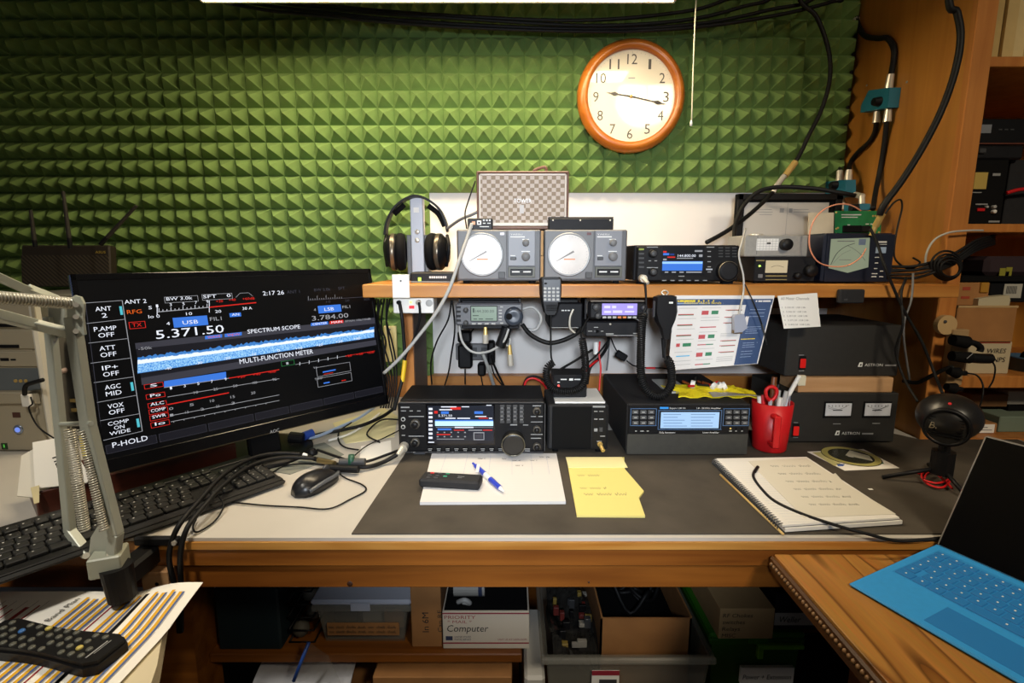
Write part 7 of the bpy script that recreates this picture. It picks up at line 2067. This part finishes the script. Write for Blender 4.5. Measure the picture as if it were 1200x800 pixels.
# coax switches on the side panel
SWB = mat('teal blue switch', '1f6f86', .45)
XP = BX - .0005
def switch(name, label, poly, X_, thick, knob):
    t = thing(name, label, 'coax switch', P(*poly[-1], X=X_))
    ps = [P(u, v, X=X_) for u, v in poly]
    def g(b):
        n = len(ps); off = V((-thick, 0, 0))
        b.add(ps + [p + off for p in ps], [tuple(range(n)), tuple(range(n, 2 * n))[::-1]] + [(i, (i + 1) % n, n + (i + 1) % n, n + i) for i in range(n)], SWB)
    part('body', t, g)
    k = P(*knob, X=X_ - thick)
    part('knob', t, lambda b: b.cyl(k, k - V((.018, 0, 0)), .013, BLK, .010, 16))
    return t
sw = switch('coax_switch', 'teal coax switch mounted high on the bookcase side', [(1030, 106), (1056, 102.5), (1053, 126), (1020, 132), (1021, 124)], XP, .03, (1031, 119))
for a, c in (((1044, 87), (1041, 105)), ((1028, 131), (1027, 144)), ((1041, 128), (1039.5, 143))):
    part('connector', sw, lambda b: (b.cyl(P(*a, X=XP - .015), P(*c, X=XP - .015), .0085, CHROME, .0105, 14), ))
sw = switch('coax_switch', 'teal coax switch low on the bookcase side above the frame', [(978, 213), (1003, 210.5), (1003, 230), (978, 233)], XP - .03, .03, (980, 217))
for a, c in (((984, 200), (984, 212)), ((995, 199), (994, 212)), ((986, 232), (986, 246))):
    part('connector', sw, lambda b: b.cyl(P(*a, X=XP - .045), P(*c, X=XP - .045), .0085, CHROME, .0105, 14))
sw = switch('coax_switch', 'dark blue coax switch half hidden above the circuit board', [(1001, 240), (1020, 238.5), (1020, 246), (1001, 250)], XP - .06, .03, (1004, 244))
part('elbow', sw, lambda b: (b.cyl(P(1010, 239, X=XP - .07), P(1010, 229, X=XP - .07), .008, CHROME), b.cyl(P(1011, 230, X=XP - .07), P(1002, 228, X=XP - .07), .008, CHROME)))
def xcable(label, pts, r=.006, name='coaxial_cable', m=RUB, X_=XP - .008, ends=None):
    ps = [P(p[0], p[1], X=X_ - (p[2] if len(p) > 2 else 0)) for p in pts]
    if pts[0][1] < 0: ps = [V((ps[0].x, ps[0].y, 2.44)), V((ps[0].x, ps[0].y, 2.15))] + ps
    t = thing(name, label, 'cable', ps[len(ps) // 2], 'loose cables')
    part('sheath', t, lambda b: b.tube(ps, r, m, 7))
    return t
xcable('thick black coax with a bend feeding the upper teal switch', [(1003, -10), (1003, 10), (1005, 28), (1014, 42), (1028, 45), (1040, 45), (1047, 56), (1047, 70), (1044, 88, .007)], .0075)
b = MB(); b.cyl(P(1003, 22, X=XP - .008), P(1003.5, 28, X=XP - .008), .0095, CHROME, n=14); b.build('coax_collar', label='nickel collar on the coax at the top corner', cat='connector')
xcable('black coax from the left port of the upper teal switch', [(1027, 143, .007), (1025, 155), (1018, 167), (1004, 180), (997, 190), (995, 200, .035)], .0068)
xcable('black coax from the right port of the upper teal switch', [(1039, 142, .007), (1036, 170), (1031, 200), (1026, 225, .02), (1023, 245, .05)], .0068)
xcable('thin black coax running down the corner beside the foam', [(1004, 30), (999, 70), (994, 120), (989, 160), (985, 185), (984, 202, .035)], .0045)
cable('coaxial_cable', 'thick black coax sweeping down in front of the bookcase side', [(1112, -14, 1.22), (1122, 15, 1.22), (1126, 45, 1.22), (1119, 85, 1.22), (1103, 130, 1.22), (1080, 175, 1.22), (1056, 213, 1.22), (1036, 240, 1.22), (1031, 252, 1.225)], .0075,
      ends=[((1034, 250, 1.225), (1026, 265, 1.235), .0075, GOLD), ((1026, 265, 1.235), (1021, 276, 1.24), .0055, GOLD)])
cable('test_lead', 'orange wire loop hanging in front of the cross-needle meter', [(1009, 247, 1.235), (996, 240, 1.235), (978, 240, 1.235), (960, 250, 1.235), (950, 268, 1.235), (949, 290, 1.235), (958, 306, 1.235), (974, 312, 1.235), (993, 311, 1.235), (1008, 302, 1.235), (1015, 291, 1.235)], .0016, mat('orange wire', 'd98f6e', .5))
cable('power_cable', 'black cord from the circuit board over the shelf edge', [(1020, 268, 1.235), (1028, 285, 1.22), (1036, 310, 1.19), (1046, 335, 1.185), (1060, 365, 1.18), (1080, 400, 1.17), (1096, 440, 1.15), (1104, 460, 1.08)], .0032)
cable('power_cable', 'thin black cord looping beside the cross-needle meter', [(1030, 262, 1.28), (1045, 240, 1.28), (1055, 234, 1.28), (1057, 244, 1.28), (1052, 265, 1.27), (1048, 290, 1.26), (1050, 305, 1.25), (1065, 315, 1.25), (1078, 308, 1.25), (1070, 302, 1.25)], .0022)
cable('network_cable', 'pale grey cord arching over the cable bundle into the bookcase', [(1084, 312, 1.24), (1086, 296, 1.24), (1095, 281, 1.24), (1112, 272.5, 1.235), (1135, 270, 1.235), (1152, 270, 1.24)], .0024, LGR)
for i in range(5):
    cable('cable_bundle', ['topmost', 'second', 'middle', 'fourth', 'lowest'][i] + ' black cable of the bundle running right along the shelf', [(1040, 312 + i * 3.2, 1.26 - i * .004), (1070, 312 + i * 3 + 2 * math.sin(i * 2.1), 1.24 - .004 * (i % 2)), (1095, 306 + i * 3.2, 1.235 - i * .003), (1120, 296 + i * 3.3 + 2 * math.sin(i), 1.235), (1145, 281 + i * 3, 1.25), (1165, 276 + i * 2.4, 1.30)], .0034)
t = thing('cable_loop', 'coiled black cable loop hanging at the bookcase edge', 'cable', P(1110, 328, Y=1.23))
for k in range(4):
    part('turn', t, lambda b: b.tube([P(1109 + k * 1.5 + (18 - 2.2 * k) * math.cos(a), 311 + k * 1.2 + (17 - k * 2.4) * math.sin(a), Y=1.226 - .004 * k) for a in [k + i * .4 for i in range(17)]], .0026, RUB, 6, 3))
cable('power_cable', 'black cord dropping from the bundle behind the ball microphone', [(1062, 325, 1.21), (1056, 345, 1.19), (1058, 380, 1.17), (1050, 410, 1.18), (1058, 440, 1.16), (1075, 470, 1.1)], .0028)
cable('power_cable', 'grey cord hanging from the shelf past the upper power supply', [(1070, 320, 1.20), (1068, 350, 1.185), (1060, 375, 1.18), (1059, 395, 1.18), (1062, 420, 1.20), (1066, 445, 1.22)], .0024, GRY)
cable('microphone_lead', 'thick black lead running from the power supply to the beige rack', [(1058, 446, 1.30), (1075, 448, 1.27), (1090, 441, 1.24), (1108, 432, 1.215), (1118, 430, 1.205)], .005)
cable('microphone_lead', 'black lead looping down from the lower rack microphones', [(1132, 437, 1.205), (1145, 440, 1.2), (1152, 452, 1.19), (1150, 470, 1.17), (1143, 485, 1.1), (1130, 492, 1.03)], .002)
cable('microphone_lead', 'thin lead hanging from the thick rack microphone', [(1160, 420, 1.205), (1166, 430, 1.2), (1164, 445, 1.2), (1158, 455, 1.2)], .0018)
# cords under the shelf
cable('signal_cable', 'pale grey cord falling from the rotator controller over the shelf', [(553, 262, 1.24), (547, 280, 1.225), (538, 305, 1.20), (528, 335, 1.185), (514, 362, 1.185), (495, 388, 1.19), (470, 418, 1.20), (450, 437, 1.22)], .0042, LGR)
cable('signal_cable', 'thin dark cord from the vintage speaker down to the rotator controller', [(557, 212, 1.30), (549, 235, 1.29), (545, 250, 1.28), (547, 268, 1.26)], .0018)
cable('audio_cable', 'grey cord from the headphones to the vintage speaker', [(524, 268, 1.40), (538, 258, 1.36), (552, 252, 1.33), (562, 247, 1.33)], .004, GRY)
cable('power_cable', 'black cord with a yellow sleeve hanging from the white switch box', [(468, 354, 1.222), (471, 372, 1.215), (473, 395, 1.22), (474, 420, 1.22), (471, 445, 1.21), (466, 465, 1.19), (462, 480, 1.17)], .0042, ends=[((474.5, 422, 1.22), (471.5, 447, 1.21), .0052, mat('yellow sleeve', 'e0b81e', .4))])
cable('power_cable', 'black cord hanging from the right socket of the switch box', [(491, 354, 1.22), (492, 372, 1.225), (486, 395, 1.24), (476, 415, 1.245), (470, 440, 1.24)], .0032)
cable('signal_cable', 'thin black cord hanging left of the compact transceiver', [(529, 352, 1.26), (525, 375, 1.27), (512, 400, 1.30), (505, 425, 1.33), (506, 450, 1.38)], .0022)
cable('signal_cable', 'thin black cord hanging close to the compact transceiver', [(530, 352, 1.26), (533, 385, 1.28), (529, 415, 1.30), (526, 435, 1.33), (521, 452, 1.38)], .0022)
# mains adaptors and strip on the wall
t = thing('power_strip', 'grey power strip on the wall below the compact transceiver', 'power strip', P(560, 422, Y=1.68))
f = FY(1.675)
part('body', t, lambda b: f.rect(b, 534, 403, 577, 422, -.022, 0, GRY, .003), f.M)
for i in range(3):
    part('socket', t, lambda b: f.rect(b, 538 + i * 13, 407, 546 + i * 13, 418, 0, .001, DKG), f.M)
def adaptor(label, u0, v0, u1, v1, tail):
    t = thing('power_adaptor', label, 'adaptor', P((u0 + u1) / 2, v1, Y=1.62), 'plug-in power adaptors')
    f = FY(1.61)
    part('body', t, lambda b: f.rect(b, u0, v0, u1, v1, -.04, 0, BLK, .006), f.M)
    part('prong', t, lambda b: f.rect(b, (u0 + u1) / 2 - 1, v0 + 3, (u0 + u1) / 2 + 1, v0 + 6, -.07, -.04, CHROME), f.M)
    part('lead', t, lambda b: b.tube([P(*q, Y=y) for *q, y in tail], .0022, RUB))
adaptor('large black plug-in adaptor on the power strip', 536.5, 404, 553, 432, [(545, 432, 1.61), (545, 440, 1.6), (545, 450, 1.58)])
adaptor('small black adaptor hanging right of the large one', 559.5, 426, 569, 441, [(564, 441, 1.61), (565, 448, 1.6), (567, 456, 1.58)])
adaptor('black adaptor right of the power strip', 571, 400, 580, 428, [(576, 428, 1.61), (580, 440, 1.6), (590, 453, 1.58)])
adaptor('black plug at the top of the power strip', 536, 388, 552, 402, [(551, 390, 1.61), (556, 384, 1.6), (560, 378, 1.56)])
cable('antenna_jumper', 'pale grey cord looping under the compact transceiver', [(538, 380, 1.28), (541, 398, 1.27), (550, 410, 1.26), (562, 413.5, 1.26), (577, 410, 1.25), (590, 400, 1.24), (596, 385, 1.24)], .0032, LGR)
cable('antenna_jumper', 'grey flat cable running down from the adaptors to the bench', [(565, 412, 1.30), (570, 425, 1.32), (575, 440, 1.36), (580, 456, 1.42)], .0048, LGR)
cable('signal_cable', 'black cord running down right of the adaptors', [(575, 414, 1.30), (580, 430, 1.34), (592, 455, 1.42)], .003)
for lb, a, c in (('nickel coax plug hanging left under the compact transceiver', (569, 383), (569, 402)), ('nickel coax plug hanging right under the compact transceiver', (597, 404), (598.5, 428))):
    t = thing('coax_plug', lb, 'connector', P(*c, Y=1.26), 'hanging coax plugs')
    A_, B_ = P(*a, Y=1.26), P(*c, Y=1.26)
    part('collar', t, lambda b: b.cyl(A_.lerp(B_, .45), B_, .0075, CHROME, n=14))
    part('neck', t, lambda b: b.cyl(A_, A_.lerp(B_, .45), .0045, GOLD, .006, 12))
    part('lead', t, lambda b: b.tube([A_, A_ + V((-.002, .02, .02)), A_ + V((0, .06, .04))], .003, RUB))
t = thing('ferrite_choke', 'black ferrite choke on a cord right of the compact transceiver', 'choke', P(592, 405, Y=1.25))
part('core', t, lambda b: b.cyl(P(586, 406, Y=1.25), P(594, 384, Y=1.25), .013, BLK, n=16))
part('lead', t, lambda b: b.tube([P(594, 385, Y=1.25), P(600, 375, Y=1.27), P(604, 366, Y=1.30)], .003, RUB))
part('lead', t, lambda b: b.tube([P(588, 400, Y=1.25), P(596, 405, Y=1.26), P(598, 396, Y=1.26)], .003, LGR))
cable('dc_cable', 'thick black cable sagging between the two under-shelf radios', [(612, 380, 1.27), (622, 392, 1.26), (640, 401, 1.25), (655, 400, 1.25), (672, 393, 1.25), (680, 386, 1.26)], .0058)
cable('dc_cable', 'pale grey cord looping right of the compact transceiver', [(612, 362, 1.28), (625, 360, 1.28), (634, 372, 1.28), (628, 386, 1.28), (615, 385, 1.28)], .0042, LGR)
cable('dc_cable', 'chrome armoured cord hanging left of the violet display radio', [(672, 362, 1.25), (668, 372, 1.25), (668, 384, 1.25), (674, 390, 1.25)], .003, CHROME)
cable('signal_cable', 'black cord slanting from the violet radio to the modem box', [(694, 410, 1.30), (675, 422, 1.28), (655, 434, 1.26), (650, 440, 1.25)], .0032)
cable('signal_cable', 'thin black cord slanting behind the coiled cord', [(715, 396, 1.35), (700, 415, 1.32), (683, 430, 1.30), (676, 440, 1.28)], .0025)
cable('dc_cable', 'thick black power cable dropping under the violet radio', [(713, 395, 1.36), (712, 405, 1.36), (704, 418, 1.34), (692, 430, 1.33), (688, 450, 1.32)], .0042)
cable('dc_cable', 'red wire of the power lead under the violet radio', [(703, 400, 1.34), (702, 415, 1.33), (704, 430, 1.32), (703, 445, 1.31), (702, 458, 1.30)], .0025, RED, ends=[((698.5, 401, 1.34), (698.5, 415, 1.335), .007, WHT)])
cable('dc_cable', 'red and black twin lead slanting under the violet radio', [(700, 422, 1.33), (690, 430, 1.31), (686, 436, 1.30)], .0026, RED)
cable('dc_cable', 'red lead arching behind the base transceiver', [(614, 455, 1.40), (617, 446, 1.40), (625, 443, 1.40), (635, 448, 1.40), (641, 456, 1.38)], .0034, RED)
cable('dc_cable', 'black lead arching over the red one behind the base transceiver', [(613, 453, 1.405), (617, 443.5, 1.405), (626, 440.5, 1.405), (637, 445, 1.405), (643, 454, 1.38)], .003)
cable('signal_cable', 'thin grey cord hanging straight under the violet radio', [(714, 396, 1.45), (713, 415, 1.45), (711, 434, 1.45)], .0025, GRY)
t = thing('inline_box', 'small black inline box on a lead above the amplifier', 'device', P(729, 418, Y=1.48))
fi = Face(P(728.5, 417, Y=1.5), (.85, 0, -.5), (.5, 0, .85))
part('box', t, lambda b: b.box(-.018, .018, -.011, .011, -.012, 0, BLK, .003), fi.M)
part('lead', t, lambda b: b.tube([P(716, 396, Y=1.48), P(720, 406, Y=1.49), P(724, 413, Y=1.5)], .002, RUB))
part('lead', t, lambda b: b.tube([P(734, 422, Y=1.5), P(742, 428, Y=1.49), P(752, 430, Y=1.47)], .002, RUB))
cable('probe_lead', 'black lead with a red sleeve running behind the coiled cord', [(750, 430, 1.46), (760, 431, 1.45), (775, 431, 1.44), (788, 433, 1.42)], .002, RUB, ends=[((757, 431, 1.45), (768, 431.2, 1.445), .003, RED)])
for i in range(6):
    cable('signal_cable', ['far left', 'second', 'third', 'fourth', 'fifth', 'rightmost'][i] + ' thin dark cord of the tangle between monitor and shelf support', [(440 + i * 3.4, 350, 1.40), (438 + i * 3.2 + 2 * math.sin(i * 2), 375, 1.41), (446 + i * 2 + 4 * math.sin(i * 1.7), 400, 1.42), (449 + i * 2.4 - 3 * math.sin(i), 425, 1.42), (452 + i * 2.5, 450, 1.40), (446 + i * 3, 478, 1.36)], .0026)
t = thing('wall_plate', 'pale yellow wall plate behind the cord tangle', 'wall plate', P(458, 425, Y=1.64))
part('plate', t, lambda b: FY(1.64).rect(b, 450, 382, 465, 424, -.01, 0, mat('pale yellow plate', 'cdbf86', .6), .002), FY(1.64).M)
part('screw', t, lambda b: FY(1.64).knob(b, 457, 386, 1, 0, .001, GRY, 8), FY(1.64).M)
# cables on the bench
zb_ = DESK + .008
cable('usb_cable', 'outer of two thick black cables dropping over the bench edge', [on(352, 532, zb_ + .02), on(325, 531, zb_ + .025), on(295, 537, zb_ + .03), on(262, 556, zb_ + .035), on(232, 588, zb_ + .03), on(212, 612, zb_ + .02), (202, 632, .775), (198, 655, .768), (203, 680, .768), (208, 702, .768), (210, 740, .768)], .0044)
cable('usb_cable', 'inner of two thick black cables dropping over the bench edge', [on(370, 537, zb_ + .012), on(330, 536, zb_ + .022), on(295, 545, zb_ + .026), on(262, 568, zb_ + .030), on(240, 592, zb_ + .024), on(222, 614, zb_ + .016), (214, 634, .775), (211, 655, .768), (212, 680, .768), (212, 702, .768), (212, 740, .768)], .0044)
cable('usb_cable', 'thick black cable running from the base transceiver past the mouse', [on(466, 532, zb_ + .012), on(450, 541, zb_), on(430, 547, zb_), on(405, 546, zb_), on(380, 541, zb_), on(352, 532, zb_ + .01)], .005)
cable('usb_cable', 'thin black cable with brass joint leading to the microphone plug', [on(466, 528, zb_ + .02), on(455, 532, zb_ + .006), on(432, 540, zb_ + .004), on(415, 541, zb_ + .004), on(395, 535, zb_ + .004), on(372, 527, zb_ + .01)], .0032)
t = thing('inline_filter', 'cluster of grey inline plugs and a green choke on the bench', 'connector', P(410, 545, z=DESK))
part('plug', t, lambda b: b.cyl(P(398, 541, z=zb_ + .012), P(428, 541, z=zb_ + .012), .008, DKG, n=12))
part('plug', t, lambda b: b.cyl(P(382, 548, z=zb_ + .004), P(420, 550, z=zb_ + .004), .008, BLK, n=12))
part('brass_plug', t, lambda b: b.cyl(P(373, 539, z=zb_ + .008), P(392, 543, z=zb_ + .008), .006, mat('dull brass', '8f7f56', .35, .8), n=12))
part('green_choke', t, lambda b: b.lathe([(.006, -.006), (.013, -.006), (.013, .006), (.006, .006), (.006, -.006)], P(412, 539, z=zb_ + .014), (1, .2, 0), 18, mat('green ferrite', '1f4d3a', .4)))
part('white_tip', t, lambda b: b.cyl(P(355, 532, z=zb_ + .02), P(360, 534, z=zb_ + .016), .004, WHT, n=10))
cable('mouse_cable', 'thin black mouse cord curling across the white bench top', [on(396, 553, DESK + .006), on(405, 560, DESK + .003), on(425, 568, DESK + .003), on(428, 575, DESK + .003), on(410, 585, DESK + .003), on(385, 596, DESK + .003), on(350, 594, DESK + .003), on(310, 592, DESK + .003), on(270, 588, DESK + .004)], .0016)
cable('signal_cable', 'thin black cord from the keyboard end past the monitor stand', [on(320, 553, DESK + .004), on(335, 545, DESK + .004), on(360, 543, DESK + .004), on(385, 545, DESK + .006)], .0016)
cable('signal_cable', 'thin black loop hanging at the keyboard front edge', [on(255, 580, DESK + .03), on(262, 592, DESK + .012), on(252, 610, DESK + .004), on(232, 623, DESK + .004), on(226, 618, DESK + .004), on(230, 608, DESK + .006)], .0016)
cable('signal_cable', 'dark cord zigzagging on the papers left of the base transceiver', [on(470, 492, DESK + .01), on(452, 491, DESK + .01), on(440, 496, DESK + .01), on(430, 509, DESK + .008), on(445, 518, DESK + .005)], .0022)
cable('signal_cable', 'thin dark cord from behind the base transceiver to the green choke', [on(468, 504, DESK + .01), on(450, 513, DESK + .006), on(430, 522, DESK + .006), on(415, 534, DESK + .008)], .0016)
cable('power_cable', 'thick dark cord running under the monitor corner to the base transceiver', [on(462, 478, DESK + .03), on(448, 488, DESK + .02), on(425, 498, DESK + .012), on(400, 504, DESK + .008), on(370, 510, DESK + .008), on(340, 523, DESK + .008)], .0048)
cable('network_cable', 'pale blue network cable under the monitor corner', [on(440, 476, DESK + .02), on(420, 490, DESK + .012), on(398, 500, DESK + .012), on(375, 510, DESK + .012), on(362, 513, DESK + .016)], .0042, mat('pale blue cord', '9fb2cf', .5), ends=None)
t = thing('vga_plug', 'black video plug with a blue insert under the monitor', 'connector', P(352, 515, z=DESK))
part('shell', t, lambda b: b.cyl(P(340, 512, z=DESK + .022), P(356, 514, z=DESK + .018), .014, BLK, n=14))
part('insert', t, lambda b: b.cyl(P(356, 511, z=DESK + .022), P(366, 507, z=DESK + .024), .011, mat('vga blue', '2a4aa0', .4), n=12))
cable('network_cable', 'thin white cable beside the pale blue one under the monitor', [on(445, 484, DESK + .008), on(430, 496, DESK + .006), on(410, 508, DESK + .006), on(385, 516, DESK + .006)], .003, WHT)
cable('signal_cable', 'thin dark cord looping on the yellow sheet', [on(412, 495, DESK + .012), on(398, 505, DESK + .008), on(397, 517, DESK + .006), on(405, 524, DESK + .006), on(420, 527, DESK + .006)], .002)
b = MB(); q = P(366, 532, z=DESK + .002); b.lathe([(0, 0), (.012, 0), (.013, .004), (.008, .012), (.006, .014), (0, .014)], q, (0, 0, 1), 16, BLK); b.build('rubber_knob', label='small black rubber knob lying near the mouse', cat='knob')
